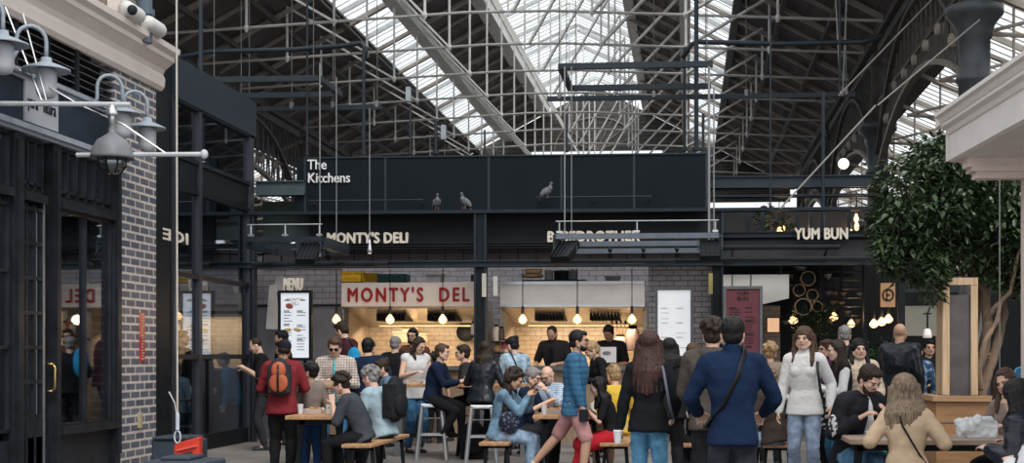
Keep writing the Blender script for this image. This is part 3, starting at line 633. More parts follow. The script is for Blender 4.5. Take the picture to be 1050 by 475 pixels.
# small white framed notice on counter
r = empty('counter_notice', W(621, 371, 22.4), label='small white notice standing on the grey counter', cat='notice')
MB().mm(fx(612, 22.4), fx(632, 22.4), 22.38, 22.40, fz(372, 22.4), fz(356, 22.4)).build('card', mat('notice_white', (0.7, 0.7, 0.72), 0.5, 0, .03), r, world=True)
MB().ell(W(622, 362, 22.37), (0.07, 0.004, 0.03)).build('printed_mark', mat('notice_ink', (0.2, 0.2, 0.22), 0.5), r, world=True)
# framed picture on the middle posts
for px, py0, py1, lb, c_ in ((497.5, 281, 305, 'small pale board on the middle post', (0.5, 0.47, 0.42)), (509, 284, 304, 'hanging white cloth by the middle post', (0.5, 0.48, 0.46)), (728.5, 282, 303, 'yellow striped board on the right post', (0.35, 0.3, 0.12))):
    MB().mm(fx(px - 2.2), fx(px + 2.2), FD - 0.13, FD - 0.09, fz(py1), fz(py0)).build('post_sign', mat('post_sign_%d' % int(px), c_, 0.5), label=lb, cat='sign', bevel=0.004)
# shirts hanging at the far left stall
for px, py0, py1, lb in ((279, 292, 338, 'white apron hanging left of the tall menu'), (286, 283, 300, 'white cloth hanging above the tall menu corner')):
    p0, p1 = W(px, py0, 22.6), W(px, py1, 22.6)
    b = MB(); b.prism([(p0.x - .05, 22.6, p0.z), (p0.x + .05, 22.6, p0.z), (p0.x + .13, 22.62, p1.z + .1), (p0.x + .10, 22.62, p1.z), (p0.x - .12, 22.62, p1.z)], (0, 0.04, 0))
    o = b.build('hanging_apron', mat('apron_white', (0.5, 0.49, 0.48), 0.8, 0, .1, bump=.4), label=lb, cat='apron', bevel=0.01)

# ---- right stall: ring shelves, shelving, gallery
M_ring = mat('bamboo_ring', (0.28, 0.17, 0.09), 0.5)
for px, py, rr, lb in ((828, 286, 7.6, 'top wooden ring of the wall display'), (819, 298, 6.2, 'left wooden ring of the wall display'), (832.5, 303, 6.0, 'right wooden ring of the wall display'), (823, 315, 8.8, 'large lowest wooden ring of the wall display'), (837.5, 315, 5.4, 'small right lowest ring of the wall display')):
    p = W(px, py, 23.0); q = rr / F_PX * 23
    r = empty('steamer_ring', p, label=lb, cat='steamer ring')
    MB().lathe([(q * .86, 0.0), (q, 0.0), (q, 0.14), (q * .86, 0.14), (q * .86, 0.0)], (0, 0, 0), 28, Euler((R(90), 0, 0)).to_matrix()).build('hoop', M_ring, r, smooth=False)
    MB().lathe([(0.01, -0.01), (q * .87, -0.01), (q * .87, 0.005), (.01, .005)], (0, 0, 0), 28, Euler((R(90), 0, 0)).to_matrix()).build('base_disc', M_black, r)
# dark slatted shelving
r = empty('rack_shelving', (fx(850, 24.5), 25.5, 0), label='black rack of shelves and bars deep in the bun stall', cat='shelving')
b = MB()
for px in (800, 820, 843, 866, 889): b.mm(fx(px, 25) - .025, fx(px, 25) + .025, 25.5, 25.55, 0, fz(272, 25))
b.build('upright', M_black, r, world=True)
for k, py in enumerate((278, 287, 296, 305, 314, 323, 333, 343)):
    MB().mm(fx(800, 25), fx(889, 25), 25.4, 25.7, fz(py + .8, 25), fz(py, 25)).build('shelf_board', M_black, r, world=True)
rnd = random.Random(11)
for i in range(26):
    px = rnd.uniform(803, 886); py = rnd.choice((278, 287, 296, 305, 314, 323, 333)); 
    h = rnd.uniform(0.06, 0.12); z = fz(py, 25)
    r = empty('stacked_bowl', (fx(px, 25), 25.55, z), label='small bowl standing on the black rack in the bun stall', cat='bowl', group='bowls on the black rack')
    MB().lathe([(0.03, 0), (0.05, h * .3), (0.085, h), (0.075, h), (0.04, h * .35)], n=12).build('bowl_body', mat(('bowl_grey', 'bowl_tan', 'bowl_white')[i % 3], ((0.16, .16, .17), (.25, .17, .1), (.4, .4, .4))[i % 3], .4), r, smooth=True)
# lit inner room panel (bun stall) and yellow windows
MB().mm(fx(783, 25.2), fx(800, 25.2), 25.2, 25.3, 0, fz(314, 25)).build('wall_stall_side', brick_mat('pale_brick', (0.30, 0.25, 0.21), (0.36, 0.30, 0.25), (0.2, 0.17, 0.14), 'XZ', 0.2, 0.08, 0.008), kind='structure', label='pale brick pier in the bun stall')
r = empty('wall_lamp', W(793, 337, 24.9), label='glowing framed panel on the pale brick pier', cat='light')
MB().mm(fx(787, 24.9), fx(799, 24.9), 24.9, 24.95, fz(341, 24.9), fz(327, 24.9)).build('diffuser', mat('panel_glow', (0.8, 0.5, 0.3), 0.5, emit=(1.0, .6, .35), estr=0.5), r, world=True)
MB().mm(fx(786, 24.9), fx(800, 24.9), 24.93, 24.97, fz(342, 24.9), fz(326, 24.9)).build('frame', M_black, r, world=True)
# wooden emblem sign
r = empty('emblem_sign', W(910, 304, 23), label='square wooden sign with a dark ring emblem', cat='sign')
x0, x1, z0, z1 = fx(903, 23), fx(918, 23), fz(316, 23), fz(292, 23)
MB().mm(x0, x1, 23, 23.05, z0, z1).build('board', mat('emblem_wood_glow', (0.40, 0.22, 0.11), 0.5, emit=(1, .6, .3), estr=.08), r, world=True)  # faint warm glow put into the wood itself
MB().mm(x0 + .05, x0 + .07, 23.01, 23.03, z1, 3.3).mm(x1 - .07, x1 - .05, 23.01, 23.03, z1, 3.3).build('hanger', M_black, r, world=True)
q = (x1 - x0) * 0.36; b = MB(); b.tube([((x0 + x1) / 2 + q * math.cos(a), 22.99, (z0 + z1) / 2 + q * 1.1 * math.sin(a)) for a in [2 * math.pi * k / 24 for k in range(24)]], 0.014, 6, closed=True)
b.mm((x0 + x1) / 2 - q * .35, (x0 + x1) / 2 + q * .35, 22.98, 23, (z0 + z1) / 2 - .012, (z0 + z1) / 2 + .012).mm((x0 + x1) / 2 - q * .35, (x0 + x1) / 2 - q * .15, 22.98, 23, (z0 + z1) / 2 - .09, (z0 + z1) / 2 + .09)
b.mm((x0 + x1) / 2 - q * .35, (x0 + x1) / 2 + q * .3, 22.98, 23, (z0 + z1) / 2 + .075, (z0 + z1) / 2 + .095).mm((x0 + x1) / 2 - q * .35, (x0 + x1) / 2 + q * .3, 22.98, 23, (z0 + z1) / 2 - .095, (z0 + z1) / 2 - .075)
b.build('emblem', M_black, r, world=True)
# frames of the bun stall: posts, gallery above
M_gal = mat('gallery_dark', (0.016, 0.019, 0.024), 0.6)
for i, (px, w_, D, lb) in enumerate(((924, 3.2, 21.6, 'thick dark post behind the bald man'), (843, 1.6, 23.5, 'slim dark post in the middle of the bun stall'), (887, 1.6, 23.5, 'slim dark post left of the wooden emblem sign'))):
    x = fx(px, D); q = w_ / F_PX * D
    r = empty('steel_post', (x, D, 0), label=lb, cat='post')
    MB().mm(x - q, x + q, D - .08, D + .08, 0, fz(245, D)).build('post_web', M_black, r, world=True)
MB().mm(fx(727, 24), fx(906, 24), 24.6, 24.7, fz(241, 24), fz(215, 24)).build('wall_gallery', mat('gallery_glass_dark', (0.022, 0.021, 0.022), 0.25), kind='structure', label='dark glazed upper gallery over the bun stall')
for i, px in enumerate((768, 783, 819, 833, 872)):
    MB().mm(fx(px) - .03, fx(px) + .03, FD + .25, FD + .35, fz(241), fz(217)).build('gallery_post', M_slate, label='slim slate post dividing the upper gallery', cat='post', group='posts of the upper gallery')
MB().mm(fx(727), fx(906), FD + .35, FD + .4, fz(266), fz(246)).build('wall_gallery_apron', mat('gallery_apron', (0.045, 0.042, 0.052), 0.35), kind='structure', label='mauve grey glazed apron under the bun sign')
beam('steel_beam', fx(727), fx(906), FD + 0.8, 184, 196, M_slate, 'wide slate blue beam above the upper gallery')
beam('steel_beam', fx(727), fx(906), FD + 0.6, 203, 205, M_slate, 'thin slate rail in the upper gallery')
for k in range(22):
    pass
beam('steel_beam', xL, fx(305), FD + 0.5, 184, 199, mat('pale_slate', (0.06, 0.085, 0.095), 0.5), 'pale slate beam band between glass box and dark panel')
MB().mm(xL, fx(305), FD + .8, FD + .85, fz(240), fz(199)).build('wall_band', mat('reflect_green', (0.045, 0.058, 0.056), 0.12), kind='structure', label='greenish reflective glazing beside the glass box')
MB().mm(fx(640), fx(906), 25.9, 26.1, fz(283, 25), fz(262, 25)).build('ceiling_bun_edge', M_black, kind='structure', label='dark ceiling edge in the bun stall')
MB().mm(fx(735), fx(906), 22.3, 31, 3.3, 3.4).build('ceiling_bun', M_black, kind='structure', label='dark ceiling over the bun stall')
# white blinds / plaster at right behind the bald man
MB().mm(fx(926, 25), fx(965, 25), 25, 25.1, fz(345, 25), fz(315, 25)).build('wall_pale', mat('pale_plaster', (0.32, 0.33, 0.30), 0.6, 0, 0.05), kind='structure', label='pale greenish panel behind the bald man')
MB().mm(fx(926, 24.8), fx(1060, 24.8), 24.8, 24.9, fz(302, 25), fz(288, 25)).build('wall_fascia_right', mat('slate_fascia', (0.04, 0.05, 0.06), 0.6), kind='structure', label='slate fascia above the pale panel')
MB().mm(fx(926, 26), fx(1120, 26), 26, 26.1, 0, fz(240, 26)).build('wall_right_back', mat('dark_backdrop', (0.012, 0.014, 0.016), 0.6), kind='structure', label='dark shopfront behind the tree')
# tripod camera-like lamp and dark pendant near the frame
# fern planter
# ------------------------------------------------------------------ left side: brick shopfront
LX = -7.1
M_shop = mat('black_shopfront_paint', (0.016, 0.019, 0.024), 0.35, 0, 0.4, scale=5)
M_bluebrick = brick_mat('blue_engineering_brick', (0.085, 0.095, 0.13), (0.16, 0.165, 0.20), (0.60, 0.54, 0.48), 'YZ', 0.30, 0.107, 0.016, 0.45)
def ly(px, X=LX): return WX(px, HY, X).y
def lz(px, py, X=LX): return WX(px, py, X).z
yb0, yb1 = ly(117), ly(160)
yN = 9.5
MB().mm(LX - 0.4, LX, yb0, yb1, 0, 5.05).build('wall_left_brick', M_bluebrick, kind='structure', label='blue brick pier with pale mortar beside the glass box')
# end face of pier uses bricks too; wall above cornice
MB().mm(LX - 0.5, LX - 0.1, yN, yb1, 5.3, 7.4).build('wall_left_upper', brick_mat('upper_brown_brick', (0.13, 0.09, 0.075), (0.18, 0.13, 0.11), (0.3, 0.27, 0.24), 'YZ', 0.25, 0.09, 0.012), kind='structure', label='brown brick above the cream cornice')
# cornice: moulded profile swept along the facade, returned at its end
prof = [(0.00, 4.98), (0.05, 4.98), (0.09, 5.03), (0.10, 5.14), (0.07, 5.2), (0.10, 5.26), (0.20, 5.34), (0.23, 5.36), (0.23, 5.42), (0.30, 5.46), (0.31, 5.53), (0.0, 5.53)]
b = MB(); b.prism([(LX + x - 0.02, yN, z) for x, z in prof], (0, yb1 + 0.12 - yN, 0)); b.build('cornice', M_cream, label='cream moulded stone cornice above the shopfront', cat='cornice')
# shopfront base wall / stall riser and structure behind
MB().mm(LX - 0.35, LX - 0.3, yN, yb0, 0, 5.2).build('wall_left_inner', mat('inner_dark', (0.006, 0.007, 0.009), 0.6), kind='structure', label='dark interior wall behind the shopfront glass')
MB().mm(LX - 0.1, LX + 0.0, yN, yb0, 0, 0.52).build('wall_left_riser', M_shop, kind='structure', label='black painted stall riser under the shop windows')
sill = MB().mm(LX - 0.1, LX + 0.10, ly(56), yb0, 0.52, 0.60).build('trim_2', M_shop, kind='structure', label='black window sill of the shopfront')
posts = [(-60, 0.16), (14, 0.18), (53, 0.15), (116, 0.16)]
for i, (px, w_) in enumerate(posts):
    y = ly(px); b = MB(); b.mm(LX - 0.08, LX + 0.06, y - w_ / 2, y + w_ / 2, 0, 3.88); b.mm(LX + 0.06, LX + 0.09, y - w_ / 2 + .03, y + w_ / 2 - .03, 0.2, 3.7)
    b.build('trim_%d' % (3 + i), M_shop, kind='structure', label='black moulded shopfront post')
def glaze(n, px0, px1, z0, z1, cols, rows, glass, label, th=0.035):
    y0, y1 = ly(px0), ly(px1)
    r = empty('window_%d' % n, (LX, y0, z0), label=label, kind='structure')
    MB().mm(LX - 0.03, LX - 0.02, y0, y1, z0, z1).build('pane', glass, r, world=True)
    b = MB()
    for k in range(cols + 1): y = y0 + (y1 - y0) * k / cols; b.mm(LX - .05, LX + .02, y - th / 2, y + th / 2, z0, z1)
    for z in [z0, z1] + list(rows): b.mm(LX - .05, LX + .02, y0, y1, z - th / 2, z + th / 2)
    b.build('frame', M_shop, r, world=True)
G_shop = glass_mat('shop_glass', (0.6, 0.64, 0.68), 0.20)
transom = lz(84, 217)          # transom level
glaze(1, 58, 113, 0.62, transom - 0.05, 2, [], G_shop, 'tall lower shop window reflecting brick')
glaze(2, 58, 113, transom + 0.08, 3.75, 6, [3.28], G_shop, 'upper many paned shop window beside the pier')
glaze(3, 19, 42, transom + 0.08, 3.75, 3, [3.28], G_shop, 'upper paned window over the shop door')
glaze(4, -55, 8, 0.62, 3.75, 3, [1.5, 2.3, 3.0], G_shop, 'paned shop window left of the door')
for i, (a, b_) in enumerate(((58, 113), (19, 42), (-55, 8))):
    MB().mm(LX - .07, LX + .08, ly(a), ly(b_), transom - .03, transom + .06).build('trim_%d' % (8 + i), M_shop, kind='structure', label='black transom rail of the shopfront')
# door
y0, y1 = ly(18), ly(44)
d = empty('door_1', (LX, y0, 0), label='black shop door with twelve small panes', kind='structure')
MB().mm(LX - .03, LX - .025, y0, y1, 0.75, transom - .1).build('pane', G_shop, d, world=True)
b = MB(); b.mm(LX - .035, LX + .0, y0, y1, 0.05, 0.75)
for k in range(4): y = y0 + (y1 - y0) * k / 3; b.mm(LX - .035, LX + .008, y - .022, y + .022, 0.1, transom - .05)
for k in range(7): z = 0.75 + (transom - .1 - .75) * k / 6; b.mm(LX - .034, LX + .006, y0, y1, z - .02, z + .02)
b.build('frame', M_shop, d, world=True)
MB().mm(LX + .0, LX + .02, y1 - .02, y1 + .01, 0, transom).build('door_edge', M_chrome, d, world=True)
b = MB(); yh = y1 + .04; b.tube([(LX + .09, yh, 1.02), (LX + .12, yh, 1.06), (LX + .12, yh, 1.28), (LX + .09, yh, 1.32)], 0.014, 8); b.mm(LX + .02, LX + .1, yh - .012, yh + .012, 1.01, 1.03).mm(LX + .02, LX + .1, yh - .012, yh + .012, 1.31, 1.33)
b.build('handle', mat('brass', (0.6, 0.38, 0.12), 0.25, 0.9), d, world=True, smooth=True)
# curtains-like pale reveal inside the door: pale blinds
for k in range(3):
    yy = y0 + (y1 - y0) * (k + .5) / 3
    MB().mm(LX - .075, LX - .065, yy - .10, yy + .10, 0.05, transom - .15).build('door_blind', mat('pale_blind', (0.75, 0.70, 0.65), 0.7), label='pale strip of blind behind the shop door panes', cat='blind', group='blind strips behind the shop door')
# fascia with sign
ys0, ys1 = yN, yb0 + 0.02
r = empty('shop_fascia', (LX, (ys0 + ys1) / 2, 3.85), label='dark navy fascia board of the left shop with moulded edges', cat='fascia')
MB().mm(LX - .1, LX + .03, ys0, ys1, 3.88, 4.40).build('board', mat('fascia_navy', (0.018, 0.028, 0.045), 0.35, 0, .2), r, world=True)
MB().mm(LX - .1, LX + .13, ys0, ys1, 3.82, 3.88).mm(LX - .1, LX + .09, ys0, ys1, 3.78, 3.82).build('lower_moulding', mat('pale_moulding', (0.30, 0.33, 0.38), 0.5), r, world=True)
MB().mm(LX - .1, LX + .10, ys0, ys1, 4.40, 4.45).mm(LX - .1, LX + .06, ys0, ys1, 4.36, 4.40).build('upper_moulding', mat('pale_moulding', (0.30, 0.33, 0.38), 0.5), r, world=True)
r2 = empty('shop_name_board', (LX + .04, ly(22), 3.95), label='pale name board fixed on the navy fascia', cat='sign')
MB().mm(LX + .035, LX + .06, ly(20.5), ly(54.5), 3.92, 4.36).build('board', mat('name_board_grey', (0.38, 0.39, 0.42), 0.5, 0, .05), r2, world=True)
t = text_obj('lettering', 'yara   ntura', 0.20, M_black, None, (LX + .066, ly(22.5), 4.08), rot=(R(90), 0, R(90)), width=ly(52) - ly(23), depth=.004)
t.location = Vector((LX + .066, ly(22.5), 4.08)) - Vector(r2.location); adopt(t, r2)
r = empty('louvre_panel', (LX - .05, ys0, 4.45), label='dark louvred vent strip above the navy fascia', cat='vent')
b = MB()
for k in range(6): z = 4.50 + k * 0.082; b.prism([(LX - .12, ys0, z + .03), (LX - .02, ys0, z), (LX - .02, ys0, z + .012), (LX - .12, ys0, z + .042)], (0, ys1 - ys0, 0))
b.build('louvre_slats', mat('louvre_grey', (0.09, 0.085, 0.085), 0.5), r, world=True)
MB().mm(LX - .2, LX - .18, ys0, ys1, 4.45, 5.0).build('backing', M_black, r, world=True)
b = MB()
for px in (-60, 17, 50, 80): b.mm(LX - .1, LX + .0, ly(px) - .04, ly(px) + .04, 4.45, 5.0)
b.build('frame', M_black, r, world=True)

# small things on the pier
def small_box(name, px, py0, py1, w_, col, label, cat, depth=.03):
    y = ly(px); z0, z1 = lz(px, py1), lz(px, py0)
    return MB().mm(LX, LX + depth, y - w_ / 2, y + w_ / 2, z0, z1).build(name, mat(name + '_%d' % int(px), col, .5), label=label, cat=cat, bevel=.004)
r = empty('red_notice', (LX, ly(145), lz(145, 370)), label='narrow red vertical notice with white lettering on the brick pier', cat='sign')
MB().mm(LX, LX + .02, ly(145) - .07, ly(145) + .07, lz(145, 371), lz(145, 346.5)).build('lower_board', mat('notice_red', (0.45, 0.05, 0.04), .5), r, world=True)
MB().mm(LX, LX + .02, ly(145) - .07, ly(145) + .07, lz(145, 346), lz(145, 321)).build('upper_board', mat('notice_orange', (0.55, 0.14, 0.07), .5), r, world=True)
b = MB(); rn = random.Random(5)
for k in range(16): z = lz(145, 323 + k * 3); a_ = rn.uniform(.02, .05); b.mm(LX + .02, LX + .023, ly(145) - a_, ly(145) + rn.uniform(.0, .05), z - .008, z + .010)
b.build('faded_print', mat('faded_white', (.55, .42, .38), .6), r, world=True)
small_box('socket_plate', 121.5, 350, 361, 0.09, (0.5, 0.5, 0.48), 'white socket plate at the edge of the brick pier', 'socket')
small_box('notice_plate', 142.5, 423, 439, 0.10, (0.45, 0.38, 0.26), 'small yellowish notice low on the brick pier', 'sign')

# gooseneck lamps with frosted jars
M_lampmetal = mat('pale_blue_lamp_paint', (0.30, 0.35, 0.40), 0.4, 0.1, 0.1)
M_frost = mat('frosted_lamp_jar', (0.62, 0.64, 0.68), 0.35, 0, .06, trans=0.3)
def goose(px, py, X, label, rr=0.24, flip=1):
    p = WX(px, py, X)             # centre of shade
    r = empty('gooseneck_lamp', p, label=label, cat='wall lamp', group='gooseneck lamps on the left shop')
    MB().lathe([(0.05, 0.10), (0.06, 0.05), (rr * .5, 0.03), (rr, -0.02), (rr * 1.02, -0.04), (rr * .9, -0.035), (0.06, -0.0)], n=24).build('shade', M_lampmetal, r, smooth=True)
    MB().lathe([(0.09, -0.02), (0.105, -0.06), (0.105, -0.25), (0.08, -0.31), (0.03, -0.33)], n=18).build('glass_jar', M_frost, r, smooth=True)
    pts = [(0, 0, 0.08), (0, 0, 0.20)]
    for k in range(9):
        a = math.pi * k / 8; pts.append((-(0.16 - 0.16 * math.cos(a)) * .7, -(0.16 - 0.16 * math.cos(a)) * .6 * flip, 0.26 + 0.15 * math.sin(a)))
    e = pts[-1]; pts += [(e[0], e[1], 0.12), (e[0] - .05, e[1], 0.04), (LX - p.x + 0.02, e[1], 0.0)]
    MB().tube(pts, 0.022, 8).build('gooseneck', M_lampmetal, r, smooth=True)
goose(3, 42, LX + 0.45, 'gooseneck lamp with frosted jar, nearest on the left shop')
goose(47.5, 69, LX + 0.45, 'gooseneck lamp with frosted jar, second along the left shop')
goose(125.5, 114, LX + 0.4, 'gooseneck lamp with frosted jar, before the brick pier edge', .22)
goose(151, 129, LX + 0.45, 'gooseneck lamp with frosted jar, before the glass box', .22)
# dome lamp on a long pole
p = WX(115, 152, -5.9)
r = empty('dome_lamp', p, label='grey dome street lamp with caged bulb on a long pole', cat='lamp')
sc = p.y / F_PX
q = 22 * sc
MB().lathe([(0.03, 0.30), (0.035, 0.16), (0.06, 0.14), (q * .35, 0.13), (q * .70, 0.08), (q * .92, 0.0), (q, -0.08), (q * 1.03, -0.11), (q * .9, -0.10), (q * .55, -0.07), (.02, -.06)], n=28).build('dome', mat('dome_grey', (0.17, 0.175, 0.19), 0.45), r, smooth=True)
MB().lathe([(0.12, -0.08), (0.14, -0.14), (0.13, -0.20), (0.07, -0.26), (0.02, -0.27)], n=16).build('bulb', glass_mat('lamp_bulb_glass', (.5, .5, .5), .2), r, smooth=True)
b = MB()
for k in range(8): a = 2 * math.pi * k / 8; b.tube([(0.15 * math.cos(a), .15 * math.sin(a), -.08), (0.15 * math.cos(a), .15 * math.sin(a), -.18), (.08 * math.cos(a), .08 * math.sin(a), -.27)], .006, 5)
b.build('cage', M_black, r)
b = MB()
za = (152 - 105.5) * sc
b.tube([(0, 0, .2), (0, 0, za - .02)], .035, 8).lathe([(.06, za - .12), (.065, za - .1), (.03, za)], n=12)
b.build('stem', M_chrome, r, smooth=True)
MB().tube([(-2.2, -0.25, za), (0.18, 0.03, za)], .026, 8).build('upper_pole', mat('pale_pole', (.5, .52, .55), .4), r)
zb_ = (152 - 158) * sc
MB().tube([(-0.4, 0.05, zb_), (96 * sc, 0.1, zb_)], .024, 8).ell((96 * sc, .1, zb_), (.04, .04, .05)).build('lower_pole', mat('pale_pole', (.5, .52, .55), .4), r)
MB().tube([(-1.3, .02, 1.0), (-0.35, 0.03, .45), (0.1, .05, .25), (0.55, .08, zb_)], .009, 5).tube([(-1.15, 0, 1.5), (-0.75, 0, .5)], .009, 5).tube([(-0.95, 0, 1.4), (-0.7, 0, .5)], .009, 5).build('stay_cables', M_chrome, r)
# hanging hook line
p = W(181, 0, 15.0)
r = empty('hanging_cable', (p.x, 15.0, 0.62), label='pale cable with hook hanging down before the glass box', cat='cable')
q = W(182, 441, 15.0)
MB().tube([(p.x, 15, p.z + .5), ((p.x + q.x) / 2, 15, 2.5), (q.x, 15, q.z)], .011, 6).tube([(q.x, 15, q.z + .1), (q.x - .03, 15, q.z + .3), (q.x - .10, 15, q.z + .43)], .008, 5).build('wire', mat('pale_wire', (.55, .52, .48), .5), r, world=True)
MB().lathe([(.022, 0), (.022, .17), (.012, .2)], q, 10).build('sleeve', mat('white_sleeve', (.55, .6, .68), .4), r, world=True)
MB().tube([(q.x + .035 * math.cos(a), 15, q.z - .08 + .07 * math.sin(a)) for a in [2 * math.pi * k / 14 for k in range(14)]], .01, 6, closed=True).build('hook_ring', mat('white_sleeve', (.55, .6, .68), .4), r, world=True)

# CCTV cameras
M_cctv = mat('white_camera_plastic', (.6, .6, .58), .35, 0, .03)
for px, py, lb, a in ((268 / 1.98, 27 / 1.98, 'white dome security camera above the cornice, upper one', 0), (312 / 1.98, 57 / 1.98, 'white security camera on the cornice end, lower one', 1)):
    p = WX(px, py, LX + .3); r = empty('security_camera', p, label=lb, cat='security camera')
    MB().cap((-0.02, -.12, .03), (0.02, .12, .0), .10, .10, 16).build('housing', M_cctv, r, smooth=True)
    if a == 0: MB().lathe([(.055, 0), (.06, .05), (.04, .06)], (0.07, -.16, -.01), 16, Euler((R(90), 0, R(25))).to_matrix()).build('lens_hood', M_black, r, smooth=True)
    else: MB().cap((0, .05, .0), (-.02, .16, -.02), .09, .05, 14).build('tapered_end', M_cctv, r, smooth=True)
    MB().tube([(0, 0, .03), (-.15, .05, .05), (-.38, .08, .0)], .03, 8).build('bracket', M_cctv, r, smooth=True)
p = WX(148, 20, LX + .2)
r = empty('camera_pole', (p.x, p.y, 5.5), label='dark blue pole standing behind the security cameras', cat='pole')
MB().tube([(p.x, p.y, 5.4), (p.x, p.y, 7.2)], .10, 14).tube([(p.x, p.y, 5.75), (p.x, p.y, 5.82)], .13, 14).build('shaft', mat('pole_blue', (.10, .13, .17), .4), r, world=True)
y_ = ly(120, LX); MB().mm(LX - .1, LX + .06, y_ - .06, y_ + .06, 5.5, 7.4).build('window_jamb', M_cream, label='cream upright post on top of the cornice', cat='post')

# ------------------------------------------------------------------ glass box
GX = -7.2; gy0, gy1 = 18.62, 22.15
GT = 5.63
def gz(px, py): return WX(px, py, GX).z
def gyy(px): return WX(px, HY, GX).y
box = empty('glass_kiosk', (GX - 1.2, (gy0 + gy1) / 2, 0), label='black steel framed glass kiosk between brick pier and stalls', cat='kiosk')
MB().mm(GX - .12, GX + .04, gy0, gy1 + .1, GT - .58 + .0, GT).build('top_beam', mat('kiosk_beam_paint', (.016, .027, .038), .45, 0, .12), box, world=True)
b = MB()
for y, w_ in ((gy0 + .06, .14), (gyy(204), .12), (gy1 - .10, .22)): b.mm(GX - .1, GX + .03, y - w_ / 2, y + w_ / 2, 0, GT - .55)
b.build('upright', mat('kiosk_upright_paint', (.035, .037, .048), .4), box, world=True)
zr1 = gz(203, 112); zr2 = gz(203, 168); zr3 = gz(203, 198.5); zr4 = gz(203, 284.5); zr5 = gz(203, 366); zr6 = gz(203, 446.7)
b = MB(); b.mm(GX - .08, GX + .03, gy0, gy1, zr1 - .04, zr1 + .06).mm(GX - .06, GX + .0, gy0, gy1, zr3, zr2)
b.mm(GX - .08, GX + .025, gy0, gy1, zr2 - .03, zr2 + .03).mm(GX - .08, GX + .025, gy0, gy1, zr3 - .03, zr3 + .03)
b.build('rail', M_black, box, world=True)
b = MB(); b.mm(GX - .08, GX + .02, gy0, gy1, zr4 - .035, zr4 + .035).mm(GX - .08, GX + .02, gy0, gy1, zr5 - .035, zr5 + .035); b.build('glazing_rail', mat('warm_black_rail', (.02, .016, .016), .4), box, world=True)
MB().mm(GX - .07, GX - .0, gy0, gy1, 0, zr6).build('lower_panel', M_black, box, world=True)
MB().mm(GX - .06, GX - .01, gy0, gy1, zr1, GT - .5).build('upper_panel', mat('dark_panel_grey', (.022, .023, .028), .5), box, world=True)
G_box = glass_mat('kiosk_glass', (0.72, 0.76, 0.8), 0.10)
for i, (a, c_) in enumerate(((gy0 + .1, gyy(204) - .05), (gyy(204) + .05, gy1 - .2))):
    for j, (z0, z1) in enumerate(((zr2, zr1), (zr4, zr3), (zr5, zr4), (zr6, zr5))):
        MB().mm(GX - .035, GX - .025, a, c_, z0, z1).build('pane', G_box, box, world=True)
MB().mm(GX - 3.4, GX - .1, gy0, gy0 + .05, 0, 5).build('side_panel', mat('kiosk_inner_dark', (.010, .012, .014), .6), box, world=True)
MB().mm(GX - 3.4, GX - .1, gy0, gy1, 5.2, GT).build('roof_panel', M_black, box, world=True)
MB().mm(GX - 3.4, GX - .1, gy1 - .1, gy1 - .05, fz(291, 23.6), 5.2).build('added_dark_panel', mat('added_panel_dark', (.012, .017, .022), .3), box, world=True)  # added dark sheet that makes the upper panes look dark
# third kitchen invented behind the kiosk, standing in for the image in its glass
k3a, k3b = (W(160, HY, 24).x, W(251, HY, 24).x)
hd3 = empty('extractor_hood', ((k3a + k3b) / 2, 23.6, fz(318, 23.6)), label='steel extractor hood of the invented kitchen behind the kiosk glass', cat='extractor hood')
MB().mm(k3a, k3b, 23.6, 23.65, fz(318, 23.6), fz(288, 23.6)).build('front_panel', mat('hood_steel_warm', (0.42, 0.36, 0.33), 0.35, 0.3, 0.25, scale=2), hd3, world=True)
MB().mm(k3a, k3b, 23.65, 25.0, fz(325, 24.9) + .02, fz(318, 23.6)).build('canopy', M_black, hd3, world=True)
MB().mm(k3a, k3b, 25.0, 25.1, 1.0, fz(300, 25)).build('wall_tiles', M_tile, kind='structure', label='cream metro tiled wall of the invented kitchen behind the kiosk glass')
MB().mm(k3a - .05, k3a, 23.0, 25.1, 0, 3.4).build('wall_side', M_black, kind='structure', label='dark side wall of the invented kitchen behind the kiosk')
c3 = empty('counter', ((k3a + k3b) / 2, 23.9, 0), label='dark counter of the invented kitchen behind the kiosk glass', cat='counter')
MB().mm(k3a, k3b, 23.8, 24.2, 0, 1.15).build('counter_front', M_black, c3, world=True); MB().mm(k3a, k3b, 23.75, 24.25, 1.15, 1.2).build('counter_top', M_chrome, c3, world=True)
ls = empty('strip_light', ((k3a + k3b) / 2, 24.5, 2.0), label='warm strip light added under the invented hood behind the kiosk', cat='light')
MB().mm(k3a + .3, k3b - .3, 24.5, 24.55, fz(326, 24.5), fz(325, 24.5)).build('tube', mat('warm_tube', (1, .8, .5), .5), ls, world=True)
ld = bpy.data.lights.new('hood_light', 'AREA'); ld.shape = 'RECTANGLE'; ld.size = 1.6; ld.size_y = .6; ld.energy = 24; ld.color = (1.0, 0.70, 0.42)  # added lamp lighting the invented kitchen behind the kiosk
lo = bpy.data.objects.new('hood_light', ld); COL.objects.link(lo); adopt(lo, ls); lo.location = Vector((0, 0, fz(328, 24.5) - 2.0)); lo.rotation_euler = (R(15), 0, 0)
pendant(182, 324, 23.3, 3.2, 'glowing pendant bulb of the invented kitchen behind the kiosk glass', None, 3, .10)
t = text_obj('reflected_lettering', 'ICE', .22, M_letter, None, rot=(R(90), 0, R(90)), width=.95, depth=.004, mirror=True, bold=.006)  # solid letters on the glass in place of a sign's reflection
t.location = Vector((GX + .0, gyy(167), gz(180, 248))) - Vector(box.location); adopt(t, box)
# dark infill pillar between pier and box
MB().mm(GX - .3, GX + .0, yb1, gy0 - .02, 0, GT - .1).build('wall_left_infill', M_black, kind='structure', label='black upright infill beside the brick pier')
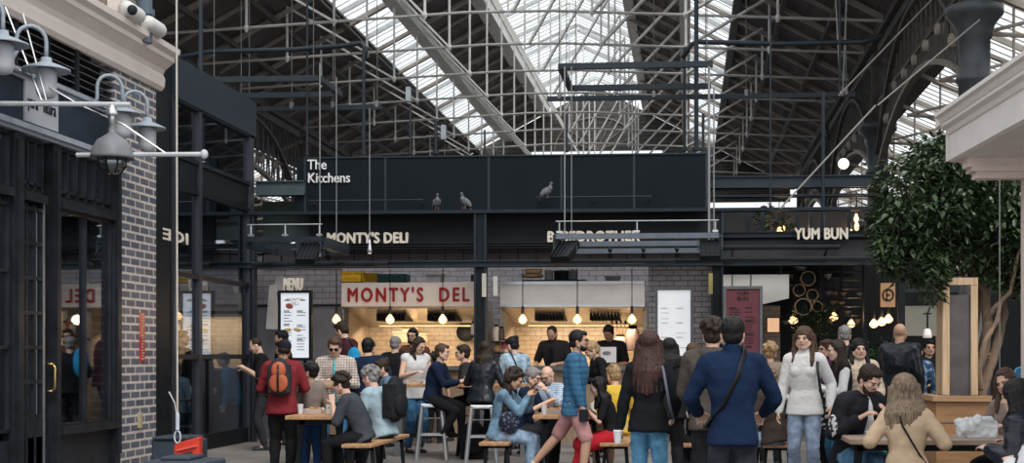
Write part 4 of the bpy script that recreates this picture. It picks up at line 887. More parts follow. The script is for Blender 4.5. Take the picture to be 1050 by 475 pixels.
# ------------------------------------------------------------------ people
def skin(tone):
    c = {'fair': (0.52, 0.33, 0.25), 'mid': (0.42, 0.25, 0.17), 'tan': (0.32, 0.18, 0.12), 'dark': (0.15, 0.08, 0.05)}[tone]
    return mat('skin_' + tone, [min(.9, v * 1.22) for v in c], 0.5, 0, 0.08, scale=8, spec=0.35)
HAIRC = {'black': (0.010, 0.009, 0.010), 'darkbrown': (0.028, 0.018, 0.013), 'brown': (0.075, 0.042, 0.026), 'auburn': (0.05, 0.024, 0.020), 'blonde': (0.33, 0.22, 0.12), 'ash': (0.20, 0.145, 0.10), 'grey': (0.22, 0.21, 0.21), 'white': (0.42, 0.40, 0.38)}
def hairmat(k): return mat('hair_' + k, HAIRC[k], 0.45, 0, 0.55, scale=30, bump=0.5, stretch=(3, 3, 0.5), spec=0.22)
def cloth(name, col, var=0.15, rough=0.9, scale=5, bump=0.35, **kw): return mat('cloth_' + name, col, rough, 0, var, scale=scale, bump=bump, spec=.12, **kw)
def denim(name, col): return mat('denim_' + name, col, 0.85, 0, 0.42, scale=11, bump=0.3, spec=.12)
def plaid_mat(name, c1, c2, c3, sc=14):
    if name in _M: return _M[name]
    m = mat(name, c1, 0.85, 0, 0.08); n = m.node_tree.nodes; l = m.node_tree.links; b = n['Principled BSDF']
    tc = n.new('ShaderNodeTexCoord'); prev = None
    for ax, cc in (('X', c2), ('Z', c3)):
        w = n.new('ShaderNodeTexWave'); w.bands_direction = ax; w.inputs['Scale'].default_value = sc; w.inputs['Distortion'].default_value = 1.0; w.inputs['Detail'].default_value = 1
        l.new(tc.outputs['Object'], w.inputs['Vector'])
        mx = n.new('ShaderNodeMix'); mx.data_type = 'RGBA'; mx.inputs[7].default_value = (*cc, 1)
        if prev is None: mx.inputs[6].default_value = (*c1, 1)
        else: l.new(prev, mx.inputs[6])
        rp = n.new('ShaderNodeMapRange'); rp.inputs[1].default_value = 0.55; rp.inputs[2].default_value = 0.9; l.new(w.outputs['Fac'], rp.inputs[0]); l.new(rp.outputs[0], mx.inputs[0]); prev = mx.outputs[2]
    l.new(prev, b.inputs['Base Color']); return m
def spot_mat(name, c1, c2, scale=14, lo=0.48, hi=0.52):
    if name in _M: return _M[name]
    m = mat(name, c1, 0.8); n = m.node_tree.nodes; l = m.node_tree.links; b = n['Principled BSDF']
    tc = n.new('ShaderNodeTexCoord'); z = n.new('ShaderNodeTexNoise'); z.inputs['Scale'].default_value = scale; z.inputs['Detail'].default_value = 1; l.new(tc.outputs['Object'], z.inputs['Vector'])
    rp = n.new('ShaderNodeMapRange'); rp.inputs[1].default_value = lo; rp.inputs[2].default_value = hi; l.new(z.outputs['Fac'], rp.inputs[0])
    mx = n.new('ShaderNodeMix'); mx.data_type = 'RGBA'; mx.inputs[6].default_value = (*c1, 1); mx.inputs[7].default_value = (*c2, 1); l.new(rp.outputs[0], mx.inputs[0]); l.new(mx.outputs[2], b.inputs['Base Color']); return m

_tex = {}
def fold_tex(sz):
    k = 'folds_%d' % int(sz * 1000)
    if k not in _tex:
        t = bpy.data.textures.new(k, 'CLOUDS'); t.noise_scale = sz; t.noise_depth = 2; _tex[k] = t
    return _tex[k]
def blob(mb, name, m, parent, vox=0.012, smooth=2, folds=0.0, fsz=0.07, label=None):
    o = mb.build(name, m, parent, smooth=True, recalc=False, label=label)
    r = o.modifiers.new('merge', 'REMESH'); r.mode = 'VOXEL'; r.voxel_size = vox; r.use_smooth_shade = True
    if smooth:
        s_ = o.modifiers.new('soften', 'SMOOTH'); s_.factor = 0.5; s_.iterations = smooth
    if folds:
        d = o.modifiers.new('folds', 'DISPLACE'); d.texture = fold_tex(fsz); d.strength = folds; d.mid_level = 0.5; d.texture_coords = 'LOCAL'
    return o
def ik(a, t, l1, l2, hint):
    a, t, hint = Vector(a), Vector(t), Vector(hint); d = t - a; L = min(d.length, (l1 + l2) * 0.995)
    if d.length < 1e-6: d = Vector((0, 0, -1))
    z = d.normalized(); t = a + z * L
    h = hint - z * hint.dot(z); h = h.normalized() if h.length > 1e-5 else z.orthogonal().normalized()
    ca = max(-1, min(1, (l1 * l1 + L * L - l2 * l2) / (2 * l1 * L))); q = a + z * (l1 * ca) + h * (l1 * math.sqrt(max(0, 1 - ca * ca)))
    return q, t
def hand(mb, wr, d, pn, k, side, curl=0.5, spread=1.0):
    """wrist, finger direction d, palm normal pn; thumb leaves the side of the palm"""
    d = Vector(d).normalized(); pn = Vector(pn); pn = (pn - d * pn.dot(d)).normalized(); s = d.cross(pn).normalized() * side
    k *= 1.08
    pr = [wr, wr + d * 0.05 * k, wr + d * 0.088 * k]
    for off in (-0.026, -0.009, 0.009, 0.026):
        mb.cap(wr + d * 0.012 * k + s * off * 0.6 * k, wr + d * 0.088 * k + s * off * k, 0.015 * k, 0.0125 * k, 8)
    for i, (off, L) in enumerate(((0.031, 0.068), (0.0105, 0.077), (-0.0105, 0.071), (-0.031, 0.055))):
        p = wr + d * 0.085 * k + s * off * k; dd = d.copy(); r = 0.0085 * k
        for j, f in enumerate((0.42, 0.32, 0.26)):
            a = curl * (0.55 + 0.35 * j); dd = (d * math.cos(curl * (0.5 + 0.75 * j)) + pn * math.sin(curl * (0.5 + 0.75 * j)) + s * off * 2.2 * spread).normalized()
            q = p + dd * L * f * k; mb.cap(p, q, r, r * 0.9, 8); p = q; r *= 0.92
    p = wr + d * 0.03 * k + s * 0.028 * k; d1 = (d * 0.7 + s * 0.75 + pn * 0.35).normalized(); q = p + d1 * 0.042 * k; mb.cap(p, q, 0.0125 * k, 0.0105 * k, 8)
    d2 = (d * 0.95 + s * 0.15 + pn * (0.3 + curl * 0.4)).normalized(); mb.cap(q, q + d2 * 0.034 * k, 0.0105 * k, 0.0085 * k, 8)

def person(px, py, s, rz, label, pose='stand', seat=0.46, lean=4, slean=0, twist=0, hy=0, hp=0, hr=0, tone='fair', hair=('short', 'darkbrown'), build=1.0,
           top=('tee', 'black', None), sleeve=1.0, hem=0.06, topinf=0.018, bottom=('trousers', None), blen=1.0, shoes=(0.03, 0.03, 0.035),
           L=None, Rr=None, Lh=None, Rh=None, Lf=None, Rf=None, curl=0.6, female=False, face=True, beard=None, glasses=None, hood=None, extra=None, child=False, collar=None, palmL=None, palmR=None, kfix=None, legs=True, inner=None, foldk=1.0):
    D = F_PX / s; rz = R(rz)
    tgt = W(px, py, D); ztop = tgt.z
    fem = female
    def skeleton(k):
        J = {}
        U = Vector((0, 0, 1))
        lb, ls = R(lean), R(slean)
        up1 = Vector((math.sin(ls) * .6, -math.sin(lb * 0.6), math.cos(lb * 0.6))).normalized()
        up2 = Vector((math.sin(ls), -math.sin(lb), math.cos(lb))).normalized()
        if pose == 'stand': pel = Vector((0, 0, 0.93 * k))
        else: pel = Vector((0, 0, seat + 0.085 * k))
        J['pel'] = pel; J['waist'] = pel + up1 * 0.16 * k; J['chest'] = J['waist'] + up2 * 0.20 * k; J['neck'] = J['chest'] + up2 * 0.165 * k
        tw = R(twist); X = Vector((math.cos(tw), math.sin(tw), 0)); F = Vector((math.sin(tw), -math.cos(tw), 0))
        X = (X - up2 * X.dot(up2)).normalized(); F = X.cross(up2) * -1
        J['X'], J['F'], J['U'] = X, (X.cross(up2)), up2   # X x U
        J['F'] = -(up2.cross(X)); 
        if J['F'].y > 0 and abs(tw) < 1.5: J['F'] = -J['F']
        sw = (0.158 if fem else 0.178) * k * (build * .35 + .65) * (0.92 if child else 1)
        J['sw'] = sw
        J['shL'] = J['chest'] + X * sw + up2 * 0.105 * k; J['shR'] = J['chest'] - X * sw + up2 * 0.105 * k
        q = Euler((R(hp), R(hr), R(twist * 0.6 + hy)), 'ZYX').to_matrix() if False else (Matrix.Rotation(R(twist * 0.6 + hy), 3, 'Z') @ Matrix.Rotation(R(hp), 3, 'X') @ Matrix.Rotation(R(hr), 3, 'Y'))
        J['HR'] = q; hs = k ** 0.5 * (1.0 if not child else 1.02); J['hs'] = hs
        base = J['neck'] + up2 * 0.045 * k
        J['hbase'] = base
        J['head'] = base + q @ Vector((0, -0.028, 0.112)) * hs + U * 0.0
        J['top'] = J['head'] + (q @ Vector((0, 0, 0.118))) * hs
        hw = 0.082 * k
        for sd, nm in ((1, 'L'), (-1, 'R')):
            hipj = pel + Vector((sd * hw, 0, -0.02 * k)); J['hip' + nm] = hipj
            ft = {'L': Lf, 'R': Rf}[nm]
            if ft is None:
                ft = (sd * 0.10 * k, 0.0, 0.08 * k) if pose == 'stand' else (sd * 0.11 * k, -0.42 * k, 0.08 * k)
            else: ft = (ft[0] * k, ft[1] * k, ft[2])
            hint = Vector((sd * 0.06, -1, 0.25 if pose == 'sit' else 0))
            kn, an = ik(hipj, ft, 0.44 * k, 0.42 * k, hint); J['kn' + nm] = kn; J['an' + nm] = an
            tg = {'L': L, 'R': Rr}[nm]
            if tg is None: tg = J['sh' + nm] + Vector((sd * 0.10, -0.05, -0.52)) * k
            else: tg = Vector((tg[0] * k, tg[1] * k, tg[2])) if abs(tg[2]) > 3 or True else tg
            eh = {'L': Lh, 'R': Rh}[nm] or (sd * 0.55, 0.6, -0.75)
            el, wr = ik(J['sh' + nm], tg, 0.285 * k, 0.255 * k, eh); J['el' + nm] = el; J['wr' + nm] = wr
        return J
    k = 1.0
    if kfix: k = kfix
    else:
        for _ in range(6):
            zt = skeleton(k)['top'].z; e = 1e-2; g = (skeleton(k + e)['top'].z - zt) / e
            k = max(0.55, min(1.16, k + (ztop - zt) / g))
    J = skeleton(k)
    off = Matrix.Rotation(rz, 3, 'Z') @ J['head']
    root = empty('person', (tgt.x - off.x, D - off.y, 0), rz, label=label, cat='person')
    X, U, F = J['X'], J['U'], J['F']; b_ = build; hs = J['hs']; H = J['HR']; hc = J['head']
    vx = 0.010 if s > 68 else 0.0135
    def hd(v): return hc + H @ (Vector(v) * hs)
    # torso loft helper: elliptical tube pelvis -> neck
    def torso(mb, inf=0.0, low=0.0, flare=0.0, top_=True, neck=True):
        P, Q = [], []
        wd = lambda w, d: (w * k * b_ + inf, d * k * b_ + inf)
        hipw, hipd = (0.165, 0.112) if fem else (0.152, 0.108)
        wst = (0.118, 0.088) if fem else (0.134, 0.098)
        cst = (0.146, 0.112) if fem else (0.168, 0.118)
        pel = J['pel']; dn = (pel - J['waist']).normalized()
        if low: 
            P.append(pel + dn * (low + 0.002)); w_ = wd(hipw, hipd); Q.append((w_[0] * 0.99 + flare, w_[1] * 0.98 + flare))
            P.append(pel + dn * low * 0.8); Q.append((w_[0] + flare, w_[1] + flare))
        else: P.append(pel + dn * 0.075 * k); Q.append(wd(hipw * .8, hipd * .8))
        P.append(pel); Q.append(wd(hipw, hipd)); P.append(pel.lerp(J['waist'], 0.55)); Q.append(wd(hipw * .9, hipd * .93))
        P.append(J['waist']); Q.append(wd(*wst)); P.append(J['waist'].lerp(J['chest'], 0.55)); Q.append(wd((wst[0] + cst[0]) / 2 + .008, (wst[1] + cst[1]) / 2 + .008))
        P.append(J['chest']); Q.append(wd(*cst)); P.append(J['chest'] + U * 0.075 * k); Q.append(wd(cst[0] * 1.02, cst[1] * .92))
        P.append(J['chest'] + U * 0.125 * k); Q.append(wd(cst[0] * .82, cst[1] * .72)); P.append(J['neck']); Q.append(wd(0.07, 0.068))
        # rings with X as side axis
        rings = []; n = 18
        for p, (a, d) in zip(P, Q):
            rings.append([mb.bm.verts.new(p + X * a * math.copysign(abs(math.cos(t)) ** .85, math.cos(t)) + X.cross(U) * d * math.copysign(abs(math.sin(t)) ** .85, math.sin(t))) for t in [2 * math.pi * i / n for i in range(n)]])
        for A, B in zip(rings, rings[1:]):
            for i in range(n): mb.bm.faces.new((A[i], A[(i + 1) % n], B[(i + 1) % n], B[i]))
        mb.bm.faces.new(rings[0][::-1]); mb.bm.faces.new(rings[-1])
        for sd, nm in ((1, 'L'), (-1, 'R')):
            sh = J['sh' + nm]; mb.cap(J['neck'] - U * 0.03 * k, sh - X * sd * 0.02 * k, 0.055 * k + inf * .8, 0.060 * k * b_ + inf, 12)
        if fem:
            for sd in (1, -1): mb.ell(J['chest'] + X * sd * 0.065 * k - U * 0.01 * k + F * (0.075 * k * b_), (0.062 * k + inf * .7, 0.055 * k + inf * .6, 0.06 * k + inf * .6))
    def arm(mb, nm, inf=0.0, frac=2.0):
        sh, el, wr = J['sh' + nm], J['el' + nm], J['wr' + nm]; q = k * (0.6 + 0.4 * b_) * (.88 if fem else 1)
        if frac <= 1.0:
            e = sh.lerp(el, frac); mb.cap(sh, e, 0.058 * q + inf, 0.05 * q + inf, 12); return
        mb.cap(sh, sh.lerp(el, .45), 0.056 * q + inf, 0.05 * q + inf, 12).cap(sh.lerp(el, .4), el, 0.05 * q + inf, 0.040 * q + inf, 12)
        e = el.lerp(wr, min(1, frac - 1.0)); m_ = el.lerp(wr, min(.35, frac - 1))
        mb.cap(el, m_, 0.040 * q + inf, 0.041 * q + inf, 12)
        if frac > 1.35: mb.cap(m_, e, 0.041 * q + inf, 0.029 * q + inf * (1 if inf < .02 else .8), 12)
    def leg(mb, nm, inf=0.0, frac=2.0, flare=0.0):
        hp_, kn, an = J['hip' + nm], J['kn' + nm], J['an' + nm]; q = k * (0.5 + 0.5 * b_)
        t1 = min(1.0, frac)
        mb.cap(hp_, hp_.lerp(kn, t1 * .5), 0.082 * q + inf, 0.076 * q + inf + flare * .3, 14).cap(hp_.lerp(kn, t1 * .5), hp_.lerp(kn, t1), 0.078 * q + inf + flare * .3, (0.058 if t1 > .95 else .068) * q + inf + flare, 14)
        if frac > 1:
            t2 = frac - 1.0; c = kn.lerp(an, min(.33, t2)); e = kn.lerp(an, t2)
            mb.cap(kn, c, 0.057 * q + inf, 0.056 * q + inf + flare * .2, 12)
            if t2 > .34: mb.cap(c, e, 0.056 * q + inf + flare * .2, 0.036 * q + inf * 1.2 + flare, 12)
    # ---- body: one continuous surface
    mb = MB(); torso(mb)
    for nm, sd in (('L', 1), ('R', -1)):
        arm(mb, nm)
        fd = (J['wr' + nm] - J['el' + nm]).normalized()
        pn = {'L': palmL, 'R': palmR}[nm]
        if pn is None: pn = Vector((-sd, 0, 0)) if abs(fd.z) > .6 else Vector((-sd * .3, 0, -1))
        th = -1 if sd > 0 else 1
        # thumb side: towards the front for hanging arms, upward/inward otherwise
        dd = fd; pnn = Vector(pn); ss = dd.cross((pnn - dd * pnn.dot(dd)).normalized())
        want = Vector((0, -1, 0)) if abs(fd.z) > .6 else Vector((-sd, 0, .3))
        side = 1 if ss.dot(want) > 0 else -1
        hand(mb, J['wr' + nm], fd, pn, k * (.92 if fem else 1), side, curl)
        if legs:
            leg(mb, nm); an = J['an' + nm]
            mb.cap(an, an + Vector((0, 0.03 * k, -0.035 * k)), 0.035 * k, 0.03 * k, 10).cap(an + Vector((0, 0, -.03 * k)), an + Vector((0, -0.13 * k, -0.055 * k)), 0.032 * k, 0.022 * k, 10)
    mb.cap(J['neck'] - U * 0.02 * k, hd((0, .02, -.045)), (0.050 if fem else 0.058) * k * (b_ * .5 + .5), (0.047 if fem else 0.055) * hs, 12)
    mb.ell(hd((0, .014, .030)), (.077 * hs, .094 * hs, .088 * hs), H).ell(hd((0, -.020, -.028)), (.064 * hs, .070 * hs, .080 * hs), H)
    mb.ell(hd((0, -.048, -.086)), (.034 * hs, .034 * hs, .026 * hs), H).ell(hd((0, -.074, .020)), (.052 * hs, .018 * hs, .012 * hs), H)
    for sd in (1, -1):
        mb.ell(hd((sd * .036, -.062, -.022)), (.022 * hs, .020 * hs, .018 * hs), H).ell(hd((sd * .077, .008, -.012)), (.011 * hs, .021 * hs, .031 * hs), H)
        mb.cap(hd((sd * .058, .0, -.05)), hd((sd * .026, -.045, -.088)), .028 * hs, .022 * hs, 8)
    mb.cap(hd((0, -.088, .008)), hd((0, -.102, -.024)), .008 * hs, .0125 * hs, 8)
    body = blob(mb, 'body', skin(tone), root, vx * 0.85, 1)
    # ---- face details
    if face:
        for sd in (1, -1):
            e = MB().ell(hd((sd * .031, -.0835, .000)), (.0125 * hs, .0085 * hs, .0060 * hs), H, 10, 8).build('eye', mat('eye_white', (.26, .22, .20), .5, 0, .02, spec=.1), root, smooth=True)
            MB().ell(hd((sd * .031, -.0905, .000)), (.0072 * hs, .004 * hs, .0065 * hs), H, 8, 6).build('iris', mat('eye_dark', (.02, .013, .01), .5, spec=.1), e, smooth=True)
            MB().cap(hd((sd * .016, -.0945, .020)), hd((sd * .047, -.083, .021)), .0048 * hs, .0035 * hs, 6).build('eyebrow', hairmat(hair[1] if hair[1] not in ('white', 'blonde') else 'ash'), root, smooth=True)
        MB().ell(hd((0, -.0895, -.052)), (.022 * hs, .008 * hs, .0075 * hs), H, 12, 8).build('lips', mat('lips_' + tone, [c * f for c, f in zip({'fair': (0.50, 0.20, 0.17), 'mid': (0.36, 0.14, 0.11), 'tan': (0.26, 0.11, 0.09), 'dark': (0.13, 0.06, 0.05)}[tone], (1, 1, 1))], .4), root, smooth=True)
    if glasses:
        q = MB()
        for sd in (1, -1):
            c = hd((sd * .032, -.098, -.001)); pts = [hd((sd * .032 + .024 * math.cos(a), -.099, -.001 + .017 * math.sin(a))) for a in [2 * math.pi * i / 14 for i in range(14)]]
            q.tube(pts, .0025, 5, closed=True); q.tube([hd((sd * .056, -.097, .004)), hd((sd * .078, -.03, .006)), hd((sd * .079, .02, .0))], .0025, 5)
            if glasses == 'sun': q.prism(pts, H @ Vector((0, .003, 0)))
        q.tube([hd((-.009, -.1, .004)), hd((.009, -.1, .004))], .0025, 5); q.build('glasses', M_black, root)
    if beard:
        q = MB(); q.ell(hd((0, -.050, -.088)), (.039 * hs, .038 * hs, .032 * hs), H)
        for sd in (1, -1): q.cap(hd((sd * .064, .0, -.030)), hd((sd * .036, -.045, -.086)), .017 * hs, .028 * hs, 8)
        q.cap(hd((-.02, -.088, -.041)), hd((.02, -.088, -.041)), .006 * hs, .006 * hs, 8)
        blob(q, 'beard', hairmat(beard), root, .007, 1, .006, .02)
    # ---- hair
    hk, hcol = hair[0], hair[1]; hm = hairmat(hcol); rnd = random.Random(int(px * 7 + py))
    if hk != 'bald':
        q = MB()
        vol = hair[2] if len(hair) > 2 else 1.0
        if hk == 'cap':
            c_ = hair[2]; cm = cloth('cap_%d' % int(px), c_)
            q2 = MB(); q2.ell(hd((0, .016, .045)), (.086 * hs, .103 * hs, .086 * hs), H); q2.ell(hd((0, -.115, .042)), (.062 * hs, .06 * hs, .008 * hs), H @ Matrix.Rotation(R(12), 3, 'X'))
            blob(q2, 'cap', cm, root, .008, 1); q.ell(hd((0, .03, .0)), (.081 * hs, .086 * hs, .062 * hs), H)
        elif hk == 'fringe':
            q.ell(hd((0, .036, -.005)), (.083 * hs, .078 * hs, .050 * hs), H)
        elif hk == 'crop':
            q.ell(hd((0, .022, .036)), (.0825 * hs, .094 * hs, .088 * hs), H)
        else:
            q.ell(hd((0, .026, .040)), ((.088) * vol * hs, .098 * vol * hs, .090 * vol * hs), H)
            q.ell(hd((0, .045, -.02)), (.076 * vol * hs, .070 * vol * hs, .07 * hs), H)
            q.ell(hd((.015, -.045, .083)), (.060 * hs, .045 * hs, .030 * vol * hs), H) if hk not in ('long', 'half') else q.ell(hd((0, -.028, .090)), (.056 * hs, .042 * hs, .022 * hs), H)
            for sd in (1, -1): q.ell(hd((sd * .074, .0, .026)), (.014 * hs, .038 * hs, .045 * hs), H)
        if hk in ('long', 'half'):
            Lg = hair[3] if len(hair) > 3 else 0.36; dn = Vector((0, 0, -1)); bk = H @ Vector((0, 1, 0)); sx = H @ Vector((1, 0, 0))
            for i in range(-4, 5):
                a = i / 4; st = hd((a * .076 * vol, .060 - .045 * a * a, .045)); e0 = st + dn * .12 + bk * .025 + sx * a * .012
                e1 = st + dn * (.06 + Lg * .5) + bk * (.085 - .03 * abs(a)) + sx * a * .04 * vol; e2 = st + dn * (.05 + Lg * (1 - .10 * abs(a))) + bk * (.115 - .05 * abs(a)) + sx * a * .06 * vol
                r1 = (.040 if abs(a) < .8 else .032) * vol
                q.tube([st, e0, e1, e2], [(r1, r1), (r1, r1), (r1 * .9, r1 * .9), (r1 * .35, r1 * .35)], 8)
            for sd in (1, -1):
                st = hd((sd * .070, -.006, .055)); f = H @ Vector((0, -1, 0))
                q.tube([st, hd((sd * .088, .012, -.02)), hd((sd * .092, .008, -.09)) , hd((sd * .095, -.02, -.10)) + dn * Lg * .35 + f * .02, hd((sd * .09, -.03, -.1)) + dn * Lg * .62 + f * .03], [.018, .025, .028, .028, .010], 8)
        if hk == 'curly' or hk == 'longcurly':
            for i in range(46):
                a = rnd.uniform(0, 2 * math.pi); zz = rnd.uniform(-.3, 1); rr_ = math.sqrt(max(0, 1 - zz * zz)); v = Vector((rr_ * math.cos(a) * .092, .03 + rr_ * math.sin(a) * .10, .04 + zz * .095))
                if v.y < -.045 and v.z < .08: continue
                q.ell(hd(v), (.026 * hs, .026 * hs, .024 * hs), None, 8, 6)
            if hk == 'longcurly':
                Lg = hair[3] if len(hair) > 3 else 0.34
                for i in range(95):
                    a = rnd.uniform(-1.35, 1.35); t = rnd.random(); rad = .10 + .075 * t
                    p = hc + H @ Vector((rad * math.sin(a), .02 + rad * .75 * math.cos(a), 0)) * hs + Vector((0, 0, .02 - Lg * t)); q.ell(p, (.042, .042, .044), None, 8, 6)
        if hk == 'bun': q.ell(hd((0, .10, .085)), (.042 * hs, .042 * hs, .040 * hs), H); q.ell(hd((0, .075, .07)), (.03, .03, .03), H)
        if hk == 'updo':
            for i in range(22):
                a = rnd.uniform(0, 6.28); rr_ = rnd.uniform(.0, .06); q.ell(hd((rr_ * math.cos(a), .06 + rr_ * .5 * math.sin(a), .075 + rnd.uniform(-.05, .045))), (.026, .026, .024), None, 8, 6)
        if hk in ('ponytail', 'braid'):
            Lg = hair[3] if len(hair) > 3 else .35; p = hd((0, .11, .04)); bk = H @ Vector((0, 1, 0)); q.cap(hd((0, .08, .05)), p, .028, .025)
            pts = [p, p + bk * .04 + Vector((0, 0, -.06)), p + bk * .05 + Vector((0, 0, -Lg * .55)), p + bk * .03 + Vector((0, 0, -Lg))]; q.tube(pts, [.024, .032, .030, .010], 8)
        ho = blob(q, 'hair', hm, root, .008, 1, .010 if hk in ('short', 'curly', 'longcurly', 'updo') else .006, .022)
    # ---- clothes
    cz = 0.013 if s < 100 else 0.011
    tk, tm = top[0], top[1]
    q = MB(); inf = topinf
    torso(q, inf, (hem * k + .06) if pose == 'stand' else min(hem, .03) * k + .05, 0.012 if tk in ('tee', 'shirt', 'tank') else .016)
    for nm in 'LR':
        if sleeve > 0: arm(q, nm, inf * .85, sleeve)
    if collar == 'turtle': q.cap(J['neck'] - U * .01, J['neck'] + U * .075 * k, .066 * k, .062 * k, 14)
    if collar == 'hood':
        bk = J['X'].cross(J['U']); bk = bk if bk.dot(F) < 0 else -bk
        q.cap(J['neck'] + X * .07 * k + bk * .05, J['neck'] - X * .07 * k + bk * .05, .045 * k, .045 * k).ell(J['neck'] + bk * .09 - U * .03, (.09 * k, .05 * k, .07 * k))
    if collar == 'stand': q.cap(J['neck'] - U * .01, J['neck'] + U * .045 * k, .075 * k, .070 * k, 14)
    blob(q, {'tee': 't_shirt', 'shirt': 'shirt', 'sweater': 'sweater', 'jacket': 'jacket', 'coat': 'coat', 'tank': 'sleeveless_top', 'dress': 'dress', 'vest': 'vest'}[tk], tm, root, cz, 2, foldk * (.020 if tk in ('jacket', 'shirt', 'coat', 'sweater') else .014), .085)
    if inner:   # shirt front showing in an open jacket
        q = MB(); P = [J['pel'] + F * (0.118 * k * b_ + inf * .9) - U * .02, J['waist'] + F * (.105 * k * b_ + inf * 1.0), J['chest'] + F * (.125 * k * b_ + inf * .75), J['chest'] + U * .10 * k + F * (.088 * k * b_ + inf * .5), J['neck'] + F * .055 * k]
        q.tube(P, [(.055, .02), (.052, .02), (.055, .022), (.05, .02), (.03, .015)], 10); blob(q, 'shirt_front', inner, root, .010, 1)
    if legs:
        bk_, bm_ = bottom[0], bottom[1]
        q = MB(); pel = J['pel']
        if bk_ in ('trousers', 'shorts', 'wide'):
            infb = {'trousers': .012, 'shorts': .016, 'wide': .026}[bk_]
            q.ell(pel - Vector((0, 0, .01)), ((.165 if fem else .152) * k * b_ + .004, .108 * k * b_ + .006, .12 * k)); q.cap(pel, J['waist'].lerp(pel, .45), .10 * k * b_, .10 * k * b_)
            q.ell(pel + X * .05 + U * .05, (.09 * k * b_, .10 * k * b_, .06 * k)).ell(pel - X * .05 + U * .05, (.09 * k * b_, .10 * k * b_, .06 * k))
            for nm in 'LR': leg(q, nm, infb, {'trousers': 1.93, 'wide': 1.96, 'shorts': .92}[bk_] * (1 if blen == 1 else blen), .03 if bk_ == 'wide' else .0)
        elif bk_ == 'skirt':
            for nm in 'LR': leg(q, nm, .045, 1.0 * blen if blen <= 1 else 1.3, .04)
            q.ell(pel, (.19 * k * b_, .14 * k, .14 * k)); q.cap(J['knL'].lerp(J['hipL'], .5), J['knR'].lerp(J['hipR'], .5), .12 * k, .12 * k).cap(J['knL'].lerp(J['hipL'], .15), J['knR'].lerp(J['hipR'], .15), .11 * k, .11 * k)
        blob(q, {'trousers': 'trousers', 'wide': 'trousers', 'shorts': 'shorts', 'skirt': 'skirt'}[bk_], bm_, root, cz, 2, .016, .08)
        for nm in 'LR':
            an = J['an' + nm]; kn = J['kn' + nm]
            q = MB(); q.ell(an + Vector((0, .022 * k, -.040 * k)), (.036 * k, .044 * k, .040 * k)).ell(an + Vector((0, -.07 * k, -.050 * k)), (.038 * k, .085 * k, .030 * k)).ell(an + Vector((0, -.135 * k, -.057 * k)), (.040 * k, .05 * k, .024 * k)).cap(an, an + Vector((0, 0, -.03)), .044 * k, .04 * k)
            so = blob(q, 'shoe', mat('shoe_%d%d%d' % tuple(int(c * 90) for c in shoes), shoes, .5), root, .010, 1)
            z = an.z - .077 * k
            MB().ell((an.x, an.y - .05 * k, z + .006), (.043 * k, .135 * k, .014)).build('sole', mat('sole_pale', (.35, .34, .32) if sum(shoes) > .3 else (.02, .02, .02), .6) if sum(shoes) > .3 else mat('sole_dark', (.02, .02, .02), .6), so, smooth=True)
    J['root'] = root; J['k'] = k; J['hd'] = hd; J['inf'] = inf; J['b'] = b_
    return J

def strap(J, name, m, pts, w=.018, th=.005, label=None):
    """a flat band through local points"""
    q = MB(); P = [Vector(p) for p in pts]
    q.tube(P, [(w, th)] * len(P), 8); return q.build(name, m, J['root'], smooth=True, label=label)
def held(J, nm, name, cat, label, m, size, off=(0, 0, 0), rot=(0, 0, 0)):
    """small thing held in a hand: a top-level thing of its own"""
    r = J['root']; M = Matrix.LocRotScale(r.location, r.rotation_euler, None)
    fd = (J['wr' + nm] - J['el' + nm]).normalized(); p = M @ (J['wr' + nm] + fd * .09 + Vector(off))
    o = MB().box((0, 0, 0), size).build(name, m, label=label, cat=cat, bevel=min(size) * .3); o.location = p; o.rotation_euler = (R(rot[0]), R(rot[1]), r.rotation_euler[2] + R(rot[2])); return o
def to_world(J, v): r = J['root']; return Matrix.LocRotScale(r.location, r.rotation_euler, None) @ Vector(v)
def cross_strap(J, m, side=1, w=.02):
    """strap over one shoulder, across back and chest to the other hip"""
    k, b_, inf, X, U, F = J['k'], J['b'], J['inf'], J['X'], J['U'], J['F']; P = []
    sh = J['neck'] + X * side * .085 * k + U * .02; o = inf + .012
    P = [J['pel'] - X * side * (.16 * k * b_ + o), J['waist'] - F * (.105 * k * b_ + o) - X * side * .07, J['chest'] - F * (.118 * k * b_ + o) + X * side * .03, sh - F * (.06 + o) , sh + U * (.02 + inf), sh + F * (.06 + o), J['chest'] + F * (.12 * k * b_ + o) + X * side * .03, J['waist'] + F * (.105 * k * b_ + o) - X * side * .07, J['pel'] - X * side * (.16 * k * b_ + o)]
    return strap(J, 'bag_strap', m, P, w)
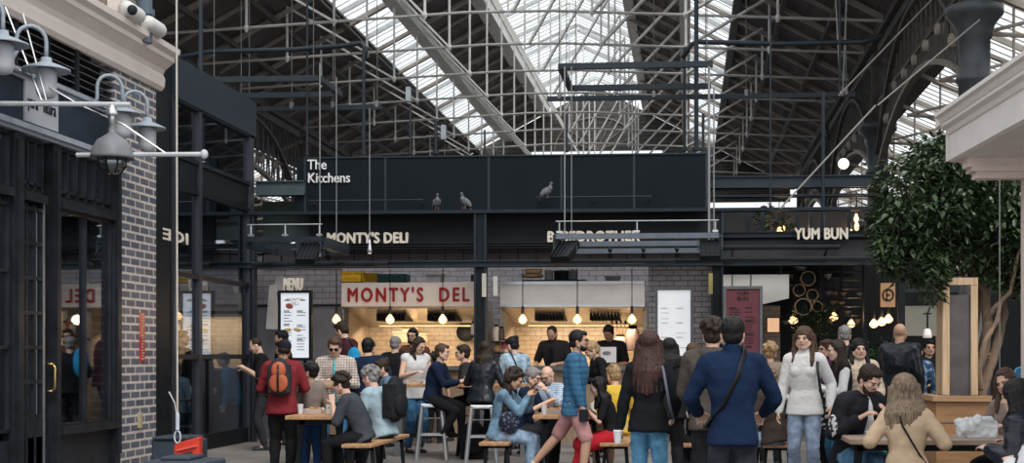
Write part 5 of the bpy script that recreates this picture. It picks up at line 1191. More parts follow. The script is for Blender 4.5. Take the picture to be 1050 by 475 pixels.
# ------------------------------------------------------------------ the crowd
C_black = cloth('black', (0.012, 0.012, 0.014)); C_navy = cloth('navy', (0.010, 0.018, 0.042)); C_white = cloth('white', (0.62, 0.62, 0.62), .06)
C_char = cloth('charcoal', (0.03, 0.03, 0.034)); J_black = denim('black', (0.022, 0.023, 0.028)); J_blue = denim('blue', (0.05, 0.14, 0.26)); J_light = denim('light', (0.22, 0.31, 0.42)); J_mid = denim('mid', (0.10, 0.22, 0.36))
M_strap = mat('black_leather', (0.012, 0.012, 0.013), 0.35)
def backpack(J, col, label, w=.29, h=.46, d=.17, panel=None, rot=0, dz=0.0):
    k, X, U, F = J['k'], J['X'], J['U'], J['F']
    B = -F; c = to_world(J, J['chest'] - U * (.02 - dz) + B * (.115 * k * J['b'] + J['inf'] + d * .5))
    rz = J['root'].rotation_euler[2]
    root = empty('backpack', c, rz, label=label, cat='backpack')
    m = cloth('pack_%d' % int(c.x * 100), col, rough=.7)
    q = MB(); q.ell((0, 0, -.02), (w * .5, d * .55, h * .5)).box((0, -.01, -.04), (w * .86, d * .8, h * .72)); blob(q, 'pack_body', m, root, .012, 3)
    q = MB(); q.ell((0, d * .42, -.08), (w * .38, d * .25, h * .25)); blob(q, 'front_pocket', m if panel is None else mat('pack_panel', panel, .5, var=.3), root, .010, 1)
    if panel: 
        q = MB(); q.ell((0, d * .40, .06), (w * .30, d * .22, h * .22)); blob(q, 'upper_panel', mat('pack_panel', panel, .5, var=.3), root, .010, 1)
        MB().tube([(0, d * .62, .12), (0, d * .72, -.02), (0, d * .66, -.2)], (.012), 6).build('zip_strip', M_strap, root, smooth=True)
    M = (Matrix.LocRotScale(root.location, root.rotation_euler, None)).inverted()
    for sd in (1, -1):
        P = [J['chest'] + B * (.12 * k) + X * sd * .07, J['chest'] + U * .09 * k + B * (.09 * k) + X * sd * .09 * k, J['neck'] + X * sd * .10 * k + U * (.005 + J['inf']) - U * .01, J['chest'] + U * .1 * k + F * (.10 * k + J['inf']) + X * sd * .10 * k, J['chest'] + F * (.125 * k + J['inf'] + .01) + X * sd * .12 * k, J['chest'] - U * .12 + F * .05 + X * sd * (.165 * k * J['b'] + J['inf'])]
        MB().tube([M @ to_world(J, p) for p in P], [(.022, .008)] * len(P), 8).build('shoulder_strap', M_strap, root, smooth=True)
    MB().tube([(-.04, -d * .3, h * .47), (-.03, -d * .3, h * .53), (.03, -d * .3, h * .53), (.04, -d * .3, h * .47)], .008, 6).build('handle', M_strap, root, smooth=True)
    return root

# -- left group around the low table
P_red = person(291, 349, 90, 188, 'person in burgundy jumper, black cap and black trousers seen from behind with backpack', top=('sweater', cloth('burgundy', (0.19, 0.024, 0.030))), sleeve=1.95, hair=('cap', 'darkbrown', (.016, .016, .02)), bottom=('trousers', C_black), lean=6, hem=.07, hr=-8, tone='tan', face=False, L=(.2, -.32, 1.0), Rr=(-.2, -.32, 1.02), build=1.12, collar='hood', hy=15)
backpack(P_red, (.03, .03, .034), 'black backpack with two orange panels on the burgundy jumper', panel=(.42, .10, .045))
P_boy = person(318, 372, 88, 208, 'boy in taupe long sleeved top and blue trousers looking left', top=('tee', cloth('taupe', (0.20, 0.165, 0.15))), sleeve=1.9, hair=('short', 'black', 1.05), bottom=('trousers', cloth('royal', (0.022, 0.06, 0.16))), hy=48, hp=-8, child=True, tone='mid', L=(.15, -.25, .80), Rr=(-.15, -.30, .82), build=.9)
person(309, 374, 82, 20, 'small dark haired child peering from behind the boy in taupe', top=('tee', C_navy), hair=('short', 'black'), child=True, tone='mid', bottom=('trousers', C_black), sleeve=1.8)
person(288, 339, 66, -80, 'bearded person in black facing left behind the burgundy jumper', top=('jacket', C_black), hair=('short', 'black'), beard='black', bottom=('trousers', J_black), tone='mid', sleeve=1.9)
person(262, 347, 70, -70, 'person with cropped hair in black t-shirt at the glass box', top=('tee', C_black), sleeve=.9, hair=('crop', 'darkbrown'), bottom=('trousers', C_char), hp=20, lean=8, L=(.12, -.28, 1.22), Rr=(-.12, -.26, 1.18), build=1.0)
P_plaid = person(343, 347, 79, 8, 'person in plaid shirt and sunglasses looking down at the high table', pose='sit', seat=.74, top=('shirt', plaid_mat('plaid_beige', (.46, .40, .36), (.16, .10, .09), (.62, .56, .5), 9)), sleeve=1.85, hair=('short', 'brown'), glasses='sun', hp=24, lean=14, L=(.12, -.34, 1.06), Rr=(-.10, -.36, 1.08), bottom=('trousers', J_blue), inner=mat('aqua_print', (.12, .45, .52), .7, var=.5, scale=30), build=1.05)
person(350, 331, 68, -108, 'tall person in maroon jumper turned to the left with a blue bag', top=('sweater', cloth('maroon', (.05, .016, .022))), sleeve=1.95, hair=('short', 'darkbrown', 1.05), hp=22, bottom=('trousers', J_black), build=1.05, Rr=(-.1, -.3, 1.1), L=(.1, -.3, 1.1))
person(327, 367, 64, 178, 'person with long dark hair seen from behind by the grey wall', top=('jacket', C_black), hair=('long', 'darkbrown', 1, .3), female=True, bottom=('trousers', J_black), face=False, sleeve=1.95)
P_darkblue = person(378, 347, 76, 172, 'person in dark navy shirt and jeans hunched on a stool seen from behind', pose='sit', seat=.76, top=('shirt', C_navy), sleeve=1.95, hair=('short', 'black'), lean=22, slean=8, bottom=('trousers', J_mid), face=False, L=(.22, -.35, 1.07), Rr=(-.22, -.35, 1.07), build=1.15, Lf=(.12, -.3, .33), Rf=(-.12, -.3, .33))
P_grey = person(406, 345, 67, 165, 'grey haired person in black jacket seen from behind beside the white sleeveless top', top=('jacket', C_black), hair=('short', 'grey', .98), sleeve=1.95, bottom=('trousers', C_char), face=False, build=1.1, L=(.2, -.3, 1.1), Rr=(-.2, -.3, 1.1))
person(423, 337, 66, -8, 'person with glasses and moustache facing the camera behind the high table', top=('tee', cloth('rust', (.09, .04, .03))), hair=('short', 'black'), glasses='thin', beard='darkbrown', tone='mid', bottom=('trousers', J_black), build=1.05)
P_white = person(430, 347, 71.5, 38, 'person in white sleeveless blouse with jeans at the high table', top=('tank', C_white), sleeve=0, hair=('half', 'darkbrown', 1.0, .17), female=True, hp=24, hy=20, lean=6, bottom=('trousers', J_blue), build=1.25, L=(.18, -.30, 1.13), Rr=(-.16, -.33, 1.17), topinf=.014, hem=.05, tone='fair', collar=None)
person(446, 362, 64, 175, 'dark haired person partly hidden between the white blouse and the navy sweater', top=('tee', C_black), hair=('curly', 'black'), bottom=('trousers', J_black), face=False)
P_navy = person(454, 353, 76, 82, 'person in navy sweater and black trousers on a stool facing right', pose='sit', seat=.77, top=('sweater', C_navy), sleeve=1.9, hair=('short', 'brown', 1.0), lean=15, hp=4, bottom=('trousers', C_black), tone='fair', L=(.12, -.42, 1.07), Rr=(-.02, -.44, 1.06), Lf=(.12, -.42, .33), Rf=(-.1, -.20, .33), shoes=(.02, .02, .02), topinf=.014)
P_face = person(474, 354, 73, -78, 'person in black jacket facing left across from the navy sweater', pose='sit', seat=.74, top=('jacket', C_char), sleeve=1.95, hair=('short', 'darkbrown', 1.02), lean=14, bottom=('trousers', C_black), L=(.12, -.38, 1.07), Rr=(-.1, -.38, 1.07), Lf=(.12, -.35, .33), Rf=(-.1, -.30, .33), glasses='thin')
M_leath = mat('shiny_black_leather', (0.012, 0.016, 0.022), 0.3, 0, .3, scale=7, bump=.5)
P_leather = person(499, 350, 77, 160, 'person in shiny black leather jacket on a steel stool seen from behind', pose='sit', seat=.77, top=('jacket', M_leath), sleeve=1.95, hair=('long', 'darkbrown', 1.0, .20), female=True, lean=14, bottom=('trousers', C_black), face=False, L=(.25, -.38, 1.07), Rr=(-.18, -.33, 1.08), Lf=(.08, -.30, .33), Rf=(-.06, -.32, .36), build=1.12, shoes=(.30, .20, .15))
P_bun = person(525, 346, 72, 205, 'person in pale denim shirt with a dark bun and shoulder strap', top=('shirt', denim('pale', (.30, .42, .52))), sleeve=1.9, hair=('bun', 'black'), female=True, bottom=('trousers', J_black), face=False, hy=30, hp=15, L=(.1, -.3, 1.05), Rr=(-.15, -.32, 1.05), build=1.1)
cross_strap(P_bun, M_strap, 1, .012)
person(534, 362, 68, 150, 'dark long haired person beside the pale denim shirt', top=('tee', C_black), hair=('long', 'black', 1, .34), female=True, bottom=('trousers', J_black), face=False)
# -- low table, right side
P_tee = person(349, 384, 94, -86, 'young person in grey t-shirt eating at the low table facing left', pose='sit', seat=.46, top=('tee', cloth('slate', (.050, .056, .068))), sleeve=.95, hair=('curly', 'darkbrown'), lean=26, hp=18, bottom=('trousers', C_black), L=(.10, -.36, .88), Rr=(-.18, -.33, .80), build=1.0, twist=-8)
P_bluesh = person(379, 377, 89, -110, 'grey haired person in pale blue shirt with black backpack seen from behind', pose='sit', seat=.46, top=('shirt', cloth('paleblue', (.32, .43, .50))), sleeve=1.9, hair=('curly', 'grey'), lean=18, hp=14, bottom=('trousers', C_char), L=(.15, -.35, .80), Rr=(-.15, -.33, .82), build=1.12, face=False)
backpack(P_bluesh, (.018, .019, .022), 'large black backpack with a yellow mark on the pale blue shirt', w=.34, h=.55, d=.20)
person(391, 369, 81, -70, 'dark haired person facing left above the grey haired head', pose='sit', seat=.60, top=('tee', cloth('steelblue', (.10, .15, .21))), hair=('bun', 'darkbrown'), female=True, lean=10, hp=18, bottom=('trousers', J_black), L=(.15, -.35, .9), Rr=(-.15, -.33, .92))
# -- middle low table
P_curly = person(528, 380, 91, 84, 'person with long curly dark hair and denim jacket looking at a phone', pose='sit', seat=.46, top=('jacket', denim('jacket', (.13, .22, .31))), sleeve=1.9, hair=('longcurly', 'darkbrown', 1, .44), female=True, lean=14, hp=26, bottom=('trousers', J_light), L=(.06, -.40, .98), Rr=(-.05, -.38, .96), Lf=(.10, -.52, .08), Rf=(-.08, -.40, .08), tone='mid', shoes=(.22, .03, .03), topinf=.02)
held(P_curly, 'R', 'mobile_phone', 'phone', 'dark phone held by the curly haired person in denim', M_black, (.075, .012, .14), off=(0, 0, .02), rot=(50, 0, 0))
P_greyw = person(547, 378, 84, 70, 'grey haired person in dark navy top behind the curly haired one', pose='sit', seat=.46, top=('sweater', C_navy), hair=('short', 'grey', 1.05), female=True, lean=10, hp=15, bottom=('trousers', C_char), L=(.1, -.36, .85), Rr=(-.1, -.4, .85), glasses='thin')
P_bald = person(561, 377, 80, -24, 'bald person with glasses and blue checked shirt at the middle low table', pose='sit', seat=.48, top=('shirt', plaid_mat('plaid_blue', (.32, .42, .55), (.10, .17, .32), (.5, .58, .66), 12)), sleeve=1.8, hair=('fringe', 'white'), beard='grey', glasses='thin', hp=26, lean=10, bottom=('trousers', J_black), L=(.12, -.40, .98), Rr=(-.15, -.36, .84), build=1.15)
P_walk = person(594, 339, 93, 84, 'bearded person striding right in blue overshirt and pink shorts', top=('jacket', plaid_mat('overshirt_blue', (.035, .125, .235), (.05, .155, .275), (.025, .095, .19), 5)), sleeve=1.85, hair=('short', 'black', 1.02), beard='black', bottom=('shorts', cloth('pink', (.46, .24, .24))), lean=3, hem=.10, tone='mid', Lf=(.10, .50, .20), Rf=(-.08, -.10, .08), L=(.12, .12, .90), Rr=(-.20, -.12, .84), shoes=(.5, .5, .5), topinf=.026, build=1.0, glasses='thin')
held(P_walk, 'R', 'wallet', 'wallet', 'small black case held by the person in pink shorts', M_black, (.05, .10, .14))
P_braid = person(606, 352, 74, -66, 'blonde person with long ponytail in black top bending over the counter', top=('jacket', C_black), hair=('ponytail', 'blonde', 1.05, .48), female=True, hp=30, lean=14, sleeve=1.9, bottom=('trousers', J_black), L=(.12, -.3, 1.08), Rr=(-.12, -.33, 1.08))
P_redt = person(613, 388, 92, -82, 'person with long black hair, black t-shirt and bright red trousers', pose='sit', seat=.46, top=('tee', C_black), sleeve=.8, hair=('long', 'black', 1.02, .24), female=True, lean=16, hp=16, bottom=('wide', cloth('red', (.42, .018, .030), .1)), L=(.10, -.36, .80), Rr=(-.12, -.30, .80), Lf=(.08, -.50, .08), Rf=(-.1, -.40, .08), topinf=.012)
P_updo = person(629, 375, 85, -150, 'curly blonde person with tied up hair and yellow top seen from behind', pose='sit', seat=.46, top=('tee', cloth('yellow', (.62, .42, .06))), sleeve=.8, hair=('updo', 'blonde'), female=True, lean=10, hp=10, bottom=('skirt', cloth('cream', (.5, .44, .30))), face=False, L=(.15, -.36, .82), Rr=(-.15, -.36, .82), twist=0)
# -- the two kitchens' cooks
M_apron = cloth('apron_black', (.014, .013, .015))
def apron(J, m):
    k, b_, F, U, X = J['k'], J['b'], J['F'], J['U'], J['X']; o = J['inf'] + .010
    q = MB(); P = [J['pel'] - U * .25 + F * (.12 * k * b_ + o + .01), J['pel'] + F * (.11 * k * b_ + o), J['waist'] + F * (.10 * k * b_ + o), J['chest'] + F * (.115 * k * b_ + o), J['chest'] + U * .09 * k + F * (.085 * k * b_ + o)]
    q.tube(P, [(.20 * k, .012), (.17 * k, .02), (.14 * k, .02), (.10 * k, .02), (.085 * k, .012)], 14); blob(q, 'apron', m, J['root'], .012, 1)
P_chef1 = person(566, 336, 60.5, -14, 'bearded cook in black t-shirt and apron looking down in the right kitchen', top=('tee', C_char), sleeve=.8, hair=('crop', 'darkbrown'), beard='darkbrown', hp=34, lean=8, bottom=('trousers', C_black), L=(.16, -.30, 1.28), Rr=(-.22, -.26, 1.22), build=1.0)
apron(P_chef1, M_apron)
P_chef2 = person(624, 335, 60.5, -18, 'slim cook in black t-shirt looking down beside the utensils', top=('tee', C_black), sleeve=.8, hair=('short', 'black'), tone='tan', hp=28, lean=5, bottom=('trousers', C_black), L=(.16, -.30, 1.25), Rr=(-.18, -.30, 1.25), build=1.0)
# -- standing in front
P_longh = person(666, 341, 119, 174, 'person with long auburn hair, loose black sweater and blue jeans seen from behind', top=('sweater', cloth('blacksweat', (.010, .011, .014))), sleeve=2.0, hair=('long', 'auburn', 1.15, .42), female=True, bottom=('trousers', denim('skyblue', (.10, .26, .42))), face=False, topinf=.026, hem=.05, L=(.27, -.02, .80), Rr=(-.22, -.14, .90), build=.92)
r_ = P_longh; strap(r_, 'bag_strap', mat('grey_strap', (.10, .12, .16), .5), [to for to in (r_['neck'] - r_['X'] * .10 + r_['U'] * .03, r_['chest'] - r_['X'] * .15 - r_['F'] * .15 + r_['U'] * .05, r_['waist'] - r_['X'] * .19 - r_['F'] * .13, r_['pel'] - r_['X'] * .22 - r_['F'] * .06)], .012, .004)
p_ = to_world(P_longh, P_longh['wrL']); r = empty('paper_cup', (p_.x - .02, p_.y - .03, p_.z - .15), label='white paper cup in the hand of the long haired person in black', cat='cup')
MB().lathe([(.028, 0), (.038, .10), (.040, .10), (.040, .108), (.035, .115)], n=18).build('cup_wall', mat('paper_white', (.65, .65, .67), .5, 0, .03), r, smooth=False)
P_back = person(751, 325, 146, 181, 'person in navy zip jacket and black jeans seen from behind with crossbody strap', top=('jacket', cloth('jacketnavy', (.0085, .020, .052), .12)), sleeve=1.95, hair=('short', 'black', 1.0), bottom=('trousers', denim('washed_black', (.032, .036, .046))), face=False, lean=3, hem=.06, topinf=.020, build=1.0, L=(.24, -.30, 1.0), Rr=(-.24, -.28, 1.0), curl=1.1, collar='stand', tone='fair', Lh=(.7, .6, -.5), Rh=(-.7, .6, -.5))
cross_strap(P_back, M_strap, -1, .026)
person(731, 328, 124, 172, 'curly dark haired person in grey brown hooded coat beside the navy jacket', top=('coat', cloth('greybrown', (.075, .062, .055))), sleeve=1.95, hair=('curly', 'darkbrown'), bottom=('trousers', J_black), face=False, collar='hood', topinf=.03, L=(.2, -.32, 1.0), Rr=(-.15, -.35, 1.0))
person(711, 352, 92, 176, 'person in grey jacket partly hidden beyond the navy jacket', top=('jacket', cloth('greyj', (.09, .085, .085))), hair=('short', 'brown'), bottom=('trousers', J_black), face=False, sleeve=1.95)
person(686, 347, 96, 186, 'dark haired person in black just right of the long auburn hair', top=('jacket', C_black), hair=('long', 'black', 1, .2), female=True, bottom=('trousers', C_black), face=False, sleeve=1.95)
person(708, 392, 92, 92, 'seated person in black with white stripes between the two figures in front', pose='sit', seat=.46, top=('sweater', spot_mat('bw_stripe', (.02, .02, .022), (.5, .5, .5), 9, .55, .57)), hair=('short', 'black'), bottom=('trousers', C_black), L=(.1, -.36, .82), Rr=(-.1, -.36, .82), sleeve=1.9, lean=12, hp=20)
P_girl = person(824, 336, 100, -12, 'person in white roll neck sweater and light jeans with long brown hair', top=('sweater', cloth('whiteknit', (.66, .65, .64), .05, scale=60, bump=.5)), sleeve=2.0, hair=('long', 'brown', 1.12, .36), female=True, bottom=('trousers', denim('greyblue', (.20, .25, .34))), collar='turtle', topinf=.026, hem=.035, L=(.27, -.06, .90), Rr=(-.26, -.06, .84), hy=-6, build=.94, foldk=.6)
strap(P_girl, 'bag_strap', M_strap, [P_girl['neck'] + P_girl['X'] * .13, P_girl['chest'] + P_girl['X'] * .155 + P_girl['F'] * .16, P_girl['waist'] + P_girl['X'] * .175 + P_girl['F'] * .12, P_girl['pel'] + P_girl['X'] * .20], .014)
person(790, 352, 80, 168, 'person with short curly blonde hair seen from behind by the white sweater', top=('coat', cloth('sand', (.25, .20, .15))), hair=('curly', 'blonde'), female=True, bottom=('trousers', J_black), face=False, sleeve=1.95)
P_fur = person(784, 378, 93, -115, 'person in dark brown coat with fluffy blonde fur collar seated facing left', pose='sit', seat=.46, top=('coat', cloth('darkbrown', (.055, .042, .036))), hair=('longcurly', 'ash', 1.0, .30), female=True, lean=12, bottom=('trousers', J_light), sleeve=1.95, face=False, L=(.12, -.36, .85), Rr=(-.14, -.32, .80), topinf=.035, build=1.1, Lf=(.1, -.36, .08))
# -- right middle group
M_bw = spot_mat('black_white_leaf', (.02, .02, .024), (.62, .62, .62), 22, .50, .53)
P_patt = person(857, 349, 95, -74, 'person with long dark hair, black vest over white sleeves and patterned black and white bag', top=('vest', C_black), sleeve=0, hair=('long', 'darkbrown', 1.0, .34), female=True, bottom=('trousers', denim('deepblue', (.03, .11, .20))), hy=-5, hp=6, L=(.08, -.30, 1.06), Rr=(-.12, -.28, 1.10), lean=4)
q = MB(); J = P_patt
for nm in 'LR': q.cap(J['sh' + nm], J['el' + nm], .056, .048, 12).cap(J['el' + nm], J['wr' + nm], .047, .036, 12)
blob(q, 'sleeves', C_white, J['root'], .012, 1, .012)
o = MB(); o.ell((0, 0, 0), (.21, .09, .23)); o.box((0, 0, .05), (.34, .10, .26)); p_ = to_world(J, (-.20, -.12, .82))
r = empty('tote_bag', p_, J['root'].rotation_euler[2] + R(80), label='black and white leaf patterned tote bag at the hip', cat='bag'); blob(o, 'bag_body', M_bw, r, .012, 3)
MB().tube([(-.10, 0, .16), (-.06, .0, .42), (.04, .0, .44), (.10, 0, .16)], .008, 6).build('handle', M_strap, r, smooth=True)
person(847, 349, 84, -62, 'person with glasses and purple scarf behind the patterned bag', top=('coat', cloth('plum', (.13, .03, .12))), hair=('short', 'brown', 1.06), glasses='thin', female=True, bottom=('trousers', C_black), collar='turtle')
person(866, 334, 74, 182, 'grey haired person in charcoal coat seen from behind under the bulbs', top=('coat', C_char), hair=('short', 'grey', .97), bottom=('trousers', C_black), face=False, sleeve=1.95, build=1.05)
P_beige = person(881, 348, 92, 10, 'person with black bob in beige checked coat looking at the camera', top=('coat', plaid_mat('beige_check', (.48, .39, .30), (.40, .31, .23), (.56, .47, .38), 5)), sleeve=1.95, hair=('half', 'black', 1.08, .13), female=True, bottom=('trousers', J_black), topinf=.035, hem=.25, build=1.18, L=(.20, -.2, .95), Rr=(-.22, -.18, .95), collar='stand')
P_lb = person(923, 332, 78, 146, 'bald person in black leather jacket seen from behind facing right', top=('jacket', M_leath), sleeve=1.95, hair=('bald', 'black'), bottom=('trousers', J_black), tone='mid', face=False, hy=10, topinf=.035, build=1.15, L=(.22, -.2, .95), Rr=(-.25, -.1, .95), hem=.1)
person(940, 352, 70, 168, 'person in blue striped top right of the bald figure', top=('sweater', spot_mat('blue_stripe', (.02, .05, .10), (.16, .24, .34), 12, .5, .52)), hair=('short', 'black'), bottom=('trousers', C_black), face=False, sleeve=1.95)
person(953, 349, 68, 8, 'young person in black coat facing the camera by the pale wall', top=('coat', C_black), hair=('short', 'black'), tone='mid', bottom=('trousers', C_black), sleeve=1.95)
person(967, 352, 68, -64, 'person in white blouse and blue skirt facing left beside the timber frame', top=('shirt', C_white), hair=('half', 'brown', 1, .2), female=True, bottom=('skirt', cloth('royalblue', (.02, .05, .25))), sleeve=1.9, L=(.1, -.28, 1.0), Rr=(-.12, -.25, 1.05))
P_bomb = person(892, 377, 119, 34, 'bearded person in black bomber jacket and white t-shirt leaning over the table', pose='sit', seat=.47, top=('jacket', cloth('bomber', (.014, .015, .020), rough=.6)), sleeve=1.92, hair=('short', 'darkbrown', 1.02), beard='darkbrown', hp=30, lean=18, bottom=('trousers', J_mid), L=(.10, -.30, .90), Rr=(-.16, -.28, .88), topinf=.028, build=1.0, inner=C_white, Lf=(.12, -.3, .08))
q = MB(); q.ell(P_bomb['shR'].lerp(P_bomb['elR'], .75) + Vector((-.058, -.04, 0)), (.022, .055, .10)); blob(q, 'sleeve_print', spot_mat('sleeve_letters', (.02, .02, .024), (.6, .6, .6), 30, .46, .5), P_bomb['root'], .009, 1)
P_blond = person(927, 386, 134, 172, 'person with wavy ash blonde hair in beige jacket seen from behind with thin strap', pose='sit', seat=.47, top=('jacket', cloth('beige', (.50, .37, .25), .08)), sleeve=1.95, hair=('long', 'ash', 1.22, .30), female=True, bottom=('trousers', J_light), face=False, lean=12, hr=6, hy=15, topinf=.028, hem=.1, build=.96, L=(.30, -.22, .76), Rr=(-.28, -.25, .78))
cross_strap(P_blond, M_strap, 1, .012)
P_brown = person(1031, 379, 117, -48, 'person with straight brown hair in taupe top partly hidden by the puffer jacket', pose='sit', seat=.47, top=('tee', cloth('mushroom', (.28, .21, .18))), sleeve=1.9, hair=('long', 'brown', 1.02, .24), female=True, hr=-12, hp=12, hy=10, lean=10, bottom=('trousers', C_black), L=(.15, -.32, .80), Rr=(-.2, -.30, .84))
M_puff = mat('black_puffer', (.010, .014, .022), .35, 0, .3, scale=9, bump=.9, stretch=(1, 1, 2.4))
P_puff = person(1041, 391, 150, -128, 'person with black hair in dark padded jacket at the right edge', pose='sit', seat=.47, top=('jacket', M_puff), sleeve=1.95, hair=('long', 'black', 1.12, .18), female=True, lean=22, hp=10, bottom=('trousers', C_black), face=False, topinf=.045, build=1.0, L=(.2, -.34, .78), Rr=(-.2, -.34, .80))
person(1080, 402, 182, -150, 'person in black jacket with thick white piping cut by the right edge', pose='sit', seat=.47, top=('jacket', spot_mat('white_piping', (.015, .015, .02), (.6, .6, .62), 3.2, .56, .57)), sleeve=1.95, hair=('short', 'black'), lean=10, bottom=('trousers', C_black), face=False, topinf=.04, build=1.15, L=(.2, -.3, .8), Rr=(-.2, -.3, .8))
person(1060, 352, 98, 185, 'person in bright blue striped shirt at the right edge', top=('shirt', spot_mat('cyan_stripe', (.02, .12, .26), (.12, .34, .5), 16, .5, .52)), hair=('short', 'brown'), bottom=('trousers', J_black), face=False, sleeve=1.9)
person(204, 345, 60, 175, 'person with short dark hair added behind the kiosk glass by the counter', top=('jacket', C_char), hair=('short', 'black'), bottom=('trousers', J_black), face=False, sleeve=1.95)  # this and the next two figures added for the image in the kiosk glass
person(182, 372, 62.5, 175, 'person in pale blue shirt added low behind the kiosk glass', pose='sit', seat=.46, top=('shirt', cloth('paleblue', (.32, .43, .50))), hair=('short', 'grey'), bottom=('trousers', J_blue), face=False, sleeve=1.95)
person(229, 362, 62, -70, 'person in bright blue jacket leaning, added behind the kiosk glass', pose='sit', seat=.6, top=('jacket', cloth('cyanblue', (.02, .25, .48))), hair=('short', 'brown'), bottom=('trousers', C_black), sleeve=1.95, lean=20)
# ------------------------------------------------------------------ furniture
def at(px, D): return W(px, HY, D).x
def bench(x0, x1, y0, y1, label, z=.45, along='Y'):
    r = empty('wooden_bench', ((x0 + x1) / 2, (y0 + y1) / 2, 0), label=label, cat='bench')
    MB().mm(x0, x1, y0, y1, z - .04, z).build('seat', M_wood, r, world=True, bevel=.008)
    for y in (y0 + .25, y1 - .25):
        b = MB(); b.bar((x0 + .05, y, z - .04), (x0 + .02, y, 0), .04, .04).bar((x1 - .05, y, z - .04), (x1 - .02, y, 0), .04, .04).mm(x0 + .03, x1 - .03, y - .02, y + .02, z - .08, z - .04)
        b.build('leg_frame', M_black, r, world=True)
def table(x0, x1, y0, y1, label, z=.75, m=None):
    r = empty('wooden_table', ((x0 + x1) / 2, (y0 + y1) / 2, 0), label=label, cat='table')
    MB().mm(x0, x1, y0, y1, z - .045, z).build('tabletop', m or M_wood, r, world=True, bevel=.008)
    for y in (y0 + .3, y1 - .3):
        b = MB(); b.bar((x0 + .12, y, z - .045), (x0 + .04, y, 0), .05, .05).bar((x1 - .12, y, z - .045), (x1 - .04, y, 0), .05, .05).mm(x0 + .06, x1 - .06, y - .025, y + .025, z - .11, z - .045)
        b.build('leg_frame', M_black, r, world=True)
    return r
def body_xy(J): v = to_world(J, J['pel']); return v.x, v.y
# low table left
tx0, tx1 = at(296, 14.9), at(353, 14.9)
table(tx0, tx1, 14.75, 17.1, 'low wooden table at the left with cups, beside the grey t-shirt')
bx, by = body_xy(P_tee)
bench(bx - .16, bx + .17, 14.55, 16.6, 'wooden bench under the grey t-shirt and the pale blue shirt')
# middle low table
mx0, mx1 = at(547, 15.2), at(618, 15.2)
table(mx0, mx1, 15.1, 17.5, 'low wooden table in the middle with trays and cups')
bx, by = body_xy(P_curly); bench(bx - .17, bx + .16, 15.0, 17.3, 'wooden bench under the curly haired person in denim')
bx, by = body_xy(P_redt); bench(bx - .13, bx + .20, 15.0, 17.2, 'wooden bench under the red trousers')
# third low table
sx0, sx1 = at(722, 15.2), at(778, 15.2)
table(sx0, sx1, 15.1, 17.4, 'low wooden table mostly hidden behind the navy jacket')
bx, by = body_xy(P_fur); bench(bx - .14, bx + .20, 14.9, 17.0, 'wooden bench under the dark brown coat with fur collar')
bench(at(690, 15.1), at(713, 15.1), 14.9, 17.0, 'wooden bench between the black sweater and the navy jacket')
# right front table: long rough log table
table(at(868, 11.3), at(1040, 11.3), 11.05, 11.75, 'long rough wooden table at the right with white bag on it', .74, mat('weathered_wood', (.34, .25, .19), .6, 0, .3, scale=3, stretch=(.8, 8, 8)))
bx, by = body_xy(P_bomb); bench(bx - .3, bx + .25, by - .18, by + .18, 'short bench under the bomber jacket')
bx, by = body_xy(P_blond); bench(bx - .35, bx + .35, by - .17, by + .17, 'bench under the beige jacket')
bx, by = body_xy(P_puff); bench(bx - .3, bx + .6, by - .18, by + .18, 'bench under the dark padded jacket')
# high communal table
hx0, hx1 = at(400, 18.9), at(545, 18.9)
r = empty('high_table', ((hx0 + hx1) / 2, 19.0, 0), label='high communal wooden bar table between the two kitchens', cat='table')
MB().mm(hx0, hx1, 18.72, 19.12, .975, 1.02).build('tabletop', M_wood, r, world=True, bevel=.006)
for px in (410, 497, 538): MB().mm(at(px, 19) - .05, at(px, 19) + .05, 18.88, 19.0, 0, .975).build('leg', mat('grey_table_leg', (.14, .15, .16), .5), r, world=True)
MB().mm(hx0 + .1, hx1 - .1, 18.9, 18.96, .27, .33).build('foot_rail', M_black, r, world=True)
r = empty('high_table', (at(352, 18.3), 18.2, 0), label='small high table before the plaid shirt', cat='table')
MB().mm(at(326, 18), at(366, 18), 17.15, 17.55, 1.0, 1.04).build('tabletop', M_wood, r, world=True, bevel=.006)
MB().mm(at(345, 18) - .04, at(345, 18) + .04, 17.3, 17.38, 0, 1.0).build('leg', M_black, r, world=True)
def stool(x, y, rz, label, m=None, h=.76, grp=None):
    r = empty('bar_stool', (x, y, 0), R(rz), label=label, cat='stool', group=grp); m = m or M_chrome
    MB().box((0, 0, h - .012), (.30, .30, .024)).box((0, 0, h - .035), (.28, .28, .03)).build('seat', m, r, bevel=.012)
    for sx in (1, -1):
        for sy in (1, -1):
            q = MB(); a = Vector((sx * .13, sy * .13, h - .03)); b = Vector((sx * .205, sy * .205, 0)); q.bar(a, b, .05, .022, up=(sx, -sy, 0)); q.bar(a, b, .022, .045, up=(sx, -sy, 0)); q.build('leg', m, r)
    for (a, b) in (((1, 1), (1, -1)), ((1, -1), (-1, -1)), ((-1, -1), (-1, 1)), ((-1, 1), (1, 1))):
        z = .30 if a[0] == b[0] else .34; f = .13 + .075 * (h - z) / h
        MB().bar((a[0] * f, a[1] * f, z), (b[0] * f, b[1] * f, z), .022, .02).build('foot_rest', m, r)
    MB().bar((-.15, -.15, h - .2), (.15, .15, h - .2), .02, .01).bar((-.15, .15, h - .2), (.15, -.15, h - .2), .02, .01).build('cross_brace', m, r)
    return r
for J, lb, m_ in ((P_navy, 'pale steel bar stool under the navy sweater', M_chrome), (P_leather, 'pale steel bar stool under the leather jacket', M_chrome), (P_face, 'dark bar stool across from the navy sweater', M_black), (P_darkblue, 'dark bar stool under the hunched navy shirt', M_black), (P_plaid, 'dark bar stool under the plaid shirt', M_black)):
    bx, by = body_xy(J); stool(bx, by, 8, lb, m_)
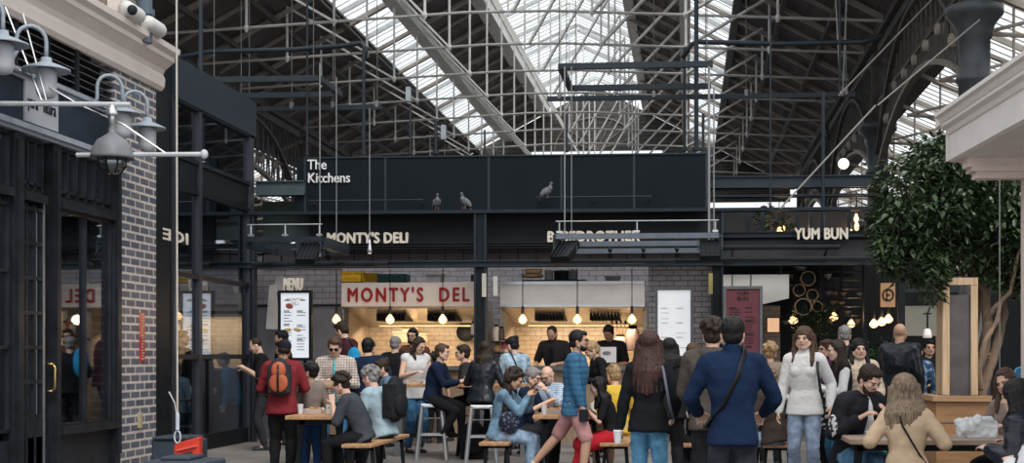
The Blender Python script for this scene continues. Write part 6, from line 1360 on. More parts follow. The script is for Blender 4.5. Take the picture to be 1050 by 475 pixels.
stool(GX - .45, 20.3, 10, 'pale steel stool standing inside the glass kiosk')

# things on the tables
M_paper = mat('paper_white', (.65, .65, .67), .5, 0, .03)
def cup(x, y, z, label, h=.11, r0=.036, m=None, grp=None):
    r = empty('paper_cup', (x, y, z), label=label, cat='cup', group=grp)
    MB().lathe([(r0 * .75, 0), (r0, h), (r0 * .92, h), (r0 * .68, .01)], n=16).build('cup_wall', m or M_paper, r)
    MB().lathe([(r0 * .9, h * .75), (r0 * .9, h * .8)], n=14).build('drink', mat('amber_drink', (.25, .12, .04), .2), r)
def tray(x, y, z, label, w=.2, d=.14, m=None):
    r = empty('food_tray', (x, y, z), label=label, cat='food tray')
    b = MB(); b.prism([(-w / 2, -d / 2, 0), (w / 2, -d / 2, 0), (w / 2 + .02, -d / 2 - .02, .045), (-w / 2 - .02, -d / 2 - .02, .045)], (0, .006, 0)).prism([(-w / 2, d / 2, 0), (w / 2, d / 2, 0), (w / 2 + .02, d / 2 + .02, .045), (-w / 2 - .02, d / 2 + .02, .045)], (0, -.006, 0))
    b.box((0, 0, .004), (w, d, .008)).prism([(-w / 2, -d / 2, 0), (-w / 2, d / 2, 0), (-w / 2 - .02, d / 2 + .02, .045), (-w / 2 - .02, -d / 2 - .02, .045)], (.006, 0, 0)).prism([(w / 2, -d / 2, 0), (w / 2, d / 2, 0), (w / 2 + .02, d / 2 + .02, .045), (w / 2 + .02, -d / 2 - .02, .045)], (-.006, 0, 0)).build('box', m or M_paper, r)
    q = MB(); rnd = random.Random(int(x * 100))
    for i in range(9): q.ell((rnd.uniform(-w * .35, w * .35), rnd.uniform(-d * .3, d * .3), .03 + rnd.uniform(0, .02)), (.035, .022, .02), Euler((0, 0, rnd.uniform(0, 3))).to_matrix(), 8, 6)
    q.build('food', mat('fried_food', (.42, .22, .08), .6, var=.4, scale=30), r, smooth=True)
tray(at(322, 15.5), 15.5, .75, 'white food tray on the left low table'); cup(at(337, 15.2), 15.2, .75, 'white paper cup near the grey t-shirt'); cup(at(330, 16.4), 16.4, .75, 'paper cup farther up the left low table'); cup(at(308, 15.3), 15.3, .75, 'paper cup by the boy in taupe')
tray(at(570, 15.7), 15.7, .75, 'white food tray before the bald person', .26, .16); tray(at(590, 16.4), 16.4, .75, 'second food tray on the middle table'); cup(at(558, 15.4), 15.4, .75, 'paper cup next to the curly haired person'); cup(at(608, 15.9), 15.9, .75, 'paper cup beside the red trousers')
cup(at(440, 18.95), 18.95, 1.02, 'paper cup before the white blouse', m=M_paper); tray(at(425, 18.95), 18.95, 1.02, 'flat tray before the white blouse'); cup(at(478, 18.9), 18.9, 1.02, 'glass of amber drink between the two seated on stools', m=mat('clear_cup', (.4, .36, .3), .15)); cup(at(520, 18.9), 18.9, 1.02, 'paper cup right on the high table')
cup(at(350, 17.35), 17.3, 1.04, 'paper cup before the plaid shirt'); tray(at(338, 17.35), 17.3, 1.04, 'white tray before the plaid shirt')
cup(at(740, 15.5), 15.5, .75, 'paper cup on the table behind the navy jacket'); tray(at(762, 15.9), 15.9, .75, 'food tray on the table behind the navy jacket')
tray(at(905, 11.35), 11.35, .74, 'food tray between bomber jacket and blonde hair', .22, .16)
# paper bag on a shoulder-high counter
r = empty('paper_bag', (at(696, 14.8), 14.8, 1.22), label='brown paper bag held up right of the auburn hair', cat='bag')
MB().box((0, 0, .10), (.19, .10, .24)).build('bag_body', mat('kraft_paper', (.42, .29, .18), .7, 0, .12, bump=.5), r, bevel=.006)
r.location.z = 1.14
# white plastic carrier bag on right table
r = empty('carrier_bag', (at(1001, 11.4), 11.4, .74), label='crumpled white plastic bag on the rough wooden table', cat='bag')
rnd = random.Random(4); q = MB()
for i in range(16): q.ell((rnd.uniform(-.14, .14), rnd.uniform(-.07, .07), .05 + rnd.uniform(0, .08)), (.07, .05, .045), Euler((rnd.random() * 3, rnd.random() * 3, 0)).to_matrix(), 8, 6)
q.ell((.10, 0, .14), (.05, .04, .035)).ell((-.1, 0, .13), (.04, .03, .03)).box((0, 0, .05), (.30, .16, .10)); blob(q, 'bag_body', mat('white_plastic_bag', (.62, .64, .64), .3, 0, .1, scale=12, bump=.8), r, .010, 1, .03, .04)
# black backpack on floor under the high table
p_ = (at(485, 18.5), 18.5, .26)
r = empty('backpack', p_, .2, label='black backpack on the floor between the two steel stools', cat='backpack')
q = MB(); q.ell((0, 0, 0), (.20, .14, .26)).box((0, 0, -.1), (.34, .22, .3)); blob(q, 'pack_body', C_black, r, .014, 3, .02, .08); q = MB(); q.ell((0, -.12, -.08), (.14, .06, .12)); blob(q, 'front_pocket', C_black, r, .012, 1)
MB().tube([(-.05, 0, .25), (-.03, 0, .31), (.03, 0, .31), (.05, 0, .25)], .01, 6).build('handle', M_strap, r)
r = empty('handbag', to_world(P_curly, (-.18, -.16, .66)), 0, label='dark patterned handbag on the lap of the denim jacket', cat='bag')
q = MB(); q.ell((0, 0, 0), (.12, .06, .13)); blob(q, 'bag_body', spot_mat('dark_floral', (.012, .014, .03), (.10, .12, .2), 30, .55, .6), r, .010, 1)
MB().tube([(-.08, 0, .10), (-.05, .02, .32), (.03, .02, .34), (.08, 0, .1)], .007, 6).build('handle', M_strap, r)
# blue bag of the maroon jumper
r = empty('shoulder_bag', W(363, 372, 20.2), 0, label='bright blue bag on the back of the maroon jumper', cat='bag')
q = MB(); q.ell((0, 0, 0), (.12, .10, .24)); blob(q, 'bag_body', cloth('cyanblue', (.02, .25, .48)), r, .012, 1); MB().tube([(0, 0, .2), (-.08, -.05, .38), (-.16, -.02, .34)], .014, 6).build('shoulder_strap', M_strap, r, smooth=True)
# street cabinet and red barrier low left
r = empty('utility_box', W(186, 465, 13.2) * 1, label='dark blue grey plastic box at the foot of the picture before the kiosk', cat='box'); D = 13.2; r.location.z = 0
x0, x1 = at(158, D), at(222, D); 
MB().mm(x0, x1, D - .3, D + .3, 0, W(0, 470, D).z).build('casing', mat('box_blue_grey', (.045, .06, .08), .5), r, world=True, bevel=.03)
MB().mm(x0 + .14, x1 - .2, D - .2, D + .2, W(0, 470, D).z, W(0, 466, D).z).build('lid', mat('box_blue_grey', (.045, .06, .08), .5), r, world=True, bevel=.015)
D = 16.0; x0, x1 = at(163, D), at(206, D)
r = empty('storage_bin', ((x0 + x1) / 2, D, 0), label='dark slate bin standing behind the red barrier', cat='bin')
MB().mm(x0, x1, D - .25, D + .25, 0, W(0, 449, D).z).build('casing', mat('box_blue_grey', (.045, .06, .08), .5), r, world=True, bevel=.03); MB().mm(x0 + .02, x1 - .05, D - .28, D + .25, W(0, 449, D).z, W(0, 446, D).z).build('lid', mat('box_blue_grey', (.045, .06, .08), .5), r, world=True, bevel=.015)
D = 14.6
r = empty('safety_barrier', (at(192, D), D, 0), label='bright red plastic barrier at the foot of the glass kiosk', cat='barrier')
Z = lambda py: W(0, py, D).z
b = MB(); x0, x1 = at(178, D), at(204, D)
b.prism([(x0, D, 0), (x0, D, Z(456)), (x0 + .06, D, Z(453)), (x1, D, Z(447)), (x1, D, 0), (x1 - .08, D, 0), (x1 - .08, D, Z(462)), (x0 + .08, D, Z(465)), (x0 + .08, D, 0)], (0, .12, 0)).build('panel', mat('barrier_red', (.62, .055, .035), .4), r, world=True, bevel=.015)
MB().bar((x0 + .04, D - .01, Z(461)), (x1 - .02, D - .01, Z(456)), .03, .02).build('rib_moulding', mat('barrier_red_light', (.7, .12, .08), .4), r, world=True)

# ------------------------------------------------------------------ suspended frames and light rigs
M_rig = mat('rig_blue_black', (.018, .026, .034), .4)
def zof(py, D): return W(600, py, D).z
def rect_frame(px0, px1, py, D0, D1, label, t=.07, open_left=False, z=None):
    z = z or zof(py, D0); x0, x1 = at(px0, D0), at(px1, D0)
    r = empty('lighting_gantry', ((x0 + x1) / 2, (D0 + D1) / 2, z), label=label, cat='frame')
    MB().mm(x0, x1, D0 - t / 2, D0 + t / 2, z - t / 2, z + t / 2).build('front_bar', M_rig, r, world=True); MB().mm(x0, x1, D1 - t / 2, D1 + t / 2, z - t / 2, z + t / 2).build('rear_bar', M_rig, r, world=True)
    if not open_left: MB().mm(x0 - t / 2, x0 + t / 2, D0, D1, z - t / 2, z + t / 2).build('side_bar', M_rig, r, world=True)
    if px1 < 400 or True: 
        if not (px1 > 700): MB().mm(x1 - t / 2, x1 + t / 2, D0, D1, z - t / 2, z + t / 2).build('side_bar', M_rig, r, world=True)
    b = MB()
    for x in (x0 + .1, x1 - .1):
        for d in (D0, D1): b.tube([(x, d, z), (x, d, z + 3.8)], .008, 4)
    b.build('hanger_wire', mat('wire_grey', (.2, .2, .2), .4, .5), r, world=True)
rect_frame(575, 731, 68, 23.4, 25.3, 'dark rectangular frame hung from the roof over the right kitchen', .10)
rect_frame(214, 327, 76, 24.1, 25.6, 'dark rectangular frame hung from the roof above the glass kiosk', .10, True)
def long_bar(px0, px1, py, D, label, t=.085):
    z = zof(py, D); x0, x1 = at(px0, D), at(px1, D); r = empty('hanging_bar', ((x0 + x1) / 2, D, z), label=label, cat='bar')
    MB().mm(x0, x1, D - t / 2, D + t / 2, z - t / 2, z + t / 2).build('tube', M_rig, r, world=True)
    b = MB()
    for f in (.04, .35, .65, .97): x = x0 + (x1 - x0) * f; b.tube([(x, D, z), (x, D, z + 4.0)], .008, 4); b.mm(x - .03, x + .03, D - .05, D + .05, z, z + .12)
    b.build('hanger_wire', mat('wire_grey', (.2, .2, .2), .4, .5), r, world=True)
long_bar(561, 877, 101, 26.0, 'long dark bar hung from the roof above the right kitchen and bun stall')
long_bar(250, 391, 107, 25.8, 'dark bar hung from the roof above the deli')
# vertical cables and poles over the stalls
M_rod = mat('dull_rod_steel', (.26, .26, .26), .45, .4)
for px, py0, py1, D, rr, lb, m_ in ((315, -20, 156, 24.5, .022, 'dark vertical rod over the left end of the sign panel', M_rig), (206, -10, 84, 21, .035, 'dark vertical pipe above the glass kiosk', M_rig), (373, 44, 156, 24.0, .03, 'dark vertical hose above the deli sign', M_rig), (579, 68, 262, 21.0, .012, 'long thin pale rod left over the right light rig', M_rod), (586, 68, 262, 21.2, .008, 'thinner pale rod beside the long rod', M_rod), (727, 70, 262, 21.0, .02, 'pale steel rod at the right end of the sign panel', M_rod), (732, 92, 262, 21.2, .012, 'thin steel rod right of the sign panel', M_rod),
                          (714, -10, 156, 24.0, .04, 'thick dark pipe rising beside the right end of the sign panel', M_rig), (702, 50, 156, 24.2, .028, 'dark cable conduit left of the thick pipe', M_rig), (328, 60, 262, 21.0, .010, 'thin rod over the left light rig', M_rod), (345, 75, 262, 21.3, .008, 'thinner rod over the left light rig', M_rod), (379, 108, 254, 21.0, .008, 'thin rod holding the lone drop light', M_rod), (790, 20, 216, 21.6, .014, 'thin rod over the bun stall gallery', M_rig), (844, 98, 250, 22.5, .03, 'dark vertical pipe before the bun stall column', M_rig), (861, 0, 96, 24, .02, 'pair of wires meeting at the long bar', M_rig), (447, 120, 156, 23.5, .03, 'short dark mast left on top of the sign panel', M_rig), (497, 132, 156, 23.5, .018, 'thin mast standing on the sign panel', M_rig), (581, 118, 156, 23.5, .02, 'short dark mast on the middle of the sign panel', M_rig), (721, 118, 156, 23.5, .025, 'short dark mast right on top of the sign panel', M_rig), (421, 104, 156, 23.5, .02, 'dark drop rod under a grey speaker', M_rig), (1025, 172, 400, 14, .006, 'thin cable hanging before the tree', M_rod)):
    r = empty('vertical_rod', (at(px, D), D, zof(py1, D)), label=lb, cat='rod')
    MB().tube([(at(px, D), D, zof(py1, D)), (at(px, D), D, zof(py0, D))], rr, 8).build('shaft', m_, r, world=True)
    MB().lathe([(rr * 1.8, -.03), (rr * 1.8, .03)], (at(px, D), D, zof(py1, D) + .03), 8).build('end_collar', m_, r, world=True)
# bent dark hoses
for pts, D, lb in (([(120, 70), (215, 53), (300, 51), (352, 47), (370, 44), (376, 50), (373, 62)], 24.2, 'dark hose draped from the left wall to the deli sign'), ([(700, 60), (708, 46), (716, 43), (800, 45), (885, 43), (905, 36)], 24.2, 'dark hose running right above the sign panel')):
    P = [W(a, b_, D) for a, b_ in pts]
    MB().tube(P, .045, 8).build('cable_hose', M_rig, smooth=True, label=lb, cat='hose')
for (a, b_, D, lb) in (((860, 98), (965, -10), 23.5, 'taut pale wire from the long bar to the top right'), ((800, 214), (898, 108), 21.5, 'taut pale wire rising from the gallery rail to the arcade'), ((900, 108), (1005, 20), 22.0, 'pale wire running on up to the near column'), ((857, 0), (862, 98), 25.8, 'pale rod dropping to the long bar'), ((868, 0), (864, 98), 25.9, 'darker rod dropping to the long bar')):
    MB().tube([W(*a, D), W(*b_, D)], .014, 5).build('taut_wire', mat('wire_pale', (.30, .29, .27), .4, .3), label=lb, cat='wire')
# light rigs just in front of the stalls
def light_rig(px0, px1, py, D0, D1, label, lamps, pale):
    x0, x1 = at(px0, D0), at(px1, D0); z = zof(py + 1.5, D0); m = mat('rig_pale_steel', (.13, .15, .18), .35, .4) if pale else M_rig
    r = empty('light_rig', ((x0 + x1) / 2, (D0 + D1) / 2, z), label=label, cat='light rig')
    for i_, d in enumerate((D0, (D0 + D1) / 2, D1)): MB().mm(x0, x1, d - .04, d + .04, z - .038 - i_ * .05, z + .038 - i_ * .05).build('cross_bar', m, r, world=True)
    for x in (x0, x1): MB().mm(x - .05, x + .05, D0 + .05, D1, z - .13, z + .03).build('end_bar', M_rig, r, world=True)
    for x in (x0 + .05, x1 - .05, (x0 + x1) / 2): MB().tube([(x, D0, z), (x, D0, z + .22)], .012, 6).mm(x - .04, x + .04, D0 - .03, D0 + .03, z + .05, z + .08).build('hanger_clamp', M_chrome, r, world=True)
    MB().tube([(x0, D0 - .02, z + .22), (x1, D0 - .02, z + .22)], .007, 5).build('power_cable', M_chrome, r, world=True)
    for px in lamps:
        x = at(px, D0); q = MB(); rot = Euler((R(35), 0, R(-20 if px < (px0 + px1) / 2 else 0))).to_matrix()
        hl = empty('flood_lamp', (x, D0 - .1, z - .22), label='dark flood lamp slung under the %s rig, %s' % ('right' if pale else 'left', 'left end' if px < (px0 + px1) / 2 else 'right end'), cat='lamp')
        q.box((0, 0, 0), (.30, .46, .10), rot).build('housing', M_black, hl, bevel=.015)
        for k in range(5): MB().box((-.12 + .06 * k, 0, .0), (.01, .40, .14), rot).build('cooling_fin', M_black, hl)
        MB().tube([(-.17, 0, 0), (-.17, .1, .2), (.17, .1, .2), (.17, 0, 0)], .012, 6).build('yoke', M_rig, hl)
        MB().box((0, 0, 0), (.26, .40, .01), rot).build('front_glass', mat('lamp_glass_brown', (.10, .07, .05), .2), hl).location = rot @ Vector((0, 0, -.055))
    for k in range(3):
        x = x0 + (x1 - x0) * (.3 + .22 * k); s_ = empty('spot_lamp', (x, D1, z - .12), label='small spot lamp clipped under the %s rig' % ('right' if pale else 'left'), cat='lamp', group='spot lamps under the %s rig' % ('right' if pale else 'left'))
        MB().lathe([(.035, -.09), (.045, -.02), (.04, .06), (.02, .08)], (0, 0, 0), 12, Euler((R(25), 0, 0)).to_matrix()).build('can', M_black, s_); MB().tube([(0, 0, .05), (0, 0, .12)], .01, 6).build('clip', M_black, s_)
light_rig(570, 737, 241, 19.9, 21.4, 'pale steel light rig of three bars before the burger stall sign', (580, 728), True)
light_rig(254, 331, 242, 19.9, 21.3, 'dark light rig of three bars before the deli sign', (318,), False)
long = MB(); 
for a, b_, py, D, lb in ((216, 398, 270, 21.2, 'dark horizontal tube lamp before the deli'), (553, 693, 268.5, 21.2, 'dark horizontal tube lamp before the burger stall'), (738, 862, 255, 21.2, 'dark horizontal tube lamp before the bun sign'), (733, 905, 267, 21.2, 'lower dark tube before the bun stall')):
    x0, x1, z = at(max(a, 258), D), at(b_, D), zof(py, D); r = empty('tube_heater', ((x0 + x1) / 2, D, z), label=lb, cat='heater')
    MB().mm(x0, x1, D - .08, D + .08, z - .035, z + .035).build('casing', M_black, r, world=True, bevel=.02)
    for x in (x0 + .2, x1 - .2): MB().bar((x, D, z), (x, FD - .1, fz(270)), .03, .03).build('hanger', M_black, r, world=True)
# drop light
p = W(379, 256, 21.0); r = empty('drop_light', p, label='small white drop light before the deli sign', cat='lamp')
MB().lathe([(.012, .16), (.02, .1), (.035, .02), (.045, -.02), (.03, -.05)], n=12).build('lamp_body', M_chrome, r, smooth=True); MB().lathe([(.03, -.05), (.028, -.07)], n=10).build('lens', M_wl, r)
# bird wires with pigeons
def pigeon(px, py, D, rz, label, s=1.0):
    p = W(px, py, D); r = empty('pigeon', p, R(rz), label=label, cat='pigeon')
    gm = mat('pigeon_grey', (.13, .14, .16), .6, 0, .3, scale=20); q = MB()
    q.ell((0, .02, .10), (.055, .10, .062), Euler((R(-35), 0, 0)).to_matrix()).ell((0, -.035, .15), (.042, .05, .05)).cap((0, -.045, .16), (0, -.055, .22), .030, .022).ell((0, -.065, .235), (.022, .028, .023)).cap((0, .08, .06), (0, .17, -.01), .028, .018)
    b = blob(q, 'body', gm, r, .008, 2)
    MB().cap((0, -.085, .233), (0, -.108, .226), .006, .003, 6).build('beak', mat('beak_dark', (.05, .045, .04), .4), r)
    for sd in (1, -1):
        MB().ell((sd * .05, .045, .10), (.014, .10, .045), Euler((R(-35), 0, 0)).to_matrix()).build('wing', mat('pigeon_wing', (.20, .21, .23), .6, 0, .3, scale=30), r, smooth=True)
        MB().ell((sd * .019, -.075, .24), (.004, .005, .005)).build('eye', mat('pigeon_eye', (.4, .12, .02), .3), r, smooth=True)
        MB().tube([(sd * .02, 0, .06), (sd * .022, -.005, 0)], .005, 5).tube([(sd * .022, -.03, 0.003), (sd * .022, .02, .003)], .004, 5).build('foot', mat('pigeon_foot', (.35, .12, .10), .5), r)
for a, b_, py, lb in ((316, 434, 203.5, 'thin perch rail fixed before the sign panel on the left'), (549, 668, 202, 'thin perch rail fixed before the sign panel on the right')):
    D = 22.2; r = empty('perch_rail', (at((a + b_) / 2, D), D, zof(py, D)), label=lb, cat='rail')
    MB().tube([(at(a, D), D, zof(py, D)), (at(b_, D), D, zof(py, D))], .012, 6).build('rail_bar', M_rig, r, world=True)
    for px in (a + 3, (a + b_) / 2, b_ - 3): MB().tube([(at(px, D), D, zof(py, D)), (at(px, D), 22.46, zof(py, D) - .03)], .012, 6).build('bracket', M_chrome, r, world=True)
pigeon(448, 215, 21.98, 20, 'dark pigeon standing on the rail under the sign panel'); pigeon(476, 214, 21.98, -30, 'paler pigeon with fluffed chest on the rail under the sign panel'); pigeon(562, 203, 22.2, 60, 'pigeon perched on the right perch rail')
# grey speakers hanging in the roof
for px, py, lb in ((419, 97, 'pale grey box speaker hung above the deli sign'), (455, 136, 'pale grey box speaker hung near the skylight')):
    D = 24.0; p = W(px, py, D); r = empty('hanging_speaker', p, label=lb, cat='speaker')
    MB().box((0, 0, 0), (.09, .12, .26)).build('cabinet', mat('speaker_grey', (.30, .34, .36), .5), r, bevel=.01); MB().box((0, 0, .16), (.14, .10, .05)).build('bracket', M_black, r); MB().lathe([(.03, -.065), (.03, -.061)], (0, 0, .03), 12, Euler((R(90), 0, 0)).to_matrix()).build('driver', M_black, r)

# ------------------------------------------------------------------ right side: kiosk roof, planter, tree
def kiosk():
    a = R(4.0); dx = Vector((math.cos(a), math.sin(a), 0)); dy = Vector((-math.sin(a), math.cos(a), 0))
    c0 = W(958, 117, 12.6)      # far left top corner
    zt = c0.z; M = Matrix.Translation((c0.x, c0.y, 0)) @ Matrix.Rotation(a, 4, 'Z')
    r = empty('kiosk_canopy', (c0.x, c0.y, zt), a, label='cream painted moulded canopy of the kiosk at the top right', cat='canopy')
    prof = [(0, 0), (0, -.035), (.03, -.05), (.05, -.09), (.06, -.10), (.06, -.125), (.10, -.15), (.115, -.19), (.13, -.2), (.13, -.42), (.16, -.44), (5, -.44), (5, 0)]
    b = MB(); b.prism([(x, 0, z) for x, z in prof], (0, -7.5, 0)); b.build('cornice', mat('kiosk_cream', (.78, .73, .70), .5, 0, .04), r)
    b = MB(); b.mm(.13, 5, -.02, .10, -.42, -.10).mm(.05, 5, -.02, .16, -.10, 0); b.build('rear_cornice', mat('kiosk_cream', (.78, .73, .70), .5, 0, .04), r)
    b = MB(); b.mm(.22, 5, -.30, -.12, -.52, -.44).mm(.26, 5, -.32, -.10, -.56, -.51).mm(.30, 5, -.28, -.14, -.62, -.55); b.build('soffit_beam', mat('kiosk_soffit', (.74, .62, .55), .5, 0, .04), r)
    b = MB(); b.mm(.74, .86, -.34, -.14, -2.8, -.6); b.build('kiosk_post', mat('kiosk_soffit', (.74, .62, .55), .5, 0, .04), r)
    
kiosk()
# planter of stacked planks
D = 15.0; x0, x1, x2 = at(958, D), at(1052, D), at(1075, D); zt = W(0, 404, D).z
r = empty('planter_box', ((x0 + x2) / 2, D + .5, 0), label='large wooden planter of wide horizontal planks under the tree', cat='planter')
b = MB(); n = 4
for k in range(n):
    z0 = zt - .06 - (k + 1) * (zt - .06) / n; z1 = zt - .06 - k * (zt - .06) / n - .012
    b.mm(x0 + .02, x2, D, D + .04, z0, z1).mm(x0 + .02, x0 + .06, D + .041, D + .9, z0, z1)
b.build('plank_side', mat('warm_planks', (.46, .25, .12), .45, 0, .22, scale=2.5, stretch=(.8, 8, 8)), r, world=True)
MB().mm(x0 - .02, x2, D - .04, D + .12, zt - .06, zt).mm(x0 - .02, x0 + .12, D + .121, D + .9, zt - .06, zt).build('rim_board', mat('warm_planks_light', (.55, .33, .17), .45, 0, .2, scale=2.5, stretch=(.8, 8, 8)), r, world=True)
MB().mm(x0 + .06, x2, D + .04, D + .9, zt - .15, zt - .08).build('soil', mat('soil', (.02, .014, .01), .9), r, world=True)
# timber framed grey screen standing on the planter
D = 15.35; r = empty('timber_screen', (at(983, D), D, zt), label='pale timber frame around a grey panel on the planter', cat='screen')
xa, xb = at(966, D), at(1002, D); zz = W(0, 292, D).z
MB().mm(xa, xa + .075, D - .04, D + .04, zt, zz).build('post', M_palewood, r, world=True); MB().mm(xb - .075, xb, D - .04, D + .04, zt, zz).build('post', M_palewood, r, world=True)
MB().mm(xa, xb, D - .045, D + .045, zz - .05, zz + .03).build('top_rail', M_palewood, r, world=True); MB().mm(xa, xa + .07, D + .3, D + .38, zt, zz).mm(xa, xa + .07, D, D + .38, zz - .05, zz).build('rear_post', M_palewood, r, world=True)
MB().mm(xa + .075, xb - .075, D - .01, D + .01, zt, zz - .16).build('grey_panel', mat('felt_grey', (.11, .10, .10), .7, 0, .3, scale=4), r, world=True)
# tree
def tree():
    rnd = random.Random(21); D = 15.6; base = W(1003, 404, D); base.z = zt - .1
    r = empty('potted_tree', base, label='glossy dark leaved tree with twisting pale trunks in the planter', cat='tree')
    def path(pts): return [W(a, b_, d) - base for a, b_, d in pts]
    q = MB()
    trunks = [([(992, 408, 15.5), (997, 385, 15.5), (1008, 362, 15.55), (1013, 335, 15.5), (1010, 305, 15.6), (1013, 275, 15.6), (1006, 235, 15.7)], [.085, .072, .065, .06, .055, .05, .03]), ([(1004, 408, 15.6), (1012, 385, 15.6), (1022, 355, 15.6), (1030, 320, 15.7), (1024, 285, 15.8), (1028, 245, 15.8), (1040, 200, 15.9)], [.075, .062, .055, .05, .045, .04, .025]),
              ([(995, 402, 15.8), (994, 370, 15.8), (1000, 340, 15.9), (1004, 310, 15.9), (998, 270, 16.), (985, 230, 16)], [.05, .045, .04, .04, .035, .02]), ([(1011, 330, 15.5), (1020, 315, 15.4), (1036, 300, 15.3), (1042, 270, 15.2), (1050, 240, 15.2)], [.035, .03, .028, .025, .015]), ([(1006, 400, 15.4), (1003, 380, 15.35), (1010, 350, 15.3), (1022, 330, 15.3), (1028, 300, 15.4)], [.04, .036, .032, .028, .02]),
              ([(1010, 300, 15.6), (990, 265, 15.5), (960, 235, 15.4), (930, 215, 15.3)], [.04, .03, .022, .012]), ([(1013, 280, 15.6), (1000, 220, 15.6), (975, 180, 15.6), (960, 155, 15.6)], [.04, .03, .02, .012])]
    for p, rr in trunks: q.tube(path(p), rr, 9)
    blob(q, 'trunk', mat('pale_bark', (.24, .17, .12), .8, 0, .35, scale=5, bump=.6, stretch=(1, 1, .4)), r, .016, 2, .02, .1)
    # foliage: many small glossy leaves clustered on a lobed crown
    lobes = [(960, 205, 15.6, 62, 60), (1005, 200, 15.9, 62, 62), (925, 235, 15.3, 36, 38), (985, 165, 15.7, 44, 34), (1040, 235, 15.6, 55, 60), (945, 268, 15.4, 36, 26), (1000, 262, 15.6, 50, 26), (960, 160, 15.8, 20, 20), (912, 262, 15.2, 17, 20), (1030, 180, 15.9, 40, 45), (957, 285, 15.2, 12, 26), (1065, 260, 15.5, 40, 50), (905, 222, 15.3, 14, 14), (1040, 285, 15.4, 30, 14)]
    bm = bmesh.new(); sc = 15.5 / F_PX; wts = [l_[3] * l_[4] for l_ in lobes]
    for i in range(15000):
        l_ = rnd.choices(lobes, wts)[0]; c = W(l_[0], l_[1], l_[2]) - base
        u = Vector((rnd.gauss(0, 1), rnd.gauss(0, 1), rnd.gauss(0, 1))).normalized() * (rnd.uniform(.45, 1.0) ** .6)
        n_ = noise.noise(Vector((u.x * 2.2 + l_[0], u.y * 2.2, u.z * 2.2 + l_[1])))
        p = c + Vector((u.x * l_[3] * sc, u.y * min(l_[3], l_[4]) * sc * 1.0, u.z * l_[4] * sc)) * (1 + .28 * n_)
        L = rnd.uniform(.07, .13); w = L * .46; d = Vector((u.x * .7 + rnd.uniform(-.8, .8), u.y * .7 + rnd.uniform(-.8, .8), rnd.uniform(-.9, .35))).normalized(); sd = d.cross(Vector((rnd.uniform(-.4, .4), rnd.uniform(-.4, .4), 1))).normalized(); nn = sd.cross(d)
        v = [bm.verts.new(p), bm.verts.new(p + d * L * .35 + sd * w * .5 + nn * .006), bm.verts.new(p + d * L * .75 + sd * w * .38 + nn * .004), bm.verts.new(p + d * L - nn * .008), bm.verts.new(p + d * L * .75 - sd * w * .38 + nn * .004), bm.verts.new(p + d * L * .35 - sd * w * .5 + nn * .006), bm.verts.new(p + d * L * .5 - nn * .008)]
        for a, b_ in ((0, 1), (1, 2), (2, 3), (3, 4), (4, 5), (5, 0)): bm.faces.new((v[a], v[b_], v[6]))
    mb = MB(); mb.bm.free(); mb.bm = bm
    mb.build('foliage', mat('glossy_leaf', (.022, .050, .020), .34, 0, .5, scale=2.5, col2=(.075, .115, .05), spec=.6), r, recalc=False)
tree()
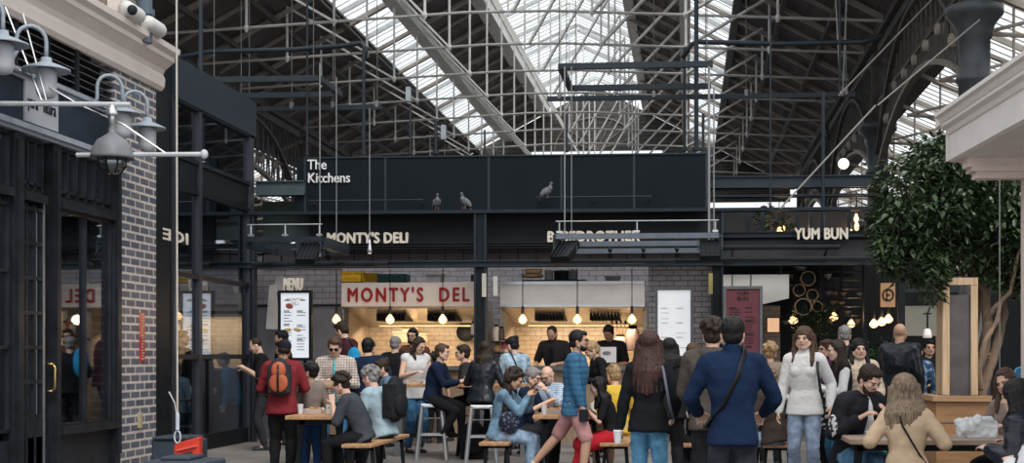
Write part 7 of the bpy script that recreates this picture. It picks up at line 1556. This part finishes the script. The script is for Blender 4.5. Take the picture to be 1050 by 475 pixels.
# green planter with plants behind
def leafy(px, py, D, rx, rz_, n, seed, label, col, pot=None, base_py=None):
    rnd = random.Random(seed); c = W(px, py, D); z0 = W(px, base_py, D).z if base_py else c.z - rz_
    r = empty('potted_plant', (c.x, D, z0 - (pot[2] if pot else 0)), label=label, cat='plant')
    if pot:
        MB().box((0, 0, pot[2] / 2), (pot[0], pot[1], pot[2])).box((0, 0, pot[2] - .03), (pot[0] + .03, pot[1] + .03, .05)).build('pot', pot[3], r, bevel=.01)
    q = MB()
    for i in range(8): q.tube([(0, 0, (pot[2] if pot else 0)), (rnd.uniform(-rx, rx) * .6, rnd.uniform(-rx, rx) * .4, c.z - r.location.z + rnd.uniform(-.1, .4) * rz_)], .006, 4)
    q.build('stem', mat('plant_stem', (.08, .07, .03), .7), r)
    bm = bmesh.new()
    for i in range(n):
        u = Vector((rnd.gauss(0, 1), rnd.gauss(0, 1), rnd.gauss(0, 1))).normalized() * (rnd.random() ** .4); p = Vector((u.x * rx, u.y * rx * .7, c.z - r.location.z + u.z * rz_))
        L = rnd.uniform(.06, .13); d = Vector((u.x + rnd.uniform(-.5, .5), u.y + rnd.uniform(-.5, .5), rnd.uniform(-.5, .6))).normalized(); sd = d.cross(Vector((.1, .2, 1))).normalized() * L * .22
        v = [bm.verts.new(x) for x in (p, p + d * L * .5 + sd, p + d * L, p + d * L * .5 - sd)]; bm.faces.new(v)
    mb = MB(); mb.bm.free(); mb.bm = bm; mb.build('leaves', mat('leaf_%d' % seed, col, .4, 0, .4, scale=4), r, recalc=False)
leafy(905, 365, 19.5, .45, .22, 500, 3, 'dark leafy plants in the bright green planter box', (.025, .055, .02), (.55, .35, .35, mat('green_planter', (.01, .30, .15), .4)), 372)
leafy(835, 330, 23.0, .42, .35, 700, 5, 'dark bushy plant under the wooden rings', (.022, .045, .016))
leafy(918, 372, 20.0, .3, .2, 260, 6, 'leafy plant right of the green planter', (.03, .06, .02), (.4, .3, .35, M_black), 380)
leafy(784, 226, 22.7, .16, .32, 160, 7, 'pale trailing plant in the upper gallery', (.10, .12, .05)); leafy(806, 233, 22.7, .18, .16, 120, 8, 'small bushy plant beside the gallery bulbs', (.05, .09, .03))
# gallery green fix: bright green tubs
for px, py, lb in ((912, 382, 'plain green tub at the foot of the leafy planter'),):
    D = 19.2; r = empty('green_tub', (at(px, D), D, 0), label=lb, cat='tub'); MB().box((0, 0, .6), (.5, .35, 1.2)).build('shell', mat('green_planter', (.01, .30, .15), .4), r, bevel=.02)
# industrial pendant above the people at the right and lantern
p = W(951, 344, 20.5); r = empty('white_lantern', p, label='small white lantern hanging before the pale panel', cat='lamp')
MB().lathe([(.02, .10), (.05, .08), (.06, .02), (.07, -.03), (.05, -.04)], n=16).build('shade', mat('lantern_white', (.6, .58, .55), .4, emit=(1, .9, .75), estr=.2), r, smooth=True); MB().tube([(0, 0, .09), (0, 0, .32), (.04, 0, .42)], .014, 6).tube([(-.06, 0, .32), (.06, 0, .32)], .012, 6).build('hook', M_black, r, smooth=True)
p = W(865, 168, 38); r = empty('round_lamp', p, label='round white glowing lamp on the arcade', cat='lamp')
MB().ell((0, 0, 0), (.15, .15, .15)).build('globe', mat('globe_glow', (.8, .8, .75), .4, emit=(1, .97, .9), estr=1.5), r, smooth=True); MB().tube([(0, 0, .12), (.1, 0, .3), (.26, 0, .35)], .03, 6).build('fitting', M_black, r)
